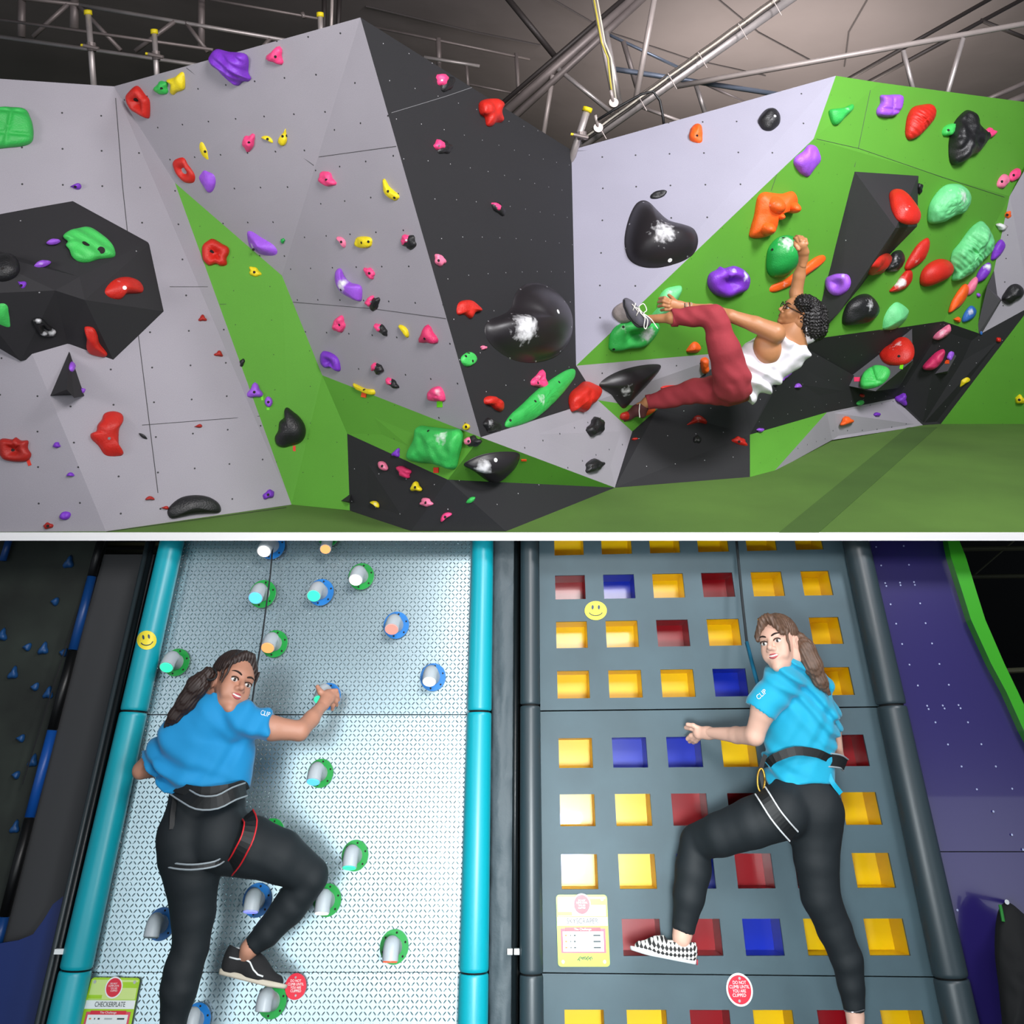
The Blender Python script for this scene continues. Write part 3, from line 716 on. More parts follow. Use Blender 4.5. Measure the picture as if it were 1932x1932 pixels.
# ---- left grey wall and its volume
h('big green hold patterned like cracked stone blocks, highest on the left grey wall', 'green', [(-25, 210), (40, 203), (58, 222), (64, 252), (57, 272), (20, 279), (-25, 275)], 22, 'flat+brick')
h('small purple hold right above the peak of the faceted black volume', 'purple', (143, 352, 22, 16, 0, 'd'), 12)
h('bright green mask-shaped hold with two holes and ragged ribs on the faceted volume', 'lime', [(118, 446), (128, 436), (150, 430), (172, 430), (192, 443), (208, 458), (218, 475), (215, 486), (190, 489), (165, 496), (148, 494), (135, 484), (130, 470), (123, 462), (128, 455)], 16, 'flat+lines', bolt=[(162, 460), (191, 472)], br=7)
h('thin violet sliver hold left of the green mask-shaped hold', 'lpur', (101, 456, 27, 10, -6, 's'), 8, bolt=[])
h('chalky violet sliver hold below the thin violet sliver', 'lpur', (80, 498, 34, 12, -14, 's'), 9, bolt=[], chalk=(80, 500, 10, .5))
h('round black hold at the left photo edge on the faceted volume', 'black', (8, 505, 66, 54, 0, 'o'), 22, 'dome')
h('small violet hold under the round black hold at the left edge', 'purple', (41, 538, 20, 22, 30, 'd'), 12)
h('bulbous green hold cut by the photo edge on the faceted volume', 'lime', [(-20, 560), (5, 557), (20, 566), (26, 585), (38, 610), (40, 624), (20, 629), (0, 629), (-20, 615)], 26, 'dome+bulbs')
h('glossy red bean-shaped hold with a white bolt on the faceted volume', 'red', [(194, 548), (205, 533), (222, 524), (243, 523), (262, 530), (271, 543), (268, 553), (250, 555), (236, 556), (226, 566), (206, 564), (195, 556)], 22, 'dome', bolt=[(235, 543)], boltm=mat('white_bolt', 'efefef', .4), br=4, chalk=(225, 530, 6, .5))
h('black jug hold with a chalky white rim on the underside of the faceted volume', 'black', [(60, 603), (78, 600), (92, 612), (107, 625), (103, 634), (80, 633), (68, 622)], 13, 'jug', chalk=[(72, 605, 8, .8), (100, 628, 9, .9), (82, 632, 8, .7)])
h('red tongue-shaped hold on the lower rim of the faceted volume', 'red', [(159, 617), (176, 618), (184, 632), (188, 648), (203, 668), (196, 674), (172, 669), (163, 655), (164, 636)], 14, 'rock')
h('violet pinch on the face of the small black pyramid', 'lpur', (136, 692, 9, 19, 0, 'o'), 6, bolt=[], chalk=(142, 694, 6, .4))
h('tiny violet hold at the lower right corner of the small black pyramid', 'lpur', (156, 737, 11, 10, 0, 'x'), 6, bolt=[])
h('large red lumpy hold shaped like a bracket on the left grey wall', 'red', [(196, 780), (214, 775), (231, 781), (233, 795), (226, 806), (224, 822), (225, 842), (233, 852), (231, 860), (200, 860), (186, 842), (171, 827), (171, 817), (182, 814), (183, 802), (192, 792)], 20, 'rock', chalk=(214, 812, 9, .5), bolt=[(206, 827)], boltm=BOLT)
h('red ring-shaped rock hold with a central hole at the left photo edge', 'dred', [(0, 829), (12, 827), (24, 829), (30, 824), (40, 831), (54, 831), (53, 846), (60, 858), (50, 871), (22, 871), (4, 865), (-2, 848)], 18, 'jug', bolt=[(25, 850)], br=6, chalk=(28, 862, 8, .4))
h('small purple hold right of the red ring hold', 'purple', (107, 840, 14, 11, 0, 'x'), 7)
h('small purple hold below and right of the red ring hold', 'purple', (133, 896, 15, 11, 0, 'b'), 8)
h('purple hold low on the left grey wall above a small red one', 'purple', (123, 973, 22, 16, -25, 'o'), 9, bolt=[])
h('small red hold lowest at the bottom left of the grey wall', 'dred', (91, 992, 18, 12, 0, 'x'), 8)
h('tiny black slug-shaped hold right of the large red lumpy hold', 'black', (270, 823, 20, 7, 35, 's'), 6, bolt=[])
h('tiny red screw-on hold right of the faceted volume', 'dred', (382, 601, 14, 11, 0, 't'), 7)
h('tiny red screw-on hold, second one down right of the faceted volume', 'dred', (413, 668, 15, 10, 10, 't'), 7)
h('tiny red screw-on hold in the middle of the lower grey wall', 'dred', (374, 804, 15, 10, -10, 'd'), 7)
h('tiny red hold left of the black moon-shaped hold, upper of two', 'dred', (283, 941, 18, 11, 0, 'b'), 7)
h('tiny red hold touching the left tip of the black moon-shaped hold', 'dred', (311, 958, 14, 10, 0, 'd'), 7)
h('long black moon-shaped hold just above the mat on the grey wall', 'black', [(315, 968), (319, 956), (338, 940), (362, 934), (390, 936), (411, 947), (418, 960), (415, 968), (395, 969), (365, 971), (340, 976), (322, 979)], 16, 'dome')
h('purple hold low on the grey wall beside the green strip', 'purple', (507, 933, 23, 16, -30, 'x'), 10)
h('tiny black hold on the border of grey wall and green strip', 'black', (457, 684, 9, 16, 20, 'x'), 6, bolt=[])
h('purple rounded hold on the border of grey wall and green strip, upper of two', 'lpur', (481, 739, 27, 25, 0, 't'), 12, chalk=(476, 742, 6, .4))
h('purple rounded hold on the left green strip, lower of two', 'lpur', (507, 758, 16, 20, 0, 'o'), 10)
h('big glossy black hooked hold on the left green strip', 'black', [(536, 773), (542, 767), (552, 775), (566, 787), (576, 803), (577, 820), (568, 835), (548, 842), (535, 845), (522, 840), (518, 825), (525, 812), (527, 795), (537, 787)], 26, 'dome', chalk=(540, 815, 7, .3))
# ---- upper centre grey panels
h('large red pocketed hold high on the grey panel near its left corner', 'red', [(257, 161), (265, 165), (275, 178), (284, 190), (284, 222), (276, 222), (262, 214), (249, 204), (239, 182), (246, 170)], 22, 'jug', bolt=[(258, 188)], br=6)
h('small green knobbly hold left of the yellow star-shaped hold', 'green', (306, 166, 25, 29, 30, 'x'), 12)
h('yellow star-shaped hold below the roof edge at upper left', 'yellow', [(314, 151), (330, 145), (343, 135), (349, 140), (350, 165), (345, 171), (335, 174), (328, 180), (321, 175), (322, 160)], 15, 'rock')
h('large purple claw-like hold at the upper rim of the grey panel', 'purple', [(396, 106), (404, 94), (412, 92), (432, 97), (462, 100), (470, 112), (470, 138), (476, 148), (470, 155), (460, 153), (450, 163), (436, 153), (420, 138), (400, 120)], 30, 'rock+lines')
h('pink hold right of the large purple claw-like hold', 'pink', (521, 106, 31, 29, 20, 't'), 15)
h('long yellow seed-shaped hold above the purple butterfly hold', 'yellow', [(376, 263), (384, 262), (396, 282), (401, 306), (394, 308), (382, 295), (376, 278)], 9, 'dome', bolt=[(387, 286)])
h('pink knobbly hold left of the two yellow holds', 'pink', (471, 268, 25, 35, 10, 'x'), 14)
h('yellow curved bar hold, left one of the two yellow holds on the joint', 'yellow', (506, 262, 27, 14, 25, 'b'), 9)
h('yellow bell-shaped hold, right one of the two yellow holds on the joint', 'yellow', (536, 258, 34, 24, 105, 'd'), 11, bolt=[(533, 257), (541, 256)])
h('red knobbly hold left of the purple butterfly hold', 'red', [(327, 305), (337, 296), (350, 295), (358, 308), (366, 318), (373, 332), (370, 345), (356, 346), (345, 340), (333, 325)], 18, 'jug')
h('purple butterfly-shaped hold beside the red knobbly hold', 'lpur', [(374, 330), (385, 318), (395, 321), (408, 328), (411, 342), (405, 360), (396, 364), (386, 352), (377, 341)], 13, 'rock')
h('large purple triangular hold with chalk straddling grey panel and green strip', 'lpur', [(465, 436), (475, 434), (495, 447), (518, 462), (526, 476), (518, 483), (495, 481), (480, 472), (470, 463)], 18, 'ridge', chalk=(473, 466, 10, .7), bolt=[(478, 471)])
h('red rock ring hold at the top of the left green strip', 'red', [(382, 463), (392, 454), (402, 450), (420, 460), (432, 467), (433, 478), (428, 488), (429, 500), (418, 503), (408, 498), (396, 502), (384, 492), (381, 478)], 18, 'jug', bolt=[(401, 475)], br=6, chalk=(414, 480, 6, .4))
h('small yellow hold on the left green strip under the purple triangle', 'yellow', (481, 513, 27, 17, 30, 'x'), 9)
h('pink hooked hold at the foot of the small triangular grey panel', 'pink', (617, 338, 34, 25, 35, 'x'), 13)
h('yellow banana-shaped hold high on the grey panel near the black wall', 'yellow', [(722, 338), (727, 338), (735, 352), (752, 367), (753, 374), (746, 379), (735, 374), (725, 362)], 11, 'dome', bolt=[(732, 361), (744, 373)])
h('pink curved hold left of the yellow crescent in the middle of the grey panel', 'ppink', (645, 456, 26, 15, 55, 'b'), 9)
h('yellow crescent hold in the middle of the grey panel', 'yellow', (686, 457, 34, 21, 0, 'q'), 11, bolt=[(682, 458), (695, 456)])
dual('pink and black hold right of the yellow crescent, by the black wall edge', 769, 454, 26, 27, 30)
h('tiny dark green bolt-on hold left of the ridge joint', 'dgreen', (534, 454, 8, 10, 0, 'x'), 6, bolt=[])
h('large purple winged hold with white chalk and black eye bolt', 'lpur', [(634, 510), (643, 506), (650, 522), (662, 533), (682, 540), (683, 566), (678, 569), (660, 560), (645, 550), (634, 532)], 20, 'dome', chalk=(646, 538, 14, .95), bolt=[(643, 547)])
h('pink oval hold above and right of the purple winged hold', 'pink', (698, 515, 26, 15, 55, 'x'), 10)
dual('pink and black hold under the purple winged hold', 702, 570, 20, 27, 10)
h('pink knobbly hold on the left rim of the grey panel above the purple plate', 'pink', (641, 612, 23, 31, 0, 'x'), 13)
dual('pink crescent hold with black edge left of the small yellow banana', 718, 619, 25, 14, 45)
h('small yellow banana hold in the lower grey panel', 'yellow', (763, 624, 30, 14, 55, 'b'), 9, bolt=[])
h('pink shield-shaped hold beside the small yellow banana', 'dpink', (808, 634, 31, 32, 0, 't'), 14, bolt=[(801, 639)])
h('purple plate-like hold at the lower left rim of the grey panel', 'purple', [(607, 665), (614, 662), (630, 668), (640, 680), (643, 698), (638, 701), (628, 693), (615, 694), (606, 683)], 13, 'jug')
dual('pink and black hold in the lower grey panel, upper one of a pair', 711, 693, 17, 20, 0)
dual('pink and black hold in the lower grey panel, lower one of a pair', 739, 721, 22, 13, 45)
h('yellow bar hold with orange tape on the green border', 'yellow', [(666, 723), (675, 726), (690, 733), (706, 735), (707, 745), (690, 741), (672, 733)], 8, 'flat', bolt=[(687, 735)])
h('pink hold with green tape low on the grey panel', 'pink', [(807, 742), (815, 732), (830, 729), (838, 740), (840, 756), (825, 757), (810, 753)], 16, 'rock', chalk=(826, 740, 9, .6))
h('small round yellow hold at the lowest tip of the grey panel', 'yellow', (880, 805, 14, 12, 0, 'o'), 7)
# ---- central black wall
dual('pink and black hold highest on the central black wall', 837, 153, 30, 31, 0, off=(5, 4))
h('large red mushroom-shaped hold at the sloping top edge of the black wall', 'red', [(903, 195), (915, 187), (935, 187), (947, 196), (944, 210), (948, 230), (935, 232), (928, 239), (918, 238), (914, 222), (905, 215)], 22, 'rock')
dual('pink horned hold with black backing in the upper black wall', 832, 276, 28, 26, 0, off=(6, 3))
dual('pink curved hold in the middle of the black wall', 938, 392, 32, 17, 40, off=(2, 2))
h('pink hold at the left rim of the black wall below the curved one', 'ppink', (829, 491, 26, 17, 60, 'x'), 10, chalk=(822, 487, 6, .4))
h('red fan-shaped hold left of the big black macro', 'red', [(861, 582), (866, 570), (878, 566), (892, 568), (908, 586), (895, 590), (888, 602), (876, 594), (863, 594)], 15, 'rock')
h('round green smiley hold on the black wall', 'lime', (884, 678, 29, 28, 0, 'o'), 8, 'flat', bolt=[(879, 672), (884, 666), (892, 681)], chalk=(884, 680, 12, .3))
h('tiny pink hold right of the round green smiley hold', 'ppink', (912, 656, 12, 8, 0, 'x'), 6, bolt=[])
BIGM = mat('black_fibreglass', '232023', .38, bump=.25, bscale=500, bdist=.001, chalk=True)
h('huge black bean-shaped fibreglass macro with chalk on the central black wall', 'black', [(912, 618), (920, 604), (945, 594), (962, 582), (970, 555), (985, 538), (1010, 532), (1040, 542), (1068, 568), (1081, 600), (1079, 635), (1060, 665), (1035, 680), (1000, 686), (965, 680), (935, 662), (916, 640)], 60, 'macro', bolt=[(1053, 588)], boltm=mat('white_bolt', 'efefef', .4), br=4.5, chalk=(992, 618, 34, .95), m=BIGM, lean=(10, -8), K=14)
for x, y in ((921, 606), (965, 592), (982, 546), (1032, 541), (1065, 569), (1078, 617), (1057, 663), (1011, 682), (962, 676)): bolts(HOLDS[-1], [(x, y)], (hit(x, y)[0], hit(x, y)[1], hit(x, y)[1], 0.01, None), BOLT, 1.8)
h('red arched hold low on the black wall', 'red', [(913, 752), (922, 747), (935, 749), (948, 757), (951, 770), (945, 777), (934, 773), (925, 765), (914, 762)], 14, 'rock')
h('pink ring-shaped hold with chalk above the long green scaly hold', 'pink', (1018, 718, 27, 32, 15, 't'), 12, 'jug', chalk=(1018, 716, 14, .45), bolt=[(1015, 722)])
h('long green scaly hold slanting along the foot of the black wall', 'green', [(951, 800), (962, 783), (985, 762), (1010, 738), (1040, 715), (1070, 697), (1085, 696), (1085, 710), (1068, 735), (1040, 765), (1010, 790), (980, 803), (955, 808)], 16, 'dome+scales', chalk=(1020, 755, 20, .5), bolt=[(1055, 721), (1010, 757), (963, 793)])
h('chalk-scratched black hold in the lower corner of the black wall', 'black', (928, 803, 36, 24, 20, 'x'), 10, chalk=(925, 800, 14, .55), bolt=[])
h('big red block-like hold where black, grey and green walls meet', 'red', [(1075, 742), (1090, 728), (1103, 719), (1122, 728), (1130, 738), (1125, 750), (1112, 765), (1098, 774), (1103, 779), (1085, 775), (1078, 778), (1072, 760)], 30, 'rock', chalk=(1118, 740, 10, .3))
# ---- low green wedge and black foot
h('big green pillow-shaped hold with chalk streak on the low green wedge', 'green', [(790, 804), (815, 805), (850, 809), (868, 809), (875, 820), (872, 845), (868, 860), (862, 883), (850, 886), (820, 876), (790, 873), (773, 866), (775, 850), (785, 828)], 36, 'flat+rock', chalk=(835, 825, 20, .6), lean=(-3, -6), bolt=[(808, 813)])
h('black and pale pink hold right of the green pillow hold', 'black', (893, 833, 24, 22, 0, 'x'), 9, bolt=[])
h('pale pink hold with chalk just right of the green pillow hold', 'ppink', (885, 832, 18, 15, 0, 'o'), 12)
h('black leaf-shaped macro with chalk on the low green wedge', 'black', [(874, 877), (892, 864), (915, 856), (945, 852), (975, 853), (982, 860), (975, 880), (960, 897), (940, 911), (920, 908), (895, 890)], 30, 'macro', chalk=(912, 885, 18, .9), m=BIGM, bolt=[(935, 868)], boltm=mat('white_bolt', 'efefef', .4), br=4)
h('small purple hold where low green wedge meets black foot', 'purple', (748, 855, 12, 15, 20, 't'), 7, bolt=[])
h('chalky pink hold at the left of the black foot wall', 'ppink', (722, 879, 21, 14, 45, 'o'), 8, chalk=(726, 880, 6, .5))
h('rough pink oval hold on the black foot wall', 'dpink', (762, 890, 28, 19, 35, 'x'), 11, bolt=[])
h('small yellow wedge hold on the black foot wall', 'yellow', (784, 919, 17, 17, 0, 't'), 9)
h('pale yellow hold lowest left on the black foot wall', 'yellow', (707, 951, 18, 12, 35, 'b'), 7, chalk=(707, 950, 9, .5), bolt=[])
h('pink oval hold with dark rim low on the black foot wall', 'ppink', (804, 948, 22, 16, 10, 'x'), 9)
h('bright pink hold lowest on the black foot wall', 'pink', (841, 975, 26, 15, -35, 'b'), 10)
h('thin green leaf-shaped hold low on the black foot wall', 'green', (888, 944, 20, 10, -30, 's'), 5)
h('black rock hold on the low grey triangle, upper of two', 'black', (1124, 806, 28, 36, 25, 'x'), 15)
h('black rock hold on the low grey triangle, lower of two', 'black', (1120, 879, 34, 23, -20, 'x'), 15)
# ---- pale grey right wall
h('orange boot-shaped hold high on the pale grey wall', 'orange', [(1300, 250), (1304, 240), (1314, 233), (1323, 236), (1326, 250), (1325, 270), (1315, 272), (1303, 268), (1299, 260)], 14, 'rock', bolt=[(1315, 256)])
h('knobbly black ring-like hold near the top of the pale grey wall', 'black', [(1429, 232), (1434, 218), (1446, 206), (1460, 206), (1471, 216), (1472, 233), (1465, 243), (1453, 250), (1438, 247)], 18, 'rock', bolt=[(1462, 219)], boltm=BOLT)
h('flat black disc hold standing on the tip of the black apple-like macro', 'black', (1242, 368, 35, 17, -18, 'o'), 7, 'flat+lines', bolt=[], chalk=(1242, 364, 12, .3))
h('huge black heart-like fibreglass macro with chalk on the pale grey wall', 'black', [(1213, 376), (1225, 380), (1240, 395), (1262, 414), (1290, 422), (1312, 430), (1321, 446), (1316, 470), (1300, 488), (1275, 502), (1245, 511), (1210, 509), (1185, 495), (1176, 470), (1177, 440), (1187, 405), (1200, 382)], 50, 'macro', chalk=(1250, 442, 26, .95), m=BIGM, bolt=[(1264, 491)], boltm=mat('white_bolt', 'efefef', .4), br=4.5, lean=(0, -2), K=14)
for x, y in ((1214, 382), (1188, 423), (1180, 469), (1219, 508), (1261, 505), (1297, 484), (1318, 440), (1261, 416)): bolts(HOLDS[-1], [(x, y)], (hit(x, y)[0], hit(x, y)[1], hit(x, y)[1], 0.01, None), BOLT, 1.8)
h('brownish grey round hold behind the raised climbing shoe', 'grey', (1178, 590, 46, 42, 0, 'o'), 14, 'dome', bolt=[])
# ---- right green wall
h('orange cluster of round bulbs on the green wall', 'orange', [(1428, 372), (1440, 362), (1455, 363), (1475, 365), (1495, 360), (1504, 372), (1502, 390), (1485, 397), (1468, 408), (1460, 425), (1455, 442), (1432, 450), (1413, 447), (1415, 430), (1422, 405)], 30, 'dome', K=14, bolt=[])
def knobs(px, col='orange'):
    for x, y, r_, H_ in px:
        o, _ = blob('knob', col, [(x + r_ * a, y + r_ * b) for a, b in tmpl('c', 28, 1)], H_, 'dome+smooth', K=8, chalk=(x, y, r_ * .7, .35)); o.parent = HOLDS[-1]
knobs([(1455, 386, 19, 44), (1488, 389, 13, 42), (1439, 428, 15, 44), (1462, 405, 9, 38)])
h('purple open shell-shaped hold with chalky rim on the green wall', 'purple', [(1333, 530), (1338, 515), (1352, 508), (1358, 501), (1365, 506), (1385, 501), (1405, 510), (1413, 525), (1408, 545), (1390, 555), (1372, 562), (1350, 557), (1337, 545)], 30, 'jug', chalk=[(1385, 503, 14, .8), (1408, 520, 12, .8), (1350, 516, 10, .5)], K=14)
h('big green dome hold gripped by the climber with his raised hand', 'dgreen', [(1445, 495), (1448, 470), (1462, 451), (1482, 443), (1502, 448), (1510, 462), (1508, 485), (1495, 505), (1475, 521), (1455, 523), (1446, 512)], 40, 'dome+smooth', chalk=(1488, 450, 24, .75), bolt=[(1457, 471), (1478, 449)], lean=(4, -6))
h('long orange bar hold slanting behind the climber raised forearm', 'orange', [(1449, 546), (1455, 538), (1480, 527), (1510, 505), (1540, 484), (1555, 481), (1559, 488), (1550, 498), (1520, 520), (1485, 542), (1460, 552), (1450, 551)], 12, 'dome', chalk=(1480, 535, 8, .5))
h('pale green scoop hold gripped by the climber with his lower hand', 'mint', [(1243, 560), (1255, 545), (1270, 540), (1286, 539), (1282, 555), (1270, 575), (1255, 595), (1235, 607), (1222, 610), (1225, 598), (1240, 580)], 20, 'dome', chalk=(1262, 550, 18, .5))
h('large green jug hold with a long slot under the raised shoe', 'green', [(1147, 650), (1150, 630), (1163, 614), (1185, 606), (1215, 605), (1240, 608), (1245, 618), (1232, 640), (1212, 655), (1185, 658), (1160, 663), (1148, 660)], 22, 'jug', chalk=[(1222, 630, 18, .85), (1178, 620, 12, .5)], bolt=[(1176, 617), (1158, 659)])
h('crumpled purple hold on the border of pale grey and green walls', 'lpur', [(1496, 307), (1500, 296), (1515, 285), (1525, 273), (1540, 276), (1547, 295), (1545, 306), (1535, 318), (1525, 334), (1510, 328), (1502, 318)], 16, 'rock')
h('green shark-fin hold at the top left of the green wall', 'green', [(1564, 208), (1575, 205), (1592, 203), (1608, 196), (1610, 203), (1603, 212), (1590, 225), (1578, 237), (1570, 235), (1565, 222)], 16, 'dome', chalk=(1598, 204, 9, .4))
h('purple puzzle-like hold near the top of the green wall', 'lpur', [(1660, 180), (1672, 179), (1690, 178), (1701, 180), (1700, 198), (1692, 215), (1675, 222), (1655, 219), (1653, 207), (1660, 195)], 18, 'flat+brick')
h('red grooved hold near the top of the green wall', 'red', [(1712, 217), (1722, 202), (1740, 197), (1757, 196), (1764, 206), (1760, 225), (1745, 243), (1725, 262), (1713, 265), (1707, 255), (1708, 235)], 24, 'dome+lines')
h('huge black rock-edged hold at upper right of the green wall', 'black', [(1800, 230), (1815, 212), (1827, 207), (1840, 220), (1845, 235), (1860, 250), (1857, 265), (1845, 285), (1825, 298), (1800, 312), (1791, 305), (1789, 275), (1792, 252)], 34, 'rock', K=14)
h('small green hold touching the left side of the huge black hold', 'lime', (1791, 245, 33, 20, -40, 'o'), 11)
h('small pink knob touching the right side of the huge black hold', 'pink', (1867, 251, 19, 20, 0, 'x'), 10)
h('pale green egg-shaped scaly hold with chalk on the green wall', 'mint', [(1749, 410), (1752, 388), (1765, 365), (1785, 348), (1810, 347), (1825, 358), (1829, 375), (1820, 395), (1795, 408), (1770, 420), (1752, 422)], 34, 'dome+scales', chalk=[(1812, 372, 18, .8), (1795, 355, 14, .5)], K=16)
h('shiny red hold on the grey end of the long prism volume', 'red', [(1677, 365), (1685, 357), (1698, 358), (1715, 372), (1728, 392), (1736, 410), (1732, 422), (1715, 425), (1695, 418), (1683, 400), (1678, 380)], 24, 'dome', chalk=(1708, 396, 14, .45))
h('small black rib hold at the right rim of the long prism volume', 'black', (1735, 355, 10, 20, 0, 'x'), 7, bolt=[])
h('red crumpled shell hold under the long prism volume', 'red', [(1634, 514), (1640, 500), (1655, 486), (1675, 477), (1683, 488), (1675, 500), (1660, 512), (1642, 518)], 18, 'rock', chalk=(1668, 497, 8, .3))
h('black ribbed ball hold beside the red crumpled shell', 'black', [(1668, 510), (1676, 490), (1685, 475), (1700, 472), (1706, 485), (1700, 502), (1685, 513)], 18, 'dome+scales', chalk=(1690, 490, 12, .45))
h('red banana-shaped hold with chalk stripe', 'red', [(1706, 507), (1712, 490), (1730, 462), (1750, 448), (1754, 462), (1745, 485), (1730, 500), (1712, 510)], 14, 'dome', chalk=(1728, 492, 8, .6))
h('red dome hold right of the red banana-shaped hold', 'red', [(1735, 535), (1737, 515), (1750, 498), (1772, 488), (1792, 493), (1797, 508), (1787, 522), (1765, 534), (1745, 541)], 26, 'dome+smooth', chalk=(1790, 502, 10, .35))
h('red fang-shaped hold whitened by chalk', 'red', [(1677, 550), (1690, 535), (1700, 520), (1712, 508), (1721, 512), (1720, 528), (1708, 543), (1690, 551)], 13, 'dome', chalk=(1700, 533, 13, .95))
h('largest pale green sculpted hold with ragged crest at the right', 'mint', [(1792, 500), (1796, 475), (1812, 455), (1830, 430), (1850, 416), (1862, 425), (1870, 445), (1868, 465), (1850, 490), (1830, 510), (1810, 527), (1795, 530), (1797, 515)], 30, 'rock+lines', K=14, chalk=(1855, 440, 16, .4))
h('purple folded disc hold on the lower end of the long prism volume', 'lpur', [(1556, 527), (1566, 520), (1580, 516), (1600, 518), (1606, 533), (1600, 548), (1585, 558), (1570, 557), (1559, 545)], 13, 'jug', chalk=(1590, 518, 10, .5))
h('black rounded hold with chalky back on the lower green wall', 'black', [(1588, 610), (1590, 590), (1600, 570), (1620, 556), (1640, 555), (1655, 572), (1656, 590), (1640, 605), (1615, 612), (1595, 614)], 26, 'dome', chalk=(1640, 575, 16, .6))
h('small green crystal-like faceted hold on the lower green wall', 'mint', [(1665, 615), (1668, 598), (1678, 580), (1693, 570), (1712, 582), (1714, 590), (1708, 605), (1690, 620), (1668, 622)], 20, 'facet', chalk=(1690, 590, 10, .3), bolt=[])
h('orange horn-like hold at the right rim of the green wall', 'orange', [(1789, 590), (1795, 570), (1808, 548), (1820, 535), (1827, 540), (1824, 555), (1812, 575), (1795, 588)], 12, 'dome')
h('pale pink horn hold above the orange horn', 'ppink', [(1823, 555), (1826, 540), (1835, 527), (1843, 522), (1842, 535), (1835, 550), (1827, 558)], 10, 'dome')
h('purple and white rounded hold at the right rim of the green wall', 'purple', [(1842, 532), (1845, 517), (1855, 502), (1867, 495), (1868, 508), (1860, 522), (1848, 532)], 12, 'dome', chalk=(1865, 502, 10, .95))
h('purple horn hold above the purple and white rounded hold', 'purple', [(1870, 490), (1876, 468), (1888, 452), (1896, 458), (1890, 475), (1876, 490)], 10, 'dome')
h('blue chalky hold right of the small orange knob', 'blue', [(1816, 608), (1820, 592), (1832, 577), (1841, 583), (1839, 595), (1828, 604)], 10, 'dome', chalk=(1832, 588, 8, .7))
h('small orange knob at the corner above the black wall', 'orange', (1805, 603, 11, 15, 10, 'd'), 7, bolt=[])
h('small orange hold on the grey sliver at the far right', 'orange', (1901, 405, 14, 16, 20, 'x'), 7)
h('chalk-white hold on the grey sliver at the far right', 'grey', (1890, 428, 18, 14, 20, 'x'), 8, chalk=(1890, 428, 18, 1), bolt=[])
h('pink hold at the far right rim, lower left of a pair', 'ppink', (1892, 342, 32, 18, -60, 'o'), 9)
h('pink hold at the far right rim, upper right of a pair', 'pink', (1914, 330, 28, 18, -60, 'o'), 9)
h('black lumpy hold at the far right photo edge', 'black', [(1889, 565), (1895, 550), (1905, 537), (1918, 534), (1930, 545), (1928, 560), (1915, 568), (1900, 575)], 18, 'rock')
h('tiny violet hold near the far right grey volume', 'lpur', (1846, 557, 7, 8, 0, 'o'), 4, bolt=[])
h('tiny blue hold at the corner of black and green walls, far right', 'blue', (1851, 628, 6, 8, 0, 'o'), 4, bolt=[])
h('tiny red hold on the upper edge of the far right green wall', 'red', (1884, 641, 9, 8, 0, 'q'), 5, bolt=[])
# ---- right black wall
h('yellow wedge hold on the edge of black and far right green walls', 'yellow', [(1808, 727), (1812, 716), (1824, 710), (1831, 717), (1820, 725), (1810, 731)], 9, 'facet', bolt=[])
h('yellow knob at the right photo edge on the far green wall', 'yellow', (1924, 754, 19, 17, 0, 'x'), 10)
h('big red kidney-shaped hold with chalk on the dark wedge volume', 'red', [(1657, 672), (1662, 660), (1680, 650), (1695, 638), (1713, 638), (1725, 655), (1724, 675), (1710, 687), (1690, 690), (1668, 686)], 20, 'dome', chalk=(1693, 655, 16, .5), bolt=[(1696, 672)])
h('green segmented hold like a tortoise shell on the dark wedge volume', 'lime', [(1621, 725), (1628, 705), (1645, 692), (1660, 689), (1677, 695), (1680, 707), (1670, 722), (1650, 732), (1628, 734)], 15, 'flat+brick')
h('chalky pink hold high on the right black wall', 'ppink', [(1759, 638), (1768, 625), (1790, 611), (1793, 622), (1785, 634), (1770, 641)], 13, 'rock', chalk=(1778, 628, 12, .6))
h('bright pink ridged hold between the two dark wedge volumes', 'dpink', [(1740, 692), (1748, 682), (1765, 665), (1780, 658), (1782, 668), (1770, 688), (1755, 698), (1742, 697)], 16, 'rock', lift=.06)
h('violet hold on the narrow dark wedge volume', 'lpur', (1793, 671, 10, 18, 20, 'q'), 8, bolt=[])
h('dark purple knob where black wall meets low grey wedge', 'purple', (1701, 753, 20, 20, 30, 't'), 13, bolt=[])
h('small green hold just above the low grey wedge', 'lime', (1623, 760, 15, 9, -30, 'o'), 7, bolt=[])
h('tiny red hold above the low grey wedge', 'dred', (1626, 746, 8, 7, 0, 'o'), 6, bolt=[])
h('orange half-moon hold on the low grey wedge', 'orange', (1597, 795, 21, 14, -15, 't'), 9, bolt=[])
h('dark purple knob on the low grey wedge', 'purple', (1655, 782, 11, 8, 0, 'o'), 7, bolt=[])
h('violet tiny hold on the border above the low green panel', 'lpur', (1434, 811, 13, 7, -10, 'x'), 6, bolt=[])
h('violet rough hold under the climber white shirt', 'lpur', [(1460, 727), (1463, 715), (1475, 702), (1490, 694), (1494, 700), (1482, 714), (1468, 722)], 10, 'rock+lines', chalk=(1488, 698, 8, .5))
h('small violet hold right of the rough one under the climber', 'lpur', (1505, 728, 12, 9, -20, 'x'), 7, bolt=[])
h('pale red claw hold on the black wall below the climber', 'dred', [(1295, 802), (1303, 795), (1310, 786), (1320, 785), (1334, 795), (1333, 799), (1318, 797), (1303, 801)], 10, 'rock', chalk=(1318, 791, 9, .5))
h('small black speckled hold under the pale red claw', 'black', (1315, 829, 15, 15, 0, 'x'), 8, bolt=[], chalk=(1315, 829, 8, .3))
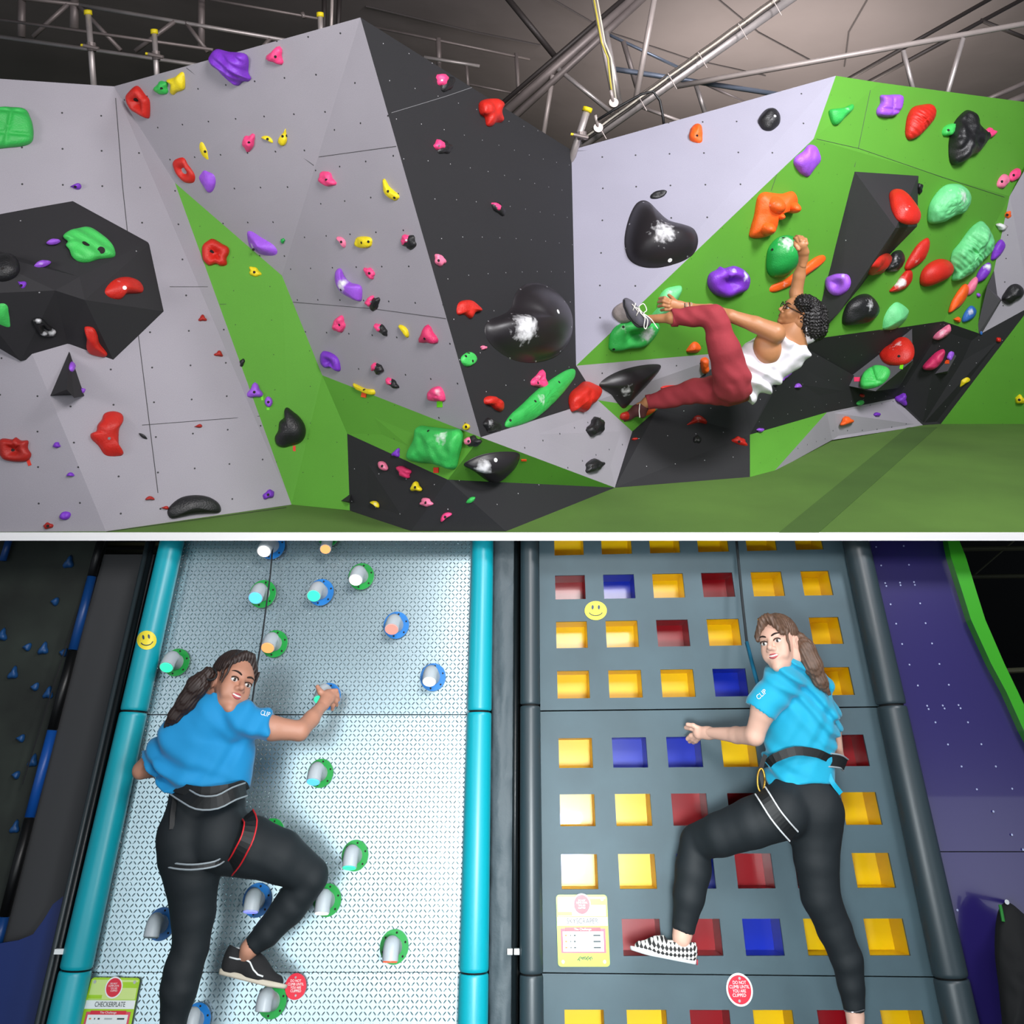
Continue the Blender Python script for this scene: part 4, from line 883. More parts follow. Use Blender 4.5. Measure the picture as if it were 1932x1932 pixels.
h('orange-red hold at the lower right of the black recess', 'red', (1396, 833, 29, 14, 20, 'x'), 10)
h('tiny orange-red hold at the corner of the low grey triangle', 'red', (1199, 828, 13, 5, 0, 's'), 4, bolt=[])
h('orange wedge hold on the green rim left of the climber thigh', 'orange', [(1295, 664), (1298, 655), (1308, 645), (1317, 647), (1323, 657), (1315, 665)], 11, 'facet')
h('orange pocket hold just below the green rim behind the climber thigh', 'orange', [(1320, 685), (1322, 676), (1333, 674), (1336, 690), (1333, 704), (1325, 703)], 12, 'rock')
h('huge dark tapering macro under the overhang with chalk flecks', 'black', [(1120, 728), (1135, 712), (1165, 697), (1200, 687), (1235, 682), (1253, 684), (1248, 698), (1225, 725), (1200, 750), (1175, 776), (1160, 765), (1140, 745)], 26, 'macro', chalk=(1180, 735, 18, .6), m=BIGM, K=12)
h('dark red hold hidden behind the lower climbing shoe', 'dred', [(1170, 790), (1172, 780), (1190, 775), (1205, 778), (1195, 788), (1180, 793)], 10, 'rock')
h('bright orange hold right behind the lower climbing shoe', 'orange', [(1203, 779), (1212, 773), (1236, 771), (1232, 778), (1215, 785)], 9, 'dome')
h('red bar hold above the climber extended lower leg', 'red', (1263, 730, 40, 9, -4, 'o'), 8, bolt=[])
h('small mint hold between the climber thigh and shirt', 'mint', (1384, 664, 11, 9, -20, 'o'), 6, bolt=[])
# ---- route tapes
def tape(label, col, cx, cy, w_, h_, an=0):
    p0, n0 = hit(cx, cy); a = R(an)
    q = [onplane(cx + math.cos(a) * x * w_ / 2 - math.sin(a) * y * h_ / 2, cy + math.sin(a) * x * w_ / 2 + math.cos(a) * y * h_ / 2, p0, n0) + n0 * .003 for x, y in ((-1, -1), (1, -1), (1, 1), (-1, 1))]
    tag(MB().prism(q, [p - n0 * .004 for p in q]).build('route_tape', mat('tape_' + col, {'red': 'd8321f', 'green': '6fdc1e', 'orange': 'e8501c', 'pink': 'e0305e'}[col], .5)), label, 'tape', 'route marking tapes')
tape('red tape strip under the red ring hold at the left edge', 'red', 55, 873, 6, 11, -20)
tape('green tape strip under the upper purple rounded hold', 'green', 495, 750, 4, 10)
tape('green tape strip under the lower purple rounded hold', 'green', 506, 771, 5, 5)
tape('red tape patch under the glossy black hooked hold', 'red', 553, 846, 10, 10)
tape('orange tape patch under the yellow bar hold', 'orange', 687, 744, 9, 11, 10)
tape('green tape patch under the pink hold low on the grey panel', 'green', 830, 762, 10, 12)
tape('red tape patch under the green pillow hold', 'red', 823, 887, 9, 10)
tape('orange tape strip at the right tip of the leaf-shaped macro', 'orange', 988, 868, 10, 3)
tape('pink tape patch left of the green tortoise-shell hold', 'pink', 1617, 716, 11, 8)
tape('green tape strip below the red kidney-shaped hold', 'green', 1701, 692, 6, 9, 10)
tape('orange tape patch below the violet hold on the narrow wedge', 'orange', 1787, 683, 8, 7)
# ================================================================ LOWER HALL
XW = Vector((1, 0, 0))
def wq(pts, h): return [W(x, y, h) for x, y in pts]
def slab(name, pts, h, th, m, parent=None):
    f = wq(pts, h); o = MB().prism(f, [p - WN * th for p in f]).build(name, m, parent); return o
lf = MB(); a = [Vector((-5, .3, 0)), Vector((5, .3, 0)), Vector((5, 9, 0)), Vector((-5, 9, 0))]
tag(lf.prism(a, [p - Vector((0, 0, .05)) for p in a]).build('floor_lower', mat('dark_rubber_floor', '1b1d20', .8)), kind='structure')
mb = MB().box((0, 7.0, .8), (Vector((1, 0, 0)), Vector((0, 1, 0)), Vector((0, 0, 1))), (5, .05, .8)); tag(mb.build('wall_lower', mat('dark_hall_wall', '0c0f10', .9)), kind='structure')

def plate_mat():
    m = mat('aluminium_checker_plate', 'c4dce4', .27, metal=.92); nt = m.node_tree; N = nt.nodes; Lk = nt.links; b = N['Principled BSDF']
    def M(op, a, c=None, c3=None):
        n = N.new('ShaderNodeMath'); n.operation = op
        for i, x in enumerate((a, c, c3)):
            if x is None: continue
            if isinstance(x, (int, float)): n.inputs[i].default_value = x
            else: Lk.new(x, n.inputs[i])
        return n.outputs[0]
    uv = N.new('ShaderNodeUVMap'); sp = N.new('ShaderNodeSeparateXYZ'); Lk.new(uv.outputs[0], sp.inputs[0])
    p = .0165; u = M('DIVIDE', sp.outputs[0], p); v = M('DIVIDE', sp.outputs[1], p)
    fu = M('SUBTRACT', M('FRACT', u), .5); fv = M('SUBTRACT', M('FRACT', v), .5)
    par = M('ABSOLUTE', M('SUBTRACT', M('MODULO', M('ADD', M('ADD', M('FLOOR', u), M('FLOOR', v)), 4000), 2), 0))
    sgn = M('SUBTRACT', M('MULTIPLY', M('ROUND', par), 2), 1)
    fvs = M('MULTIPLY', fv, sgn)
    a_ = M('MULTIPLY', M('ADD', fu, fvs), .707); b_ = M('MULTIPLY', M('SUBTRACT', fu, fvs), .707)
    d = M('ADD', M('POWER', M('ABSOLUTE', M('DIVIDE', a_, .44)), 2), M('POWER', M('ABSOLUTE', M('DIVIDE', b_, .13)), 2))
    hgt = M('MAXIMUM', M('SUBTRACT', 1, d), 0)
    bp = N.new('ShaderNodeBump'); bp.inputs['Strength'].default_value = 1; bp.inputs['Distance'].default_value = .0035
    Lk.new(hgt, bp.inputs['Height']); Lk.new(bp.outputs[0], b.inputs['Normal'])
    return m
PLATE = plate_mat()
def uvplane(o, n0=WN):
    uv = o.data.uv_layers.new(name='UVMap')
    for li, l in enumerate(o.data.loops):
        p = o.data.vertices[l.vertex_index].co; uv.data[li].uv = (p.x, p.dot(WU))
def L_(y): return 347 + (y - 1020) * (150 - 347) / 912
def R_(y): return 893 + (y - 1020) * (862 - 893) / 912
plw = empty('checker_plate_wall', W(520, 1900), 'shiny diamond-patterned metal climbing wall between the turquoise poles', 'climbing wall')
for i_, (y0, y1, tilt) in enumerate(((998, 1347.5, .02), (1349.5, 1834, 0), (1836, 2200, .01))):
    q = wq([(L_(y0) - 4, y0), (R_(y0) + 4, y0), (R_(y1) + 4, y1), (L_(y1) - 4, y1)], 0)
    q[0] -= WN * tilt; q[1] -= WN * tilt
    o = MB().prism(q, [p - WN * .01 for p in q]).build('metal_panel', PLATE, plw); uvplane(o)
o = slab('backing_board', [(L_(998) - 6, 998), (R_(998) + 6, 998), (R_(2200) + 6, 2200), (L_(2200) - 6, 2200)], -.17, .01, mat('backing', '20262a', .8), plw)

def pole(label, x0, w0, x1, w1, h, m, joints, name='padded_pole', rings=None):
    """pole from (x0,1000) to (x1,2200) through px rows; segments split at joints"""
    r_ = empty(name, W(x1, 1932, h), label, 'pole')
    cx = lambda y: x0 + (x1 - x0) * (y - 1020) / 912; wd = lambda y: w0 + (w1 - w0) * (y - 1020) / 912
    ys = [1003] + joints + [2200]
    for i in range(len(ys) - 1):
        a = ys[i] + (2 if i else 0); b = ys[i + 1] - 2
        pa, pb = W(cx(a), a, h), W(cx(b), b, h); ra, rb = rp(wd(a) / 2, pa), rp(wd(b) / 2, pb); d = (pb - pa).normalized()
        o = MB().tube([pa, pa + d * .004, pa + d * .012, pb - d * .012, pb - d * .004, pb], [ra * .93, ra * .985, ra, rb, rb * .985, rb * .93], 40).build('sleeve', m, r_); smooth_auto(o, 50)
    mb = MB().tube([W(cx(1012), 1012, h), W(cx(2190), 2190, h)], [rp(wd(1005) / 2, W(0, 1005)) * .8, rp(wd(2190) / 2, W(0, 2190)) * .8], 24); mb.build('core', mat('pole_core', '0a0c0d', .7), r_, True)
    return r_
TURQ = mat('turquoise_vinyl', '00a3b3', .38, spec=.6); PBLK = mat('black_vinyl', '2c3a40', .42, spec=.6)
tp1 = pole('turquoise pole left of the metal wall, with a smiley sticker', 325, 44, 120, 61, .035, TURQ, [1343, 1829])
pole('turquoise pole right of the metal wall', 911, 40, 892, 58, .035, TURQ, [1343, 1834])
pole('black pole left of the window board', 999, 34, 1003, 46, .03, PBLK, [1331, 1837])
pole('thick black pole between the window board and the purple wall', 1614, 48, 1813, 66, .04, PBLK, [1331, 1844])

# gap between the two walls
FAB = mat('black_padded_fabric', '4a565c', .55, bump=.8, bscale=7, bdist=.02, spec=.4)
N_ = 60; v = []; f = []
for j in range(N_ + 1):
    y = 1000 + 1100 * j / N_
    for i in range(9):
        x = (930 + (922 - 930) * (y - 1020) / 912) + (46) * i / 8; h_ = -.01 + .012 * math.sin(math.pi * i / 8) + .006 * noise.noise(Vector((i * .6, j * .35, 2))) + .01 * noise.noise(Vector((i * .3, j * .9, 5)))
        v.append(W(x, y, h_))
for j in range(N_):
    for i in range(8): a = j * 9 + i; f.append((a, a + 1, a + 10, a + 9))
o = mesh_obj('fabric_padding', v, f, FAB, smooth=True); sm = o.modifiers.new('t', 'SOLIDIFY'); sm.thickness = -.03
tag(o, 'creased dark grey fabric padding filling the gap right of the turquoise pole', 'padding')
DK = mat('dark_strip', '10171a', .4)
mb = MB().tube([W(974, 1002, .0), W(969, 2100, .0)], [.010, .010], 10); tag(mb.build('edge_strip', DK, smooth=True), 'thin black strip between the fabric padding and the black pole', 'strip')
q = slab('gap_shade_board', [(925, 1000), (1030, 1000), (1040, 2150), (915, 2150)], -.06, .01, mat('shadow_board', '06090a', .9)); tag(q, 'near-black board standing in for the shade behind the gap between the two walls', 'board')  # near-black sheet that paints the shade inside the gap
CLIPM = mat('white_plastic', 'e8eeee', .5)
def small(nm, label, cat, x, y, w_, hh, h, m, dz=.01):
    p = W(x, y, h); o = MB().box(p, (XW, WU, WN), (rp(w_ / 2, p), rp(hh / 2, p), dz)).build(nm, m); return tag(o, label, cat)
small('cable_tie', 'white cable tie on the black strip beside the black pole, left one of two', 'cable tie', 962, 1795, 10, 9, .012, CLIPM)
small('cable_tie', 'white cable tie on the black pole, right one of two', 'cable tie', 975, 1795, 10, 9, .03, CLIPM)
small('cable_clip', 'white clip at the left side of the turquoise pole near the floor', 'clip', 113, 1795, 17, 8, .06, CLIPM)
for i_, (ox, c_) in enumerate(((-9, '0d1417'), (-19, '2a3438'))):
    mb = MB().tube([W(303 + ox, 1002, .0), W(90 + ox, 1932, .02), W(30 + ox, 2190, .02)], [.011, .012, .013], 10)
    tag(mb.build('edge_strip', mat('strip' + c_, c_, .4), smooth=True), ['black strip hugging the left side of the turquoise pole', 'dark grey outer strip left of the turquoise pole'][i_], 'strip')

# dim zone far left
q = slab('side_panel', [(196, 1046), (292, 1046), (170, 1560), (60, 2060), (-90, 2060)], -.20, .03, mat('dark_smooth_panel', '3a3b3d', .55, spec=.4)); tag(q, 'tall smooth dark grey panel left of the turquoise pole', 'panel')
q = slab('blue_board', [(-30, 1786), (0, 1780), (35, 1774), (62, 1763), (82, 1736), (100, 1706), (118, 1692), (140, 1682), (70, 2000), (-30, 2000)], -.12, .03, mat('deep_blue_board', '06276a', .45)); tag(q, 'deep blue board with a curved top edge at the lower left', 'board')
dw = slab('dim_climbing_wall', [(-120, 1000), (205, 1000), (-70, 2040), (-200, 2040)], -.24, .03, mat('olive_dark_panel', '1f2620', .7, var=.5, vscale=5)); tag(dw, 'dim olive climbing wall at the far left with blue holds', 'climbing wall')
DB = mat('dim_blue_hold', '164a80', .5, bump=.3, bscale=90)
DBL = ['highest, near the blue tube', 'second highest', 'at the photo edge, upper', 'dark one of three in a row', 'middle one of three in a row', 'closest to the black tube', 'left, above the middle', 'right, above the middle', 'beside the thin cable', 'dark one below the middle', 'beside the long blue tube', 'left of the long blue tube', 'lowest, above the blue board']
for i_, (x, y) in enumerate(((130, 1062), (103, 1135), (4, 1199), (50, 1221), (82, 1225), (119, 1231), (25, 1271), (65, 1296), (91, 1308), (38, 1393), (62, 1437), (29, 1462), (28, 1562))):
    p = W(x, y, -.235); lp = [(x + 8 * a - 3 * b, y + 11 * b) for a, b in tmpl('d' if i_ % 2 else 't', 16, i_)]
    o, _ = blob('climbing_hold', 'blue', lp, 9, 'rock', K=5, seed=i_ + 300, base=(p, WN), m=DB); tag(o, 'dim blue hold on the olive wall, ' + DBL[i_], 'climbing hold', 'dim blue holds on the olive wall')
r_ = empty('edge_tube', W(80, 1440, -.2), 'segmented blue and black tube edging the olive wall', 'tube')
for y0, y1, c_ in ((1002, 1086, '070809'), (1088, 1226, '0b3f7d'), (1228, 1376, '070809'), (1378, 1542, '0b4a9a'), (1544, 1728, '070809'), (1730, 1800, '0b3f7d')):
    ax = lambda y: 196 - (y - 1000) * .258
    MB().tube([W(ax(y0), y0, -.18), W(ax(y1), y1, -.18)], .02, 14).build('segment', mat('tube_' + c_, c_, .4), r_, True)
r_ = empty('edge_tube', W(8, 1040, -.2), 'short blue tube in the top left corner of the lower hall', 'tube')
MB().tube([W(22, 1002, -.2), W(5, 1058, -.2)], .016, 14).build('segment', mat('tube_0b3f7d', '0b3f7d', .4), r_, True)
mb = MB().tube([W(180, 1050, -.19), W(118, 1240, -.18), (W(42, 1480, -.18))], .003, 6); tag(mb.build('cable', mat('black_cable', '171719', .5)), 'thin black cable hanging across the olive wall', 'cable')
for i_, (y, c_) in enumerate(((1028, '4c4b30'), (1042, '33341f'))):
    mb = MB().box(W(245, y, -.5), (XW, WU, WN), (.19, .008, .02)); tag(mb.build('roof_beam', mat('olive_beam' + c_, c_, .7)), ['pale olive roof beam above the dark panel, upper one', 'olive roof beam above the dark panel, lower one'][i_], 'beam')

# ---- perforated board with coloured window boxes
BOARD = mat('slate_painted_board', '3e555e', .55, var=.12, vscale=5, bump=.15, bscale=9, bdist=.004, spec=.5)
XL = [(1046, 1065), (1101, 1139), (1135, 1182), (1192, 1257), (1226, 1301), (1283, 1376), (1317, 1420), (1375, 1495), (1409, 1541), (1466, 1618), (1502, 1660), (1554, 1740)]
YL = [(1003, 988), (1048, 1033), (1086, 1074), (1131, 1121), (1173, 1162), (1223, 1213), (1266, 1257), (1318, 1310), (1393, 1385), (1449, 1445), (1499, 1494), (1559, 1556), (1612, 1609), (1678, 1675), (1734, 1733), (1804, 1803), (1905, 1906), (1986, 1988)]
def xl(k, y): a, b = XL[k]; return a + (b - a) * (y - 1035) / 870
def yl(k, x): a, b = YL[k]; return a + (b - a) * (x - 1050) / 650
def gp(i, j):
    """corner of window grid lines i (x) and j (y)"""
    y = yl(j, 1300)
    for _ in range(3): x = xl(i, y); y = yl(j, x)
    return x, y
def edgeL(y): return 1017 + (y - 1020) * 7 / 912
def edgeR(y): return 1598 + (y - 1020) * 190 / 912
brd = empty('window_board_wall', W(1400, 1900), 'slate grey climbing board with rows of square coloured windows', 'climbing wall')
seams = [(994, 982), (1341.5, 1333), (1835.5, 1843), (2150, 2160)]
rows_in = [(0, 8), (8, 16), (16, 18)]
skip = {(0, 14)}
for pi in range(3):
    k0, k1 = rows_in[pi]
    hl = [None] + list(range(k0, k1)) + [None]
    def ypt(jj, x):
        if jj == 0: a, b = seams[pi]; return a + (b - a) * (x - 1020) / 700 + 1.2
        if jj == len(hl) - 1: a, b = seams[pi + 1]; return a + (b - a) * (x - 1020) / 700 - 1.2
        return yl(hl[jj], x)
    nx = 14; ny = len(hl); fr_ = []; px_ = []
    for jj in range(ny):
        for ii in range(nx):
            y = ypt(jj, 1300)
            for _ in range(3):
                x = edgeL(y) if ii == 0 else (edgeR(y) if ii == 13 else xl(ii - 1, y)); y = ypt(jj, x)
            px_.append((x, y)); fr_.append(W(x, y, 0))
    mb = MB(); back = [p - WN * .012 for p in fr_]; v = fr_ + back; n = len(fr_); F = []; cells = set()
    for jj in range(ny - 1):
        for ii in range(nx - 1):
            win = (ii % 2 == 1) and (jj % 2 == 1) and not (ii == 1 and hl[jj] == 14)
            if not win: cells.add((ii, jj))
    for (ii, jj) in cells:
        a = jj * nx + ii; b, c, d = a + 1, a + nx + 1, a + nx
        F.append((a, d, c, b)); F.append((a + n, b + n, c + n, d + n))
        for (di, dj, e0, e1) in ((-1, 0, d, a), (1, 0, b, c), (0, -1, a, b), (0, 1, c, d)):
            if (ii + di, jj + dj) not in cells: F.append((e0, e1, e1 + n, e0 + n))
    mb.add(v, F); mb.build('board_sheet', BOARD, brd)
    # coloured boxes
    code = ['yyyyyy', 'rbyryy', 'yyryyy', 'yyybyy', 'ybbyyr', 'yyrryy', 'yybrry', '-rrbyy', 'yyryry']
    PCOL = {'y': 'ecc800', 'r': '960012', 'b': '0328b0'}
    for jj in range(ny - 1):
        if jj % 2 == 0 or hl[jj] is None or hl[jj + 1] is None: continue
        row = hl[jj] // 2
        for ci in range(6):
            c_ = code[row][ci]
            if c_ == '-': continue
            ii = 1 + 2 * ci; ids = [jj * nx + ii, jj * nx + ii + 1, (jj + 1) * nx + ii + 1, (jj + 1) * nx + ii]
            fr4 = [fr_[k] - WN * .0125 for k in ids]; cc = sum(fr4, Vector()) / 4
            fr4 = [cc + (p - cc) * 1.05 for p in fr4]
            bk = [cc + (p - cc) * .98 - WN * .15 for p in fr4]; out = [p + (p - cc).normalized() * .004 for p in fr4]; outb = [p + (p - cc).normalized() * .003 - WN * .004 for p in bk]
            m2 = MB(); m2.add(fr4 + bk + out + outb, [(0, 4, 5, 1), (1, 5, 6, 2), (2, 6, 7, 3), (3, 7, 4, 0), (4, 7, 6, 5), (8, 9, 13, 12), (9, 10, 14, 13), (10, 11, 15, 14), (11, 8, 12, 15), (12, 13, 14, 15), (0, 1, 9, 8), (1, 2, 10, 9), (2, 3, 11, 10), (3, 0, 8, 11)])
            o = m2.build('window_box', mat('plexi_' + c_, PCOL[c_], .28, spec=.4, coat=.1), brd); o['label'] = {'y': 'yellow', 'r': 'red', 'b': 'blue'}[c_] + ' window box'
slab('back_sheet', [(1022, 1000), (1600, 1000), (1830, 2150), (1030, 2150)], -.19, .01, mat('shadow_board', '06090a', .9), brd)

# ---- purple wall, green beam
PUR = mat('purple_glossy_panel', '231a5c', .28, spec=.6, coat=.3, bump=.05, bscale=6)
pw = empty('purple_wall', W(1850, 1900, -.05), 'glossy purple wall panels with rows of small bolts, right of the black pole', 'climbing wall')
slab('upper_panel', [(1605, 1000), (1790, 1000), (1796, 1050), (1818, 1118), (1834, 1169), (1872, 1252), (1901, 1306), (1934, 1379), (1990, 1480), (1990, 1606), (1745, 1606)], -.05, .02, PUR, pw)
slab('lower_panel', [(1745, 1608), (1990, 1608), (1990, 2150), (1862, 2150)], -.045, .02, PUR, pw)
mb = MB()
for x, y in [(895, 82), (1088, 75), (930, 212), (1125, 207), (958, 335), (1062, 332), (1160, 328), (966, 356), (1066, 350), (1166, 348), (996, 484), (1203, 477), (1035, 620), (1241, 616), (1077, 762), (1286, 758), (1128, 907), (1338, 902), (1187, 1053), (1404, 1048), (1252, 1195), (1361, 1193), (1472, 1190), (1262, 1218), (1374, 1214), (1486, 1212), (1310, 1311), (1538, 1311), (1398, 1466), (1632, 1464), (1493, 1620), (1733, 1620), (1600, 1780), (1848, 1776)]:
    p = W(1412 + x / 3.715, 1010 + y / 3.715, -.05); mb.disc(p, WN, .0035, .002, 8)
for x, y in ((1874, 1531), (1909, 1575), (1806, 1717), (1930, 1603)): mb.disc(W(x, y, -.045), WN, .004, .002, 8)
mb.build('bolt', mat('pale_bolt', 'aab4d8', .4, metal=.3), pw)
gl = [(1787, 1000), (1788, 1020), (1794, 1050), (1816, 1118), (1832, 1169), (1870, 1252), (1899, 1306), (1932, 1379), (1965, 1440)]; gr = [(1805, 1000), (1810, 1020), (1822, 1050), (1843, 1118), (1859, 1169), (1895, 1252), (1921, 1306), (1955, 1379), (1990, 1440)]
a = wq(gl, .0) ; b = wq(gr, .0); v = a + b + [p - WN * .09 for p in a] + [p - WN * .09 for p in b]; n = len(gl); F = []
for i in range(n - 1): F += [(i, i + 1, n + i + 1, n + i), (2 * n + i, 3 * n + i, 3 * n + i + 1, 2 * n + i + 1), (i, 2 * n + i, 2 * n + i + 1, i + 1), (n + i, n + i + 1, 3 * n + i + 1, 3 * n + i)]
F += [(0, n, 3 * n, 2 * n), (n - 1, 3 * n - 1, 4 * n - 1, 2 * n - 1)]
tag(MB().add(v, F).build('edge_beam', mat('lime_green_gloss', '2f9a08', .3, spec=.7)), 'bright green curved beam edging the purple wall', 'beam')
mb = MB()
for x0, y0, x1, y1, w_ in ((1795, 1038, 1960, 1024, .012), (1800, 1090, 1960, 1082, .014), (1838, 1100, 1960, 980, .005), (1890, 1262, 1960, 1262, .014)):
    pass
for i_, (x0, y0, x1, y1, w_) in enumerate(((1800, 1036, 1980, 1034, .012), (1830, 1088, 1980, 1086, .010), (1838, 1085, 1925, 1010, .004), (1890, 1266, 1980, 1262, .012))):
    mb = MB().tube([W(x0, y0, -.5), W(x1, y1, -.5)], w_, 8)
    tag(mb.build('roof_beam', mat('olive_beam33341f', '33341f', .7)), ['dim roof beam beyond the green beam, highest', 'dim roof beam beyond the green beam, middle', 'thin diagonal rod between the dim roof beams', 'dim beam beyond the green beam, lowest'][i_], 'beam')
# garment at the lower right edge
jl = [(1893, 1699), (1901, 1698), (1915, 1708), (1934, 1726), (1965, 1760), (1975, 1990), (1897, 1990), (1890, 1932), (1883, 1860), (1876, 1800), (1877, 1745), (1884, 1710)]
loop = smooth_loop(jl, 48); p = W(1915, 1850, .10)
jk = empty('jacket', p, 'black garment with a green stripe at the lower right, in front of the purple wall', 'jacket')
o, b_ = blob('body_fabric', 'black', loop, 34, 'rock', K=10, seed=77, base=(p, WN), m=mat('black_cloth', '0b0d0f', .85, bump=.4, bscale=30)); o.parent = jk; o.matrix_parent_inverse = Matrix.Translation(-jk.location)
mb = MB().tube([W(1887, 1708, .125), W(1890, 1722, .135), W(1893, 1739, .14)], .006, 8); mb.build('green_stripe', mat('green_stripe', '1c7a2a', .6), jk)
MB().tube([W(1900, 1702, -.05), W(1900, 1702, .12)], .008, 8).build('hook', mat('hook_steel', '7a7d80', .4, metal=.8), jk)

# ---- text helper
def text(s, cx, cy, hpx, h, m, parent, dx=(1, 0), name='lettering', width=None, target=None):
    cu = bpy.data.curves.new(name, 'FONT'); cu.body = s; cu.align_x = 'CENTER'; cu.align_y = 'CENTER'; cu.size = 1; cu.extrude = .01
    o = bpy.data.objects.new(name, cu); COL.objects.link(o); bpy.context.view_layer.update()
    me = bpy.data.meshes.new_from_object(o); bpy.data.objects.remove(o)
    c = W(cx, cy, h); X = (W(cx + dx[0] * 10, cy + dx[1] * 10, h) - c).normalized(); Y = WN.cross(X); k = rp(hpx, c) / .72
    xs = [v.co.x for v in me.vertices]; wd = max(xs) - min(xs); kx = rp(width, c) / wd if width else k
    for v_ in me.vertices: v_.co = c + X * v_.co.x * kx + Y * v_.co.y * k + WN * (v_.co.z * .03)
    if target:
        bpy.context.view_layer.update()
        for v_ in me.vertices:
            ok, lo_, no_, ix = target.ray_cast(CAM, (v_.co - CAM).normalized())
            if ok: v_.co = lo_ + no_ * .0025
    o = bpy.data.objects.new(name, me); COL.objects.link(o); me.materials.append(m)
    if parent: o.parent = parent; o.matrix_parent_inverse = Matrix.Translation(-parent.location)
    return o
RED = mat('sign_red', 'e0243c', .35); WHT = mat('sign_white', 'f2f6f6', .4); LIME = mat('sign_lime', 'a8d820', .35); LIMEP = mat('sign_pale_lime', 'd2ea8e', .35); INK = mat('sign_ink', '3c4a4c', .5); PINKS = mat('sign_pink_red', 'e0506a', .4)
def circle_sign(label, cx, cy, r, border):
    p = W(cx, cy, .004); s_ = empty('warning_sign', p, label, 'sign', 'round red warning signs')
    MB().disc(p, WN, rp(r, p), .003, 40).build('disc', WHT if border else RED, s_)
    if border: MB().disc(p + WN * .0032, WN, rp(r * .87, p), .001, 40).build('red_face', RED, s_)
    for t, dy in (('DO NOT', -.52), ('CLIMB UNTIL', -.2), ('YOU ARE', .12), ('CLIPPED', .44)):
        text(t, cx, cy + dy * r, r * .2, .0092, WHT, s_, width=r * (1.5 if len(t) > 8 else 1.0))
    for dy in (-.85, .85): MB().disc(W(cx, cy + dy * r, .008), WN, rp(r * .09, p), .003, 10).build('screw', BOLT, s_)
circle_sign('round red warning sign on the metal wall beside the black shoe', 558, 1861, 20, False)
circle_sign('round red warning sign with white rim low on the window board', 1395, 1867, 25, True)
def board_sign(label, Q, word):
    def bl(s, t):
        a = (Q[0][0] + (Q[1][0] - Q[0][0]) * s, Q[0][1] + (Q[1][1] - Q[0][1]) * s); b = (Q[3][0] + (Q[2][0] - Q[3][0]) * s, Q[3][1] + (Q[2][1] - Q[3][1]) * s)
        return a[0] + (b[0] - a[0]) * t, a[1] + (b[1] - a[1]) * t
    p = W(*bl(.5, .5), .003); s_ = empty('route_sign', p, label, 'sign', 'lime green route signs')
    def quad(nm, s0, t0, s1, t1, h, m, rr=0):
        if rr:
            lp = []
            for (cs, ct, a0) in ((s0 + rr, t0 + rr * .7, 180), (s1 - rr, t0 + rr * .7, 270), (s1 - rr, t1 - rr * .7, 0), (s0 + rr, t1 - rr * .7, 90)):
                for k in range(5): a = R(a0 + k * 22.5); lp.append(bl(cs + rr * math.cos(a), ct + rr * .7 * math.sin(a)))
        else: lp = [bl(s0, t0), bl(s1, t0), bl(s1, t1), bl(s0, t1)]
        f = wq(lp, h); MB().prism(f, [q - WN * .0012 for q in f]).build(nm, m, s_)
    quad('plate', 0, 0, 1, 1, .006, LIME, .07)
    quad('pale_header', .03, .03, .97, .30, .0075, LIMEP); quad('green_swoosh', .62, .06, .97, .14, .0085, LIME); quad('green_swoosh', .03, .24, .30, .29, .0085, LIME)
    quad('name_band', .01, .31, .99, .43, .008, WHT)
    quad('list_frame', .07, .47, .94, .81, .0075, PINKS); quad('list_header', .15, .455, .85, .505, .0085, RED); quad('list_panel', .11, .51, .90, .79, .0088, WHT)
    x, y = bl(.5, .135); k = abs(Q[1][0] - Q[0][0])
    MB().disc(W(x, y, .0088), WN, rp(k * .18, p), .001, 32).build('badge_rim', WHT, s_); MB().disc(W(x, y, .0099), WN, rp(k * .155, p), .001, 32).build('badge', RED, s_)
    for t, dy in (('DO NOT', -.5), ('CLIMB UNTIL', -.2), ('YOU ARE', .12), ('CLIPPED', .44)): text(t, x, y + dy * k * .155, k * .03, .0115, WHT, s_, width=k * (.22 if len(t) > 8 else .14))
    dr = (bl(1, .37)[0] - bl(0, .37)[0], bl(1, .37)[1] - bl(0, .37)[1])
    x, y = bl(.5, .37); text(word, x, y, k * .085, .0095, INK, s_, dr, width=k * .62)
    x, y = bl(.5, .48); text('The Challenge', x, y, k * .035, .0098, WHT, s_, dr, width=k * .34)
    for r_i in range(3):
        t = .565 + r_i * .085
        for s0, s1, m in ((.15, .19, mat('sign_orange', 'e88a4a', .5)), (.25, .27, INK), (.32, .36, INK), (.45, .60, mat('sign_grey', 'b4bcbe', .5)), (.70, .84, INK)):
            quad('list_mark', s0, t - .011, s1, t + .011, .0098, m)
    for s0, t0 in ((.09, .06), (.90, .06), (.10, .93), (.90, .93)): MB().disc(W(*bl(s0, t0), .008), WN, rp(k * .028, p), .002, 10).build('screw', BOLT, s_)
    rnd = random.Random(4); mb = MB()
    for i in range(9):
        s0 = .38 + .03 * i; t0 = .91 - .03 * abs(math.sin(i * 1.3)); a = W(*bl(s0, t0), .009); mb.tube([a, W(*bl(s0 + .03, t0 - .025), .009), W(*bl(s0 + .045, t0 + .01), .009)], .0013, 5)
    mb.build('logo_scribble', INK, s_)
board_sign('lime green route sign reading SKYSCRAPER on the window board', [(1049, 1688), (1145, 1688), (1151, 1824), (1053, 1824)], 'SKYSCRAPER')
board_sign('lime green route sign reading CHECKERPLATE at the foot of the metal wall', [(173, 1844), (265, 1845), (238, 1982), (138, 1982)], 'CHECKERPLATE')

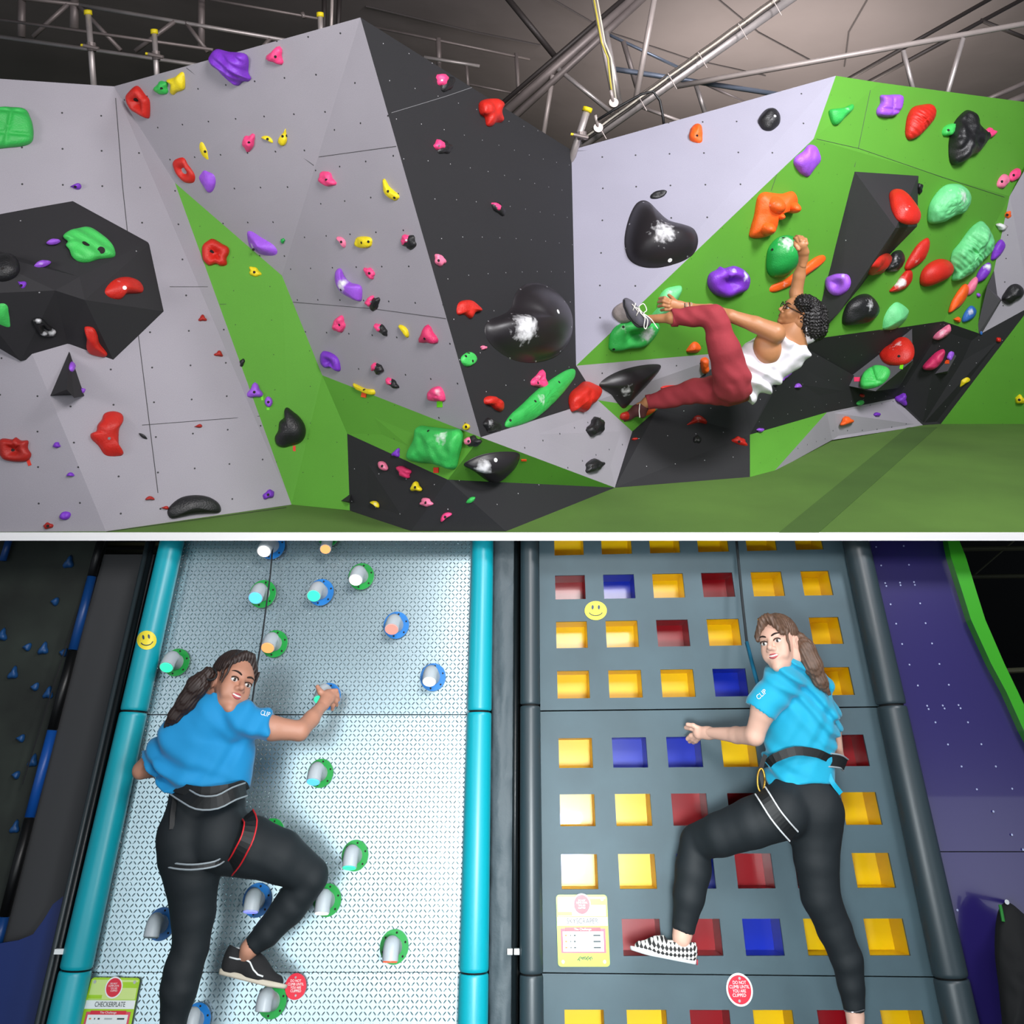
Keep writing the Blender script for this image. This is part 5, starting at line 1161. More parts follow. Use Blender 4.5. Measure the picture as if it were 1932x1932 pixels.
# ---- smileys
YS = mat('smiley_yellow', 'f4e234', .45); YK = mat('smiley_ink', '24405c', .5)
def smiley(label, cx, cy, rx, ry, target=None, tilt=0):
    s_ = empty('smiley_sticker', W(cx, cy, .01), label, 'sticker', 'round smiley stickers'); bpy.context.view_layer.update()
    def pos(x, y, lift):
        ca, sa = math.cos(R(tilt)), math.sin(R(tilt)); X, Y = cx + rx * (x * ca - y * sa), cy + ry * (x * sa + y * ca)
        if target:
            ok, loc, nor, i = target.ray_cast(CAM, ray(X, Y).normalized())
            if ok: return loc + nor * lift
            return W(X, Y, .035) + WN * lift
        return W(X, Y, .001 + lift)
    def grid(nm, pts_fn, lift, m, n=28, k=5):
        v = [pos(*pts_fn(0, 0), lift)]; f = []
        for j in range(1, k + 1):
            for i in range(n): v.append(pos(*pts_fn(j / k, 2 * math.pi * i / n), lift))
        for i in range(n): f.append((0, 1 + i, 1 + (i + 1) % n))
        for j in range(k - 1):
            for i in range(n): a = 1 + j * n; f.append((a + i, a + n + i, a + n + (i + 1) % n, a + (i + 1) % n))
        o = mesh_obj(nm, v, f, m, s_); sm = o.modifiers.new('t', 'SOLIDIFY'); sm.thickness = .0008
    grid('face', lambda s, t: (s * math.cos(t), s * math.sin(t)), .0012, YS)
    for ex in (-.28, .28): grid('eye', lambda s, t, ex=ex: (ex + .1 * s * math.cos(t), -.35 + .24 * s * math.sin(t)), .0026, YK, 12, 2)
    mb = MB(); mb.tube([pos(.62 * math.sin(a), .05 + .48 * math.cos(a), .0028) for a in np.linspace(-1.25, 1.25, 13)], .0018, 6); mb.build('smile', YK, s_)
smiley('yellow smiley sticker on the window board between top rows', 1124, 1152, 21, 18)
smiley('yellow smiley sticker wrapped on the left turquoise pole', 277, 1208, 18, 18, [c for c in tp1.children if c.name.startswith('sleeve')][0], -8)

# ---- glowing elbow grips
FB = mat('flange_blue', '0d78c8', .4); FG = mat('flange_green', '0a9a3c', .4); PIPE = mat('grey_pipe_plastic', 'b9c2c8', .38, spec=.5, bump=.08, bscale=60)
LC = {'white': 'fff4ec', 'cyan': '58c0ff', 'mint': '3cf0b0', 'coral': 'ff8478', 'orange': 'ffa060', 'lav': '8890ff', 'red': 'ff4a1e', 'off': None}
def elbow(label, fx, fy, r, fc, lx, ly, lens, br=1.0):
    """flange centre px, radius px; lens centre px"""
    c = W(fx, fy, .002); s_ = empty('pipe_grip', c, label, 'pipe hold', 'elbow pipe grips on the metal wall')
    Rm = rp(r, c); MB().disc(c, WN, Rm, .008, 36).build('flange', fc, s_)
    for k in range(6):
        a = R(60 * k + 20); q = c + (XW * math.cos(a) + WU * math.sin(a)) * Rm * .82; MB().disc(q + WN * .0075, WN, Rm * .07, .002, 8).build('screw', HOLE, s_)
    rt = Rm * .60; hl_ = .105; e = W(lx, ly, hl_ - .012); s0 = c + WN * .01
    sa = .66 if fy < 1130 else max(.10, .66 - (fy - 1130) / 640 * .52); ca = math.sqrt(1 - sa * sa)
    e = W(lx, ly, .105); tn0 = (-WU * ca + WN * sa).normalized(); path = []
    Lc = rp(20 + 8 * (1 - sa), e); C1 = s0 + WN * .055; C2 = e - tn0 * Lc * 1.5
    for t in np.linspace(0, 1, 14):
        a, b, c3, d3 = (1 - t) ** 3, 3 * t * (1 - t) ** 2, 3 * t * t * (1 - t), t ** 3
        path.append(s0 * a + C1 * b + C2 * c3 + e * d3)
    tn = (path[-1] - path[-2]).normalized(); rt = Rm * .54
    o = MB().tube(path, [rt * 1.05] + [rt] * 13, 28).build('pipe', PIPE, s_); smooth_auto(o, 50)
    if lens != 'off':
        m = mat('lens_' + lens, LC[lens], .4, emit=LC[lens], estr=1.1 * br)
        MB().disc(path[-1] - tn * .001, tn, rt * .88, .004, 28).build('lamp', m, s_)
    else:
        MB().disc(path[-1] - tn * .001, tn, rt * .9, .003, 28).build('lamp', mat('lens_dark', '9ba4a8', .5), s_)
def lens_off(fy): return 0
E = [('blue-flanged pipe grip with white light, at the rope, highest', 514, 1031, 24, FB, 498, 1040, 'white'),
     ('green-flanged pipe grip with blue light under the highest one', 496, 1121, 25, FG, 482, 1128, 'cyan'),
     ('blue-flanged pipe grip with mint light, upper middle of the metal wall', 606, 1118, 24, FB, 592, 1124, 'mint'),
     ('pipe grip cut off at the top of the metal wall, glowing orange', 620, 1013, 19, FG, 614, 1036, 'orange'),
     ('green-flanged pipe grip with white light, highest right', 682, 1088, 24, FG, 671, 1094, 'white'),
     ('blue-flanged pipe grip with coral light, right', 748, 1180, 24, FB, 739, 1187, 'coral'),
     ('green-flanged pipe grip with orange light, near the rope', 519, 1215, 24, FG, 505, 1222, 'orange'),
     ('blue-flanged pipe grip with white light, rightmost', 817, 1278, 24, FB, 810, 1286, 'white'),
     ('green-flanged pipe grip with mint light, beside the left turquoise pole', 334, 1250, 24, FG, 314, 1259, 'mint'),
     ('blue-flanged pipe grip under the raised hand of the climber', 620, 1314, 23, FB, 604, 1320, 'mint'),
     ('green-flanged pipe grip with blue light, under the raised forearm', 605, 1459, 24, FG, 591, 1475, 'cyan'),
     ('green-flanged pipe grip with mint light, right of the bent knee', 670, 1614, 25, FG, 659, 1637, 'mint'),
     ('green-flanged pipe grip with white end, touching the bent knee', 618, 1698, 26, FG, 607, 1723, 'white'),
     ('blue-flanged pipe grip with lavender light, between the legs', 486, 1698, 27, FB, 473, 1720, 'lav'),
     ('green-flanged pipe grip with red light, lower right', 744, 1786, 27, FG, 736, 1814, 'red'),
     ('blue-flanged pipe grip pointing left, left of the standing leg', 305, 1743, 26, FB, 285, 1768, 'off'),
     ('green-flanged pipe grip under the black shoe', 514, 1888, 27, FG, 496, 1908, 'off'),
     ('blue-flanged pipe grip lowest, right of the standing leg', 372, 1924, 26, FB, 358, 1945, 'off'),
     ('green-flanged pipe grip mostly hidden by the raised thigh', 513, 1572, 24, FG, 500, 1590, 'off')]
for e_ in E: elbow(*e_)
# ================================================================ people
SKIN1 = mat('skin_warm', 'c08a72', .5, bump=.12, bscale=180, bdist=.001); SKIN2 = mat('skin_fair', 'deb29e', .5, bump=.12, bscale=180, bdist=.001); SKIN3 = mat('skin_tan', 'b07a52', .45, bump=.15, bscale=160, bdist=.001, var=.08)
SHIRTB = mat('blue_sport_fabric', '028cc8', .75, bump=.25, bscale=25, bdist=.004, sheen=.2); SHIRTC = mat('cyan_sport_fabric', '04a2c6', .75, bump=.25, bscale=25, bdist=.004, sheen=.2)
LEG = mat('black_leggings', '0e171c', .72, bump=.2, bscale=40, bdist=.003); WHITEC = mat('white_cotton', 'eeeaf2', .8, bump=.35, bscale=30, bdist=.005); REDC = mat('brick_red_denim', '98303a', .85, bump=.4, bscale=60, bdist=.003, var=.12)
HAIR1 = mat('dark_brown_hair', '2c1e1a', .5); HAIR2 = mat('light_brown_hair', '604839', .5, var=.3, vscale=60); HAIR3 = mat('black_curly_hair', '0f0b0c', .5)
EYEW = mat('eye_white', 'e8e6e2', .3); IRIS = mat('iris_dark', '2a241f', .25); LIP = mat('lips', 'b8565a', .45); LIP3 = mat('lips_brown', '7e4238', .5); TEETH = mat('teeth', 'f4f1ea', .3); BROW = mat('eyebrow', '2a1c17', .8)
STRAP = mat('black_webbing', '111416', .6, bump=.3, bscale=200, bdist=.001); GPIPE = mat('grey_piping', '9aa4aa', .5); RPIPE = mat('red_piping', 'd8232c', .5); WPIPE = mat('white_piping', 'd8dcde', .5)
def DD(px, py, D): return P(px, py, D)
def limb(fn, pts, dr=1.0, k=.02, op='+'):
    """pts: (px, py, depth, radius px)"""
    out = []
    for a, b in zip(pts[:-1], pts[1:]):
        pa, pb = fn(*a[:3]), fn(*b[:3]); out.append(cap(pa, rp(a[3], pa), pb, rp(b[3], pb), dr, k, op=op))
    return out
def camframe(c):
    T = (CAM - c).normalized(); Rv = XW; U = T.cross(Rv).normalized(); Rv = U.cross(T).normalized(); return Rv, U, T
def vec(c, a, b, d):
    Rv, U, T = camframe(c); return (Rv * a + U * b + T * d).normalized()
def blobell(fn, x, y, h, rx, ry, rd, ang=0, k=.02):
    c = fn(x, y, h); Rv, U, T = camframe(c); a = R(ang); X = Rv * math.cos(a) + U * math.sin(a); Y = U * math.cos(a) - Rv * math.sin(a)
    return ell(c, (X, Y, T), (rp(rx, c), rp(ry, c), rp(rd, c)), k)
class Head:
    def __init__(s, c, F, Up, sc_=1.0, mo=0.0):
        s.mo = mo
        s.c = c; s.F = F.normalized(); s.U = (Up - s.F * Up.dot(s.F)).normalized(); s.R = s.F.cross(s.U); s.s = sc_
    def p(s, r, f, u): return s.c + (s.R * r + s.F * f + s.U * u) * s.s
    def e(s, r, f, u, a, b, c, k=.012, op='+', tilt=0):
        U = s.U; Rr = s.R
        if tilt: Rr = s.R * math.cos(tilt) + s.U * math.sin(tilt); U = s.U * math.cos(tilt) - s.R * math.sin(tilt)
        return ell(s.p(r, f, u), (Rr, s.F, U), (a * s.s, b * s.s, c * s.s), k * s.s, op)
    def k(s, p1, r1, p2, r2, k=.01, op='+', dr=1.0): return cap(s.p(*p1), r1 * s.s, s.p(*p2), r2 * s.s, dr, k * s.s, op=op)
    def prims(s, smile=1.0, ear=True, fem=True):
        q = [s.e(0, -.012, .035, .074, .094, .082), s.e(0, .028, -.02, .062, .066, .085, .03), s.e(0, .045, -.078, .040, .040, .036, .03),
             s.e(.034, .062, -.034, .026, .026, .028, .02), s.e(-.034, .062, -.034, .026, .026, .028, .02), s.e(0, .066, .022, .050, .026, .024, .02),
             s.e(0, .078, -.104, .020, .018, .017, .018),
             s.e(.031, .103, -.006, .019, .016, .013, .012, '-'), s.e(-.031, .103, -.006, .019, .016, .013, .012, '-'),
             s.k((0, .090, .004), .008, (0, .112, -.036 + s.mo * .7), .0115, .010), s.e(.013, .100, -.042 + s.mo * .7, .009, .010, .008, .006), s.e(-.013, .100, -.042 + s.mo * .7, .009, .010, .008, .006),
             s.e(.0, .086, -.066 + s.mo, .030, .014, .020, .014),
             s.k((-.04, -.03, -.05), .045, (.0, -.035, -.06), .045)]
        if smile: q += [s.e(0, .104, -.070 + s.mo, .029 * smile, .014, .0065, .004, '-'), s.e(.040, .070, -.055, .014, .014, .018, .014), s.e(-.040, .070, -.055, .014, .014, .018, .014)]
        if ear:
            for g in (1, -1): q += [s.e(g * .076, -.006, -.012, .010, .020, .031, .008, tilt=-g * .2), s.e(g * .086, .002, -.010, .008, .010, .016, .006, '-')]
        return q
    def face(s, root, lipm=None, smile=True, closed=False, browm=None):
        for g in (1, -1):
            c = s.p(g * .031, .0845, -.006); o = MB().ball(c, [.0140 * s.s, .0118 * s.s, .0078 * s.s], 20, 12, axes=(s.R, s.F, s.U)).build('eyeball', EYEW, root, True)
            look = (s.F + s.R * 0).normalized(); d = (CAM - c).normalized(); look = (s.F * .55 + d * .45).normalized()
            MB().ball(c + s.F * .0078 * s.s + (look - s.F * look.dot(s.F)) * .006 * s.s, [.0062 * s.s, .0048 * s.s, .0066 * s.s], 14, 8, axes=(s.R, s.F, s.U)).build('iris', IRIS, o, True)
            lid = MB().tube([s.p(g * (.031 + .0165 * math.sin(a)), .0885 + .0085 * math.cos(a), -.006 + .0070 * math.cos(a) + .0015) for a in np.linspace(-1.35, 1.35, 9)], [.0022 * s.s] * 9, 6).build('eyelid', BROW, root, True)
            MB().tube([s.p(g * (.012 + .040 * t), .0975 - .018 * t * t, .016 + .008 * math.sin(t * 2.4)) for t in np.linspace(0, 1, 8)], [.0022 * s.s, .0034 * s.s, .0036 * s.s, .0034 * s.s, .003 * s.s, .0026 * s.s, .002 * s.s, .001 * s.s], 8).build('eyebrow', browm or BROW, root, True)
        if smile:
            n = 11; up = []; lo = []
            for t in np.linspace(-1, 1, n):
                x = .0315 * t; f_ = .1005 - .024 * t * t; up.append(s.p(x, f_, -.0645 + s.mo + .007 * t * t)); lo.append(s.p(x, f_ - .001, -.0775 + s.mo + .019 * t * t))
            rr = [.0012 + .0026 * (1 - abs(t) ** 2) for t in np.linspace(-1, 1, n)]
            MB().tube(up, [r_ * s.s for r_ in rr], 8).build('upper_lip', lipm or LIP, root, True); MB().tube(lo, [r_ * 1.25 * s.s for r_ in rr], 8).build('lower_lip', lipm or LIP, root, True)
            v = []; f = []
            for t in np.linspace(-.85, .85, 9):
                v += [s.p(.030 * t, .0975 - .021 * t * t, -.0635 + s.mo + .007 * t * t), s.p(.030 * t, .0975 - .021 * t * t, -.0765 + s.mo + .017 * t * t)]
            for i in range(8): f.append((2 * i, 2 * i + 1, 2 * i + 3, 2 * i + 2))
            o = mesh_obj('teeth', v, f, TEETH, root, True); sm = o.modifiers.new('t', 'SOLIDIFY'); sm.thickness = .004
        else:
            for nm, u_, r_ in (('upper_lip', -.066, .0038), ('lower_lip', -.074, .0045)):
                MB().tube([s.p(.020 * t, .1005 - .012 * t * t, u_) for t in np.linspace(-1, 1, 9)], [s.s * r_ * (1 - .8 * t * t) for t in np.linspace(-1, 1, 9)], 8).build(nm, lipm or LIP, root, True)
def wr(d1, a1, f1, d2=None, a2=0, f2=0, ph=0):
    """cloth folds: sum of directional waves modulated by noise-like products"""
    d1 = np.array(d1, float)
    def fn(x, y, z):
        s1 = (x * d1[0] + y * d1[1] + z * d1[2]) * f1; r_ = 2.0 * a1 * np.sin(s1 + ph + 1.6 * np.sin(x * 17 + z * 9) + 1.2 * np.sin(z * 21 - x * 6)) * (.5 + .5 * np.sin(x * 11 + z * 13 + ph))
        if d2 is not None: r_ = r_ + a2 * np.sin((x * d2[0] + y * d2[1] + z * d2[2]) * f2 + 1.9 * np.sin(x * 13 - z * 15 + ph)) * (.5 + .5 * np.cos(x * 9 - z * 12))
        return r_
    return fn
def hairgroove(c, U, F, a=.0016, n=70):
    Rr = np.array(F.cross(U)); Uu = np.array(U); Ff = np.array(F); c = np.array(c)
    def fn(x, y, z):
        p = [(x - c[0]), (y - c[1]), (z - c[2])]; r_ = sum(p[i] * Rr[i] for i in range(3)); u = sum(p[i] * Uu[i] for i in range(3)); f_ = sum(p[i] * Ff[i] for i in range(3))
        ang = np.arctan2(u + .02, r_ + .0001); return a * np.sin(ang * n + 6 * np.sin(f_ * 30)) + a * .6 * np.sin(ang * n * 2.3 + f_ * 60)
    return fn
def strand_disp(d, a=.002, f=420):
    d = Vector(d).normalized(); e = d.orthogonal().normalized(); g = d.cross(e)
    def fn(x, y, z):
        s1 = x * e.x + y * e.y + z * e.z; s2 = x * g.x + y * g.y + z * g.z; s0 = x * d.x + y * d.y + z * d.z
        return a * np.sin(s1 * f + 2 * np.sin(s0 * 20)) * np.cos(s2 * f * .8)
    return fn
def band(name, pts, wpx, th, m, parent, pipes=None, lift=.0, closed=False):
    """webbing strap following px points (x, y, h) on the body; width px across"""
    P3 = [W(*p) if len(p) == 3 else p for p in pts]; n = len(P3); f_ = []; v = []
    L_e = []; R_e = []
    for i, p in enumerate(P3):
        d = (P3[min(i + 1, n - 1)] - P3[max(i - 1, 0)]).normalized(); T = (CAM - p).normalized(); s_ = d.cross(T).normalized(); nn = s_.cross(d)
        if nn.dot(T) < 0: nn = -nn
        hw = rp(wpx / 2, p); a, b = p + s_ * hw, p - s_ * hw; L_e.append(a + nn * th); R_e.append(b + nn * th); v += [a + nn * th, b + nn * th, b - nn * th, a - nn * th]
    for i in range(n - 1):
        for k in range(4): f_.append((i * 4 + k, i * 4 + (k + 1) % 4, (i + 1) * 4 + (k + 1) % 4, (i + 1) * 4 + k))
    f_ += [(0, 3, 2, 1), tuple(4 * (n - 1) + k for k in range(4))]
    o = mesh_obj(name, v, f_, m, parent)
    if pipes: MB().tube(L_e, .0028, 6).tube(R_e, .0028, 6).build('piping', pipes, o)
    return o
def seg(pts, n=14):
    """smooth curve through px points"""
    out = []; m = len(pts)
    for i in range(m - 1):
        p0, p1, p2, p3 = pts[max(i - 1, 0)], pts[i], pts[i + 1], pts[min(i + 2, m - 1)]
        for k in range(n // (m - 1) + 1):
            t = k / (n // (m - 1) + 1); out.append(tuple(.5 * (2 * b + (c - a) * t + (2 * a - 5 * b + 4 * c - e) * t * t + (3 * b - a - 3 * c + e) * t ** 3) for a, b, c, e in zip(p0, p1, p2, p3)))
    out.append(tuple(pts[-1])); return out

# ---------------------------------------------------------------- woman on the metal wall
g1 = empty('person', W(400, 1900, .3), 'person in blue shirt and black leggings, dark ponytail, climbing the metal wall, smiling back', 'person')
torso = limb(W, [(392, 1500, .30, 60), (391, 1450, .32, 69), (392, 1395, .34, 76)], .55, .03) + limb(W, [(392, 1395, .34, 74), (402, 1358, .35, 52)], .5, .03) + limb(W, [(352, 1376, .35, 27), (402, 1353, .38, 27), (454, 1358, .37, 26)], .9, .03)
neck = limb(W, [(412, 1345, .34, 23), (420, 1300, .35, 22)], 1, .02)
rarm = limb(W, [(455, 1356, .36, 24), (515, 1374, .33, 20.5), (566, 1379, .30, 16.5)], 1, .012) + limb(W, [(566, 1379, .30, 16.5), (588, 1356, .24, 14.5), (611, 1327, .17, 9)], 1, .012)
larm = limb(W, [(342, 1380, .35, 25), (300, 1420, .32, 20), (266, 1452, .28, 14.5)], 1, .012) + limb(W, [(266, 1454, .28, 14.5), (305, 1452, .20, 12), (340, 1440, .12, 10)], 1, .012)
pelvis = limb(W, [(391, 1505, .30, 62), (385, 1560, .30, 74)], .62, .03) + [blobell(W, 350, 1578, .33, 50, 56, 44), blobell(W, 408, 1574, .33, 50, 58, 44)]
lleg = limb(W, [(356, 1610, .30, 54), (363, 1650, .29, 48), (365, 1724, .27, 38), (360, 1787, .26, 31), (346, 1828, .26, 33), (338, 1865, .26, 32), (326, 1935, .25, 21), (320, 2000, .24, 16)], 1, .010)
rleg = limb(W, [(425, 1588, .29, 52), (475, 1598, .26, 47), (530, 1616, .22, 41), (586, 1652, .17, 30)], .95, .010) + limb(W, [(586, 1656, .17, 29), (548, 1708, .15, 29), (505, 1758, .15, 22), (470, 1790, .15, 14.5)], 1, .010)
foot1 = limb(W, [(470, 1790, .15, 14), (458, 1812, .13, 11)], 1, .02) + limb(W, [(318, 2000, .22, 16), (318, 2060, .2, 15)], 1, .02)
hand1 = limb(W, [(611, 1327, .17, 9.5), (618, 1316, .145, 12.5), (622, 1312, .13, 12)], .7, .01)
for a_ in ([(626, 1304, .13, 4.6), (634, 1304, .115, 4.3), (637, 1311, .09, 3.8)], [(628, 1311, .13, 4.8), (636, 1313, .11, 4.4), (638, 1320, .09, 4)], [(627, 1319, .13, 4.6), (634, 1323, .11, 4.2), (635, 1330, .09, 3.8)], [(623, 1326, .13, 4.2), (628, 1332, .11, 3.9), (627, 1338, .10, 3.5)]):
    hand1 += limb(W, a_, 1, .004)
hand1 += limb(W, [(612, 1314, .15, 6), (604, 1305, .155, 5), (599, 1296, .15, 4)], 1, .006)
H1 = Head(W(437, 1289, .36), vec(W(428, 1280, .37), .42, .10, .90), vec(W(428, 1280, .37), .40, .90, .1), .94, .012)
arms_all = torso + neck + rarm + larm
body = sdf_obj('body', grow(torso, -.010) + neck + rarm + larm + grow(pelvis, -.008) + lleg + rleg + foot1, .006, SKIN1, g1, groups=[(H1.prims() + limb(W, [(420, 1300, .35, 20), (418, 1320, .35, 20)]), .0024, None), (hand1 + limb(W, [(600, 1341, .2, 10.5), (611, 1327, .17, 9)]), .0028, None)])
H1.face(g1)
sleeves = limb(W, [(455, 1354, .38, 31), (508, 1368, .34, 27.5)], 1, .02) + limb(W, [(400, 1352, .40, 27), (458, 1357, .40, 25)], .7, .03) + limb(W, [(340, 1384, .35, 31), (286, 1438, .31, 27)], 1, .010)
shirt = grow(torso, .012) + sleeves + limb(W, [(395, 1478, .31, 70), (398, 1505, .31, 72)], .6, .02) + limb(W, [(398, 1350, .355, 34), (412, 1322, .355, 31)], .9, .03) + [blobell(W, 334, 1455, .31, 16, 50, 24), blobell(W, 446, 1430, .31, 28, 56, 34)]
shirt += [cut(W(392, 1489, .3), -WU + XW * .06, W(392, 1520, .3), .28), cut(W(414, 1313, .355), WU + XW * .1, W(414, 1300, .355), .09)]
dsl = (W(560, 1380, .32) - W(455, 1354, .34)).normalized(); shirt += [cut(W(514, 1369, .33), dsl + XW * .2, W(534, 1374, .33), .085)]
dsl2 = (W(266, 1452, .28) - W(345, 1378, .35)).normalized(); shirt += [cut(W(290, 1437, .31), dsl2 + Vector((0, 0, -.35)), W(268, 1462, .30), .075)]
sdf_obj('shirt', shirt, .0055, SHIRTB, g1, wr((.5, 0, .86), .0040, 100, (.9, 0, -.4), .0040, 70))
sub = Vector((0, 0, 0))
legg = grow(pelvis + lleg + rleg, .004) + limb(W, [(391, 1490, .30, 66), (391, 1520, .30, 66)], .62, .02)
dk = (W(470, 1790, .15) - W(548, 1708, .15)).normalized(); legg += [cut(W(474, 1786, .15), dk, W(462, 1800, .15), .07), cut(W(391, 1488, .3), WU, W(391, 1470, .3), .2)]
sdf_obj('leggings', legg, .0055, LEG, g1, wr((.6, 0, .8), .0004, 90))
# hair
hc = [H1.e(0, -.022, .044, .084, .096, .086, .02), H1.e(0, -.070, .01, .062, .045, .060, .02), H1.e(0, .115, -.062, .060, .075, .093, .012, '-'), H1.e(0, .085, -.13, .07, .09, .09, .01, '-')]
hc += [H1.k((.015, .060, .100), .017, (.068, .050, .045), .013, .02), H1.k((-.015, .060, .100), .017, (-.068, .045, .045), .013, .02), H1.k((.073, .045, .045), .008, (.072, .058, -.02), .004, .01), H1.k((-.064, .072, .055), .005, (-.060, .085, .0), .002, .006), H1.k((.060, .076, .055), .006, (.070, .074, -.03), .003, .006)]
for g in (1, -1): hc.append(H1.e(g * .082, .0, -.020, .032, .032, .040, .006, '-'))
hc += [cut(H1.p(0, 0, -.055), -H1.U, H1.p(0, .02, -.12), .09)]
tail = limb(W, [(392, 1272, .44, 13), (372, 1295, .45, 19), (352, 1325, .44, 17), (330, 1352, .43, 12), (312, 1370, .42, 4)], .8, .015)
sdf_obj('hair', hc, .0026, HAIR1, g1, hairgroove(H1.c, H1.F, H1.U, .0012, 46), groups=[(tail, .0026, strand_disp(W(312, 1370, .4) - W(392, 1272, .4), .0018, 500))])
MB().tube([W(397 + 12 * math.cos(t), 1272 + 11 * math.sin(t), .45 + .01 * math.sin(t)) for t in np.linspace(0, 6.28, 17)], .004, 8).build('hair_tie', STRAP, g1, True)
# shirt print
sh1 = [c for c in g1.children if c.name.startswith('shirt')][0]
for i_, (x, y) in enumerate(((492, 1342), (500, 1345), (507, 1347))):
    pass
text('CLIP', 500, 1347, 8, .395, mat('print_white', 'e6f4f8', .6), g1, (1, .25), 'sleeve_print', width=17, target=sh1)
# harness
har = empty('harness', W(392, 1500, .42)); har.parent = g1; har.matrix_parent_inverse = Matrix.Translation(-g1.location)
def hb(*a, **k):
    o = band(*a, **k); return o
hb('waist_strap', seg([(326, 1478, .33), (336, 1486, .39), (380, 1494, .435), (430, 1489, .42), (456, 1482, .36), (462, 1490, .30)]), 17, .004, STRAP, g1)
hb('hip_belt', seg([(330, 1488, .36), (348, 1500, .41), (375, 1514, .455), (410, 1513, .46), (440, 1498, .43), (462, 1490, .36)]), 22, .005, STRAP, g1, pipes=GPIPE)
hb('leg_loop', seg([(468, 1538, .32), (473, 1552, .385), (467, 1580, .412), (455, 1605, .405), (444, 1625, .37), (432, 1640, .31)]), 23, .005, STRAP, g1, pipes=RPIPE)
hb('leg_loop', seg([(309, 1622, .33), (322, 1632, .385), (362, 1636, .415), (405, 1630, .40), (425, 1618, .35)]), 8, .004, STRAP, g1, pipes=GPIPE)
hb('strap_tail', seg([(331, 1500, .37), (326, 1535, .40), (324, 1565, .41)]), 9, .005, STRAP, g1)
mb = MB().tube([W(x, y, .40) for x, y in ((322, 1540), (330, 1545), (328, 1575), (318, 1572), (322, 1540))], .004, 8); mb.build('buckle', STRAP, g1, True)
tag(MB().tube([W(517, 1002, .05), W(510, 1085, .08), (W(495, 1200, .14)), W(486, 1250, .18), W(475, 1330, .27)], .0035, 8).build('climbing_rope', mat('dark_rope', '22282c', .8), smooth=True), 'thin dark rope running down the metal wall behind the ponytailed head', 'rope')
# shoe
def shoe(root, fn, heel, toe, oa, wd, upm, solem, h_up):
    """side view low shoe; heel/toe px points on the sole line"""
    hp, tp = fn(*heel), fn(*toe); d = (tp - hp); L = d.length; d.normalize(); T = (CAM - hp).normalized(); up = T.cross(d).normalized()
    if up.dot(Vector((0, 0, 1))) < 0: up = -up
    sd = d.cross(up).normalized(); o_ = hp; f = lambda a, b, c=0: o_ + d * (a * L) + up * (b * L) + sd * (c * L)
    w_ = wd
    q = [cap(f(.14, .12), .105 * L, f(.50, .10), .115 * L, 1, .03, view=tuple(sd)), cap(f(.5, .09), .10 * L, f(.86, .065), .085 * L, 1.1, .03, view=tuple(sd)), cap(f(.13, .10), .10 * L, f(.16, h_up), .10 * L, .9, .03, view=tuple(sd)), cap(f(.14, h_up - .04), .10 * L, f(oa + .12, h_up - .10), .105 * L, .95, .04, view=tuple(sd)), cap(f(oa + .1, h_up - .12), .10 * L, f(.62, .12), .09 * L, 1, .04, view=tuple(sd)),
         cut(f(0, .03), -up, f(.5, 0), L), cut(f(.2, h_up + .015), up + d * .15, f(.2, h_up + .1), L * .3)]
    o = sdf_obj('shoe', q, .0022, upm, root)
    v = []; n = 32; loop = []
    for k in range(n):
        t = 2 * math.pi * k / n; a = .5 + .52 * math.cos(t); hw = .155 * (1 - .25 * (1 - a)) * (abs(math.sin(t)) ** .6) * (1 if math.sin(t) > 0 else -1); loop.append((a, hw))
    sp = MB(); up0 = [f(a, .055 + .03 * max(0, a - .7), b) for a, b in loop]; dn = [f(.5 + (a - .5) * .98, -.015 + .10 * max(0, a - .75), b * .95) for a, b in loop]
    s_ = sp.prism(up0, dn).build('sole', solem, o); bv = s_.modifiers.new('b', 'BEVEL'); bv.width = .004; bv.segments = 2; smooth_auto(s_, 50)
    s_.parent = o
    s_.matrix_parent_inverse = Matrix()
    return o, f, L, sd, d, up
BLKS = mat('black_suede', '1b1b1d', .85, bump=.3, bscale=120, bdist=.001); OFFW = mat('off_white_rubber', 'c9c0ae', .6); WSOL = mat('white_rubber', 'dfe6e8', .5)
sh, f, L, sd, d, up = shoe(g1, W, (414, 1836, .13), (538, 1868, .13), .34, 0, BLKS, OFFW, .30)
side = -1 if sd.dot(CAM - W(470, 1850, .13)) < 0 else 1
def side_line(root, f, L, side, pts, r_, nm, m, off=.118):
    q = []
    bpy.context.view_layer.update()
    for a, b in pts:
        p0 = f(a, b, side * .4); dr_ = (f(a, b, 0) - p0).normalized(); ok, loc, nor, i = root.ray_cast(p0, dr_, distance=1.0)
        q.append(loc + nor * .001 if ok else f(a, b, side * off))
    return MB().tube(q, r_, 6).build(nm, m, root, True)
side_line(sh, f, L, side, [(a, b) for a, b in ((.10, .20), (.22, .20), (.33, .22), (.42, .20), (.50, .13), (.58, .09), (.66, .085))], .0028, 'side_stripe', WHT)
for a in (.46, .52, .58): 
    MB().tube([f(a, .235 - (a - .46) * .55, -.05), f(a + .02, .24 - (a - .46) * .55, 0), f(a, .235 - (a - .46) * .55, .05)], .003, 6).build('lace', mat('grey_lace', '3c3c3e', .8), sh)
MB().tube([f(.10, .30, side * .03), f(.17, .315, side * .085), f(.30, .30, side * .07)], .005, 8).build('sock_rim', WHT, sh)

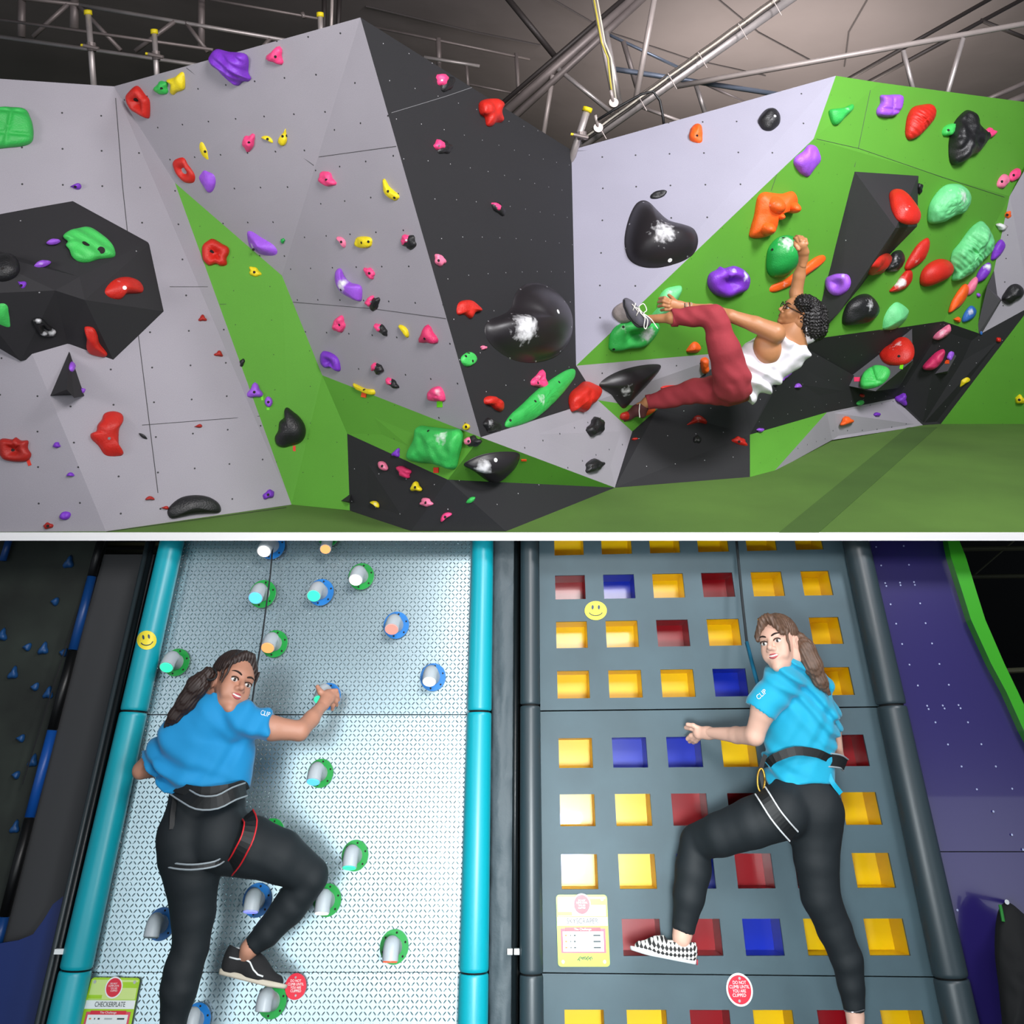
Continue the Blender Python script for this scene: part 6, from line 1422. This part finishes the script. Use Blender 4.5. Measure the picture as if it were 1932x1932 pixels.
# ---------------------------------------------------------------- woman on the window board
g2 = empty('person', W(1560, 1900, .3), 'person in bright cyan shirt, light brown ponytail and checkered slip-on shoe, climbing the window board', 'person')
torso = limb(W, [(1510, 1478, .30, 50), (1508, 1420, .32, 52), (1510, 1360, .34, 58)], .75, .03) + limb(W, [(1510, 1360, .34, 58), (1496, 1300, .35, 46)], .7, .03) + limb(W, [(1475, 1272, .40, 24), (1520, 1285, .34, 26)], .9, .03)
neck = limb(W, [(1490, 1265, .36, 22), (1486, 1232, .37, 21)], 1, .02)
larm = limb(W, [(1474, 1284, .41, 20), (1440, 1340, .42, 22), (1424, 1386, .38, 17)], 1, .014) + limb(W, [(1424, 1388, .38, 17.5), (1390, 1387, .28, 14), (1334, 1382, .16, 8.5)], 1, .012)
rarm = limb(W, [(1540, 1300, .30, 22), (1572, 1375, .28, 14), (1580, 1430, .22, 12)], 1, .012) + limb(W, [(1580, 1430, .22, 12), (1570, 1440, .10, 9)], 1, .01)
pelvis = limb(W, [(1512, 1470, .30, 54), (1522, 1530, .30, 62)], .8, .03) + [blobell(W, 1535, 1525, .33, 52, 48, 44), blobell(W, 1490, 1520, .34, 44, 46, 40)]
lleg = limb(W, [(1480, 1530, .36, 44), (1420, 1552, .34, 39), (1360, 1574, .28, 34), (1315, 1588, .20, 28)], .95, .010) + limb(W, [(1312, 1592, .20, 27), (1308, 1640, .19, 31), (1300, 1690, .18, 27), (1290, 1750, .16, 18), (1286, 1770, .16, 15)], 1, .010)
rleg = limb(W, [(1538, 1560, .30, 48), (1540, 1620, .29, 39), (1548, 1690, .27, 34), (1574, 1752, .25, 30), (1598, 1810, .24, 27), (1606, 1860, .23, 22), (1613, 1915, .22, 16), (1616, 1960, .22, 15)], 1, .010)
foot2 = limb(W, [(1286, 1768, .16, 15), (1285, 1798, .135, 11)], 1, .02) + limb(W, [(1614, 1955, .22, 15), (1630, 1990, .25, 15)], 1, .02)
hand2 = limb(W, [(1336, 1383, .16, 9), (1318, 1382, .135, 11.5)], .75, .01)
for a_ in ([(1314, 1377, .13, 5), (1304, 1374, .12, 4.4), (1294, 1373, .10, 3.8)], [(1314, 1384, .12, 5), (1304, 1388, .10, 4.4), (1297, 1394, .08, 3.8)], [(1316, 1388, .12, 4.8), (1307, 1394, .09, 4.2), (1301, 1399, .06, 3.7)], [(1320, 1391, .12, 4.4), (1313, 1398, .09, 4), (1308, 1401, .06, 3.5)], [(1320, 1376, .14, 5), (1308, 1369, .14, 4.2), (1297, 1367, .13, 3.6)]):
    hand2 += limb(W, a_, 1, .004)
H2 = Head(W(1470, 1215, .40), vec(W(1477, 1208, .40), -.38, .14, .90), vec(W(1477, 1208, .40), -.26, .96, .12), .88, .008)
sdf_obj('body', grow(torso, -.010) + neck + larm + rarm + grow(pelvis, -.008) + lleg + rleg + foot2, .006, SKIN2, g2, groups=[(H2.prims(1.1) + limb(W, [(1486, 1232, .37, 20), (1488, 1258, .37, 20)]), .0024, None), (hand2 + limb(W, [(1350, 1384, .19, 9.6), (1336, 1383, .16, 8.8)]), .0028, None)])
H2.face(g2)
shirt = grow(torso, .010) + limb(W, [(1481, 1281, .42, 32), (1438, 1334, .42, 31)], 1, .02) + limb(W, [(1540, 1300, .31, 30), (1566, 1366, .28, 22)], 1, .02) + limb(W, [(1510, 1440, .31, 54), (1510, 1490, .31, 60)], .8, .03) + limb(W, [(1486, 1268, .38, 30), (1490, 1250, .375, 27)], .9, .03) + [blobell(W, 1538, 1330, .33, 30, 60, 40)]
shirt += [cut(W(1510, 1480, .3), -WU, W(1510, 1510, .3), .26), cut(W(1486, 1243, .375), WU - XW * .1, W(1486, 1232, .375), .07)]
dsl = (W(1424, 1386, .38) - W(1470, 1280, .42)).normalized(); shirt += [cut(W(1437, 1341, .42), dsl, W(1424, 1364, .41), .07), cut(W(1570, 1378, .28), (W(1580, 1430, .22) - W(1552, 1320, .3)), W(1575, 1400, .27), .07)]
sdf_obj('shirt', shirt, .0055, SHIRTC, g2, wr((.55, 0, .83), .0045, 110, (-.85, 0, .5), .0035, 80, 2))
legg = grow(pelvis + lleg + rleg, .004)
legg += [cut(W(1290, 1756, .16), (W(1288, 1770, .16) - W(1300, 1690, .18)), W(1287, 1775, .16), .06), cut(W(1612, 1905, .22), (W(1614, 1930, .22) - W(1606, 1860, .23)), W(1614, 1940, .22), .09), cut(W(1512, 1466, .3), WU, W(1512, 1442, .3), .2)]
sdf_obj('leggings', legg, .0055, LEG, g2, wr((-.6, 0, .8), .0004, 90))
for nm, pts in (('seam', [(1340, 1590, .30), (1375, 1580, .36), (1420, 1562, .395), (1450, 1548, .43)]), ('seam', [(1516, 1652, .40), (1540, 1660, .43), (1562, 1668, .41), (1578, 1682, .36)])):
    pass
hc = [H2.e(0, -.022, .044, .084, .096, .086, .02), H2.e(0, -.070, .01, .062, .045, .060, .02), H2.e(0, .115, -.058, .060, .075, .098, .012, '-'), H2.e(0, .085, -.13, .07, .09, .09, .01, '-')]
hc += [H2.k((.02, .080, .088), .016, (.058, .080, .018), .010, .02), H2.k((.0, .078, .098), .014, (.066, .062, .035), .012, .02), H2.k((-.01, .066, .100), .012, (-.066, .056, .03), .010, .02), H2.k((-.066, .056, .035), .008, (-.066, .062, -.05), .003, .01), H2.k((-.02, .080, .088), .015, (-.056, .082, .022), .010, .02)]
for g in (1, -1): hc.append(H2.e(g * .082, .0, -.020, .032, .032, .040, .006, '-'))
hc += [cut(H2.p(0, 0, -.055), -H2.U, H2.p(0, .02, -.12), .09)]
tail = limb(W, [(1508, 1205, .42, 12), (1520, 1225, .43, 17), (1533, 1255, .43, 17), (1548, 1285, .42, 12), (1564, 1308, .41, 4)], .8, .015)
sdf_obj('hair', hc, .0026, HAIR2, g2, hairgroove(H2.c, H2.F, H2.U, .0012, 46), groups=[(tail, .0026, strand_disp(W(1564, 1308, .4) - W(1508, 1205, .4), .0018, 500))])
sh2 = [c for c in g2.children if c.name.startswith('shirt')][0]
text('CLIP', 1437, 1311, 8, .472, mat('print_white', 'e6f4f8', .6), g2, (1, -.9), 'sleeve_print', width=22, target=sh2)
band('waist_strap', seg([(1450, 1440, .36), (1462, 1430, .40), (1500, 1417, .43), (1540, 1421, .42), (1558, 1428, .40), (1570, 1434, .37)]), 15, .005, STRAP, g2)
band('gear_pouch', seg([(1553, 1434, .38), (1566, 1434, .375), (1582, 1436, .35), (1590, 1440, .30)]), 22, .012, STRAP, g2, pipes=GPIPE)
band('leg_loop', seg([(1436, 1494, .40), (1445, 1508, .445), (1462, 1535, .455), (1480, 1558, .445), (1496, 1576, .41)]), 23, .005, STRAP, g2, pipes=WPIPE)
band('side_strap', seg([(1444, 1425, .36), (1436, 1450, .38), (1440, 1480, .39), (1446, 1500, .40)]), 8, .004, STRAP, g2)
band('side_strap', seg([(1570, 1478, .37), (1580, 1510, .36), (1578, 1545, .34), (1560, 1568, .34)]), 12, .005, STRAP, g2)
band('strap_tail', seg([(1560, 1450, .37), (1570, 1475, .385), (1586, 1496, .37)]), 9, .005, mat('teal_webbing', '06a4c8', .6), g2)
mb = MB().tube([W(1436 + 7 * math.cos(t), 1472 + 22 * math.sin(t), .40) for t in np.linspace(0, 6.28, 17)], .004, 8); mb.build('carabiner', mat('gold_metal', 'b08a3a', .35, metal=.8), g2, True)
tag(MB().tube([W(1388, 1002, .06), W(1400, 1130, .10), (W(1409, 1212, .14))], .006, 8).tube([W(1409, 1212, .14), W(1420, 1255, .2), W(1432, 1300, .28)], .008, 8, 1).build('climbing_rope', smooth=True, mats=[mat('dark_rope', '22282c', .8), mat('teal_rope', '0a6a8c', .7)]), 'dark rope with teal lower end running down the window board', 'rope')
# checkered slip-on
def checker_mat():
    m = mat('checkered_canvas', 'f0ece2', .8); nt = m.node_tree; N = nt.nodes; Lk = nt.links
    tc = N.new('ShaderNodeTexCoord'); ck = N.new('ShaderNodeTexChecker'); ck.inputs['Scale'].default_value = 100; ck.inputs['Color1'].default_value = (.85, .83, .78, 1); ck.inputs['Color2'].default_value = (.02, .02, .02, 1)
    mp = N.new('ShaderNodeMapping'); mp.inputs['Rotation'].default_value = (0, R(40), 0); mp.inputs['Scale'].default_value = (1, 0, 1); mp.inputs['Location'].default_value = (0, .37, 0)
    Lk.new(tc.outputs['Object'], mp.inputs[0]); Lk.new(mp.outputs[0], ck.inputs[0]); Lk.new(ck.outputs[0], N['Principled BSDF'].inputs['Base Color']); return m
sh, f, L, sd, d, up = shoe(g2, W, (1312, 1818, .15), (1190, 1794, .15), .22, 0, checker_mat(), WSOL, .22)
side = -1 if sd.dot(CAM - W(1250, 1800, .15)) < 0 else 1
q = [cap(f(.20, .14), .118 * L, f(.42, .12), .112 * L, 1.06, .02, view=tuple(sd)), cut(f(0, .06), -up, f(.4, 0), L), cut(f(.2, .24), up, f(.2, .3), L * .3)]
sdf_obj('white_quarter', q, .0024, mat('white_canvas', 'e4e2da', .8), sh)
MB().tube([f(.06, .23, side * .05), f(.16, .235, side * .095), f(.32, .225, side * .085), f(.44, .20, side * .05)], .0045, 8).build('collar_rim', mat('white_canvas', 'e4e2da', .8), sh)
MB().disc(f(-.015, .02, side * .05), -d, .008, .002, 12).build('heel_tag', RED, sh)
MB().tube([W(1593 + 30 * t, 1907 + 3 * math.sin(t * 3), .275 + .02 * math.sin(t * 3.14)) for t in np.linspace(0, 1.25, 12)], .0016, 6).build('anklet', mat('silver', 'c8ccd0', .3, metal=.9), g2)

# ---------------------------------------------------------------- man under the green overhang
def M3(px, py, D): return P(px, py, D)
g3 = empty('person', M3(1400, 740, 4.6), 'person in white tank top, red trousers and curly hair hanging under the green overhang', 'person')
torso = limb(M3, [(1400, 712, 4.62, 37), (1440, 685, 4.6, 38), (1478, 655, 4.58, 41)], .65, .03) + limb(M3, [(1478, 655, 4.58, 38), (1492, 632, 4.56, 30)], .7, .03)
neck = limb(M3, [(1496, 632, 4.56, 18), (1505, 605, 4.55, 17)], 1, .02)
narm = limb(M3, [(1462, 628, 4.48, 20), (1425, 612, 4.50, 15.5), (1378, 596, 4.52, 12)], 1, .012) + limb(M3, [(1378, 596, 4.52, 12), (1340, 584, 4.56, 10.5), (1300, 579, 4.60, 6.5)], 1, .012)
farm = limb(M3, [(1508, 632, 4.66, 17), (1504, 590, 4.70, 13.5), (1502, 552, 4.72, 12)], 1, .012) + limb(M3, [(1502, 552, 4.72, 12), (1508, 520, 4.70, 11), (1516, 488, 4.66, 6.5)], 1, .012)
pelv = limb(M3, [(1412, 706, 4.62, 36), (1388, 722, 4.62, 37)], .8, .03) + [blobell(M3, 1382, 728, 4.56, 34, 31, 32)]
thigh = limb(M3, [(1382, 712, 4.52, 33), (1366, 660, 4.47, 27), (1352, 612, 4.46, 21), (1346, 598, 4.46, 20)], .95, .02)
shin = limb(M3, [(1346, 596, 4.46, 19.5), (1310, 597, 4.50, 17), (1268, 600, 4.54, 13)], 1, .012)
shin_s = limb(M3, [(1268, 600, 4.54, 9.5), (1225, 602, 4.60, 8)], 1, .012)
leg2 = limb(M3, [(1372, 735, 4.66, 29), (1310, 738, 4.74, 20), (1262, 750, 4.80, 15), (1222, 759, 4.85, 11)], .95, .02)
leg2s = limb(M3, [(1222, 759, 4.85, 8), (1205, 768, 4.88, 8)], 1, .012)
handL = limb(M3, [(1300, 579, 4.60, 6.5), (1284, 578, 4.60, 9.5), (1268, 574, 4.60, 10.5)], .7, .01)
for a_ in ([(1264, 567, 4.59, 3.6), (1254, 562, 4.60, 3.4), (1245, 563, 4.63, 3.1)], [(1262, 572, 4.58, 3.7), (1252, 568, 4.59, 3.5), (1243, 570, 4.63, 3.2)], [(1262, 578, 4.58, 3.7), (1252, 576, 4.59, 3.5), (1243, 578, 4.63, 3.2)], [(1266, 584, 4.58, 3.5), (1256, 584, 4.59, 3.3), (1248, 585, 4.63, 3)], [(1276, 570, 4.6, 4), (1268, 562, 4.62, 3.6), (1262, 557, 4.64, 3.2)]):
    handL += limb(M3, a_, 1, .004)
handR = limb(M3, [(1516, 488, 4.66, 7), (1516, 476, 4.64, 9.5), (1513, 464, 4.62, 10)], .7, .01)
for a_ in ([(1506, 456, 4.62, 3.6), (1502, 450, 4.64, 3.4), (1499, 450, 4.68, 3.1)], [(1511, 454, 4.61, 3.6), (1507, 447, 4.64, 3.4), (1503, 446, 4.68, 3.1)], [(1517, 455, 4.61, 3.6), (1513, 448, 4.64, 3.4), (1508, 446, 4.68, 3.1)], [(1522, 460, 4.61, 3.5), (1520, 452, 4.63, 3.2), (1515, 449, 4.68, 3)], [(1506, 470, 4.61, 4), (1501, 463, 4.62, 3.6), (1500, 457, 4.64, 3.2)]):
    handR += limb(M3, a_, 1, .004)
H3 = Head(M3(1507, 588, 4.55), vec(M3(1507, 588, 4.55), -.85, .42, .34), vec(M3(1507, 588, 4.55), .42, .88, .05), .80)
sdf_obj('body', torso + neck + narm + farm + pelv + thigh + shin + shin_s + leg2 + leg2s + [blobell(M3, 1448, 655, 4.53, 26, 32, 20)], .0065, SKIN3, g3,
        groups=[(H3.prims(0) + limb(M3, [(1505, 605, 4.55, 15), (1502, 618, 4.55, 15)]), .0026, None), (handL + limb(M3, [(1312, 580, 4.59, 7), (1300, 579, 4.6, 6.5)]), .0028, None), (handR + limb(M3, [(1514, 500, 4.67, 7.6), (1516, 488, 4.66, 6.8)]), .0028, None)])
H3.face(g3, LIP3, smile=False, browm=mat('black_brow', '120c0a', .8))
tank = grow(torso, .012) + limb(M3, [(1420, 700, 4.60, 44), (1388, 722, 4.60, 46)], .85, .03) + limb(M3, [(1486, 640, 4.50, 14), (1482, 618, 4.50, 8)], .9, .02) + limb(M3, [(1515, 655, 4.62, 14), (1518, 640, 4.62, 9)], .9, .02)
axd = (M3(1400, 712, 4.6) - M3(1478, 655, 4.6)).normalized()
def holep(x, y, D, rx, ry, rd, ang):
    q = blobell(M3, x, y, D, rx, ry, rd, ang, .006); q.op = '-'; return q
tank += [cut(M3(1392, 722, 4.6), axd, M3(1370, 738, 4.6), .20), holep(1451, 640, 4.46, 25, 33, 34, 14), holep(1506, 612, 4.50, 21, 34, 60, -20)]
sdf_obj('tank_top', tank, .005, WHITEC, g3, wr((.5, 0, .86), .007, 70, (.8, 0, -.6), .004, 55, 1))
trs = grow(pelv + thigh + shin + leg2, .007) + [cut(M3(1404, 700, 4.6), -axd, M3(1425, 690, 4.6), .12), cut(M3(1267, 600, 4.54), (-1, 0, 0), M3(1255, 600, 4.54), .07), cut(M3(1222, 759, 4.85), (-1, 0, -.15), M3(1208, 765, 4.85), .06)]
sdf_obj('trousers', trs, .0055, REDC, g3, wr((.35, 0, .93), .0018, 60, (.9, 0, .5), .0022, 105, 1))
def cuff(pt, r_, d, w_):
    d = Vector(d).normalized(); return MB().tube([pt - d * w_ / 2, pt - d * w_ / 2.2, pt + d * w_ / 2.2, pt + d * w_ / 2], [r_ * .97, r_, r_, r_ * .97], 24)
smooth_auto(cuff(M3(1273, 600, 4.54), .0445, (1, 0, .02), .03).build('trouser_cuff', REDC, g3), 50); smooth_auto(cuff(M3(1225, 758, 4.85), .040, (1, 0, .2), .028).build('trouser_cuff', REDC, g3), 50)
def curl(x, y, z):
    return -.007 * np.abs(np.sin(x * 190 + 2.2 * np.sin(z * 95))) * np.abs(np.sin(z * 185 + 2 * np.sin(y * 85))) - .006 * np.abs(np.sin(y * 170 + 1.7 * np.sin(x * 100)))
afro = [blobell(M3, 1528, 598, 4.56, 30, 33, 34, 0), blobell(M3, 1534, 616, 4.55, 24, 26, 30, 0), blobell(M3, 1518, 574, 4.56, 19, 16, 26, 0), blobell(M3, 1514, 572, 4.50, 12, 12, 16, 0), H3.e(0, .115, -.045, .075, .080, .088, .008, '-')]
sdf_obj('hair', afro, .003, HAIR3, g3, curl)
GL = mat('glasses_frame', '0c0a0a', .35)
gl_ = MB()
for g in (1, -1): gl_.tube([H3.p(g * (.033 + .022 * math.cos(t)), .108 - .006 * abs(math.cos(t)), -.004 + .017 * math.sin(t)) for t in np.linspace(0, 6.28, 19)], .0022, 6); gl_.tube([H3.p(g * .055, .103, .0), H3.p(g * .078, .05, .002), H3.p(g * .080, -.005, -.002)], .0024, 6)
gl_.tube([H3.p(-.011, .111, .0), H3.p(.011, .111, .0)], .002, 6); gl_.build('glasses', GL, g3, True)
brl = MB()
for i_, x in enumerate((1291, 1295, 1300, 1304)):
    c = M3(x, 578.5, 4.60); ax_ = XW; brl.tube([c + Vector((0, math.cos(t), math.sin(t))) * .0205 for t in np.linspace(0, 6.28, 17)], .0028, 6, i_ % 2)
brl.build('bracelets', parent=g3, smooth=True, mats=[mat('bead_dark', '1e1c20', .5), mat('bead_pale', 'a99a90', .5)])
SHOEG = mat('grey_climbing_suede', '55535c', .8, bump=.3, bscale=150, bdist=.001, var=.2)
q = limb(M3, [(1186, 576, 4.60, 10), (1196, 592, 4.60, 13), (1208, 604, 4.60, 13)], .85, .015) + limb(M3, [(1208, 604, 4.60, 13.5), (1218, 607, 4.59, 11)], .85, .015) + limb(M3, [(1181, 568, 4.60, 6), (1188, 578, 4.60, 9)], .8, .015)
cs = sdf_obj('climbing_shoe', q, .0028, SHOEG, g3); bpy.context.view_layer.update()
def surf(o, x, y, lift=.003, dflt=4.6):
    ok, loc, nor, i = o.ray_cast(CAM, ray(x, y).normalized()); return loc + nor * lift if ok else M3(x, y, dflt - .04)
LACE = mat('white_lace', 'ece8e0', .7)
mb = MB()
for a, b in (((1192, 574), (1203, 588)), ((1199, 572), (1194, 586)), ((1200, 580), (1211, 594)), ((1206, 582), (1200, 596)), ((1207, 590), (1216, 600))): mb.tube([surf(cs, *a), surf(cs, (a[0] + b[0]) / 2, (a[1] + b[1]) / 2, .006), surf(cs, *b)], .0028, 6)
mb.tube([M3(x, y, 4.52) for x, y in seg([(1212, 590), (1205, 580), (1214, 573), (1220, 585), (1214, 592), (1222, 604), (1219, 620), (1215, 616), (1217, 600), (1214, 592), (1228, 602), (1241, 620)], 40)], .0026, 6)
mb.build('laces', LACE, cs, True)
mb = MB(); mb.tube([surf(cs, x, y, .001) for x, y in ((1178, 566), (1180, 578), (1187, 594), (1196, 606), (1208, 615), (1220, 614))], .004, 8); mb.build('rubber_rand', mat('black_rubber', '121214', .6), cs, True)
q = limb(M3, [(1218, 764, 4.86, 9), (1202, 774, 4.88, 10), (1186, 784, 4.90, 8), (1176, 792, 4.90, 5)], .9, .015) + limb(M3, [(1214, 768, 4.86, 9), (1212, 782, 4.87, 7)], .9, .012)
cs2 = sdf_obj('climbing_shoe', q, .0028, mat('dark_red_suede', '4a2020', .8, bump=.3, bscale=150, bdist=.001), g3); bpy.context.view_layer.update()
MB().tube([surf(cs2, 1208, 762, .004, 4.86), surf(cs2, 1206, 775, .004, 4.86), M3(1207, 788, 4.82)], .0024, 6).build('laces', LACE, cs2, True)
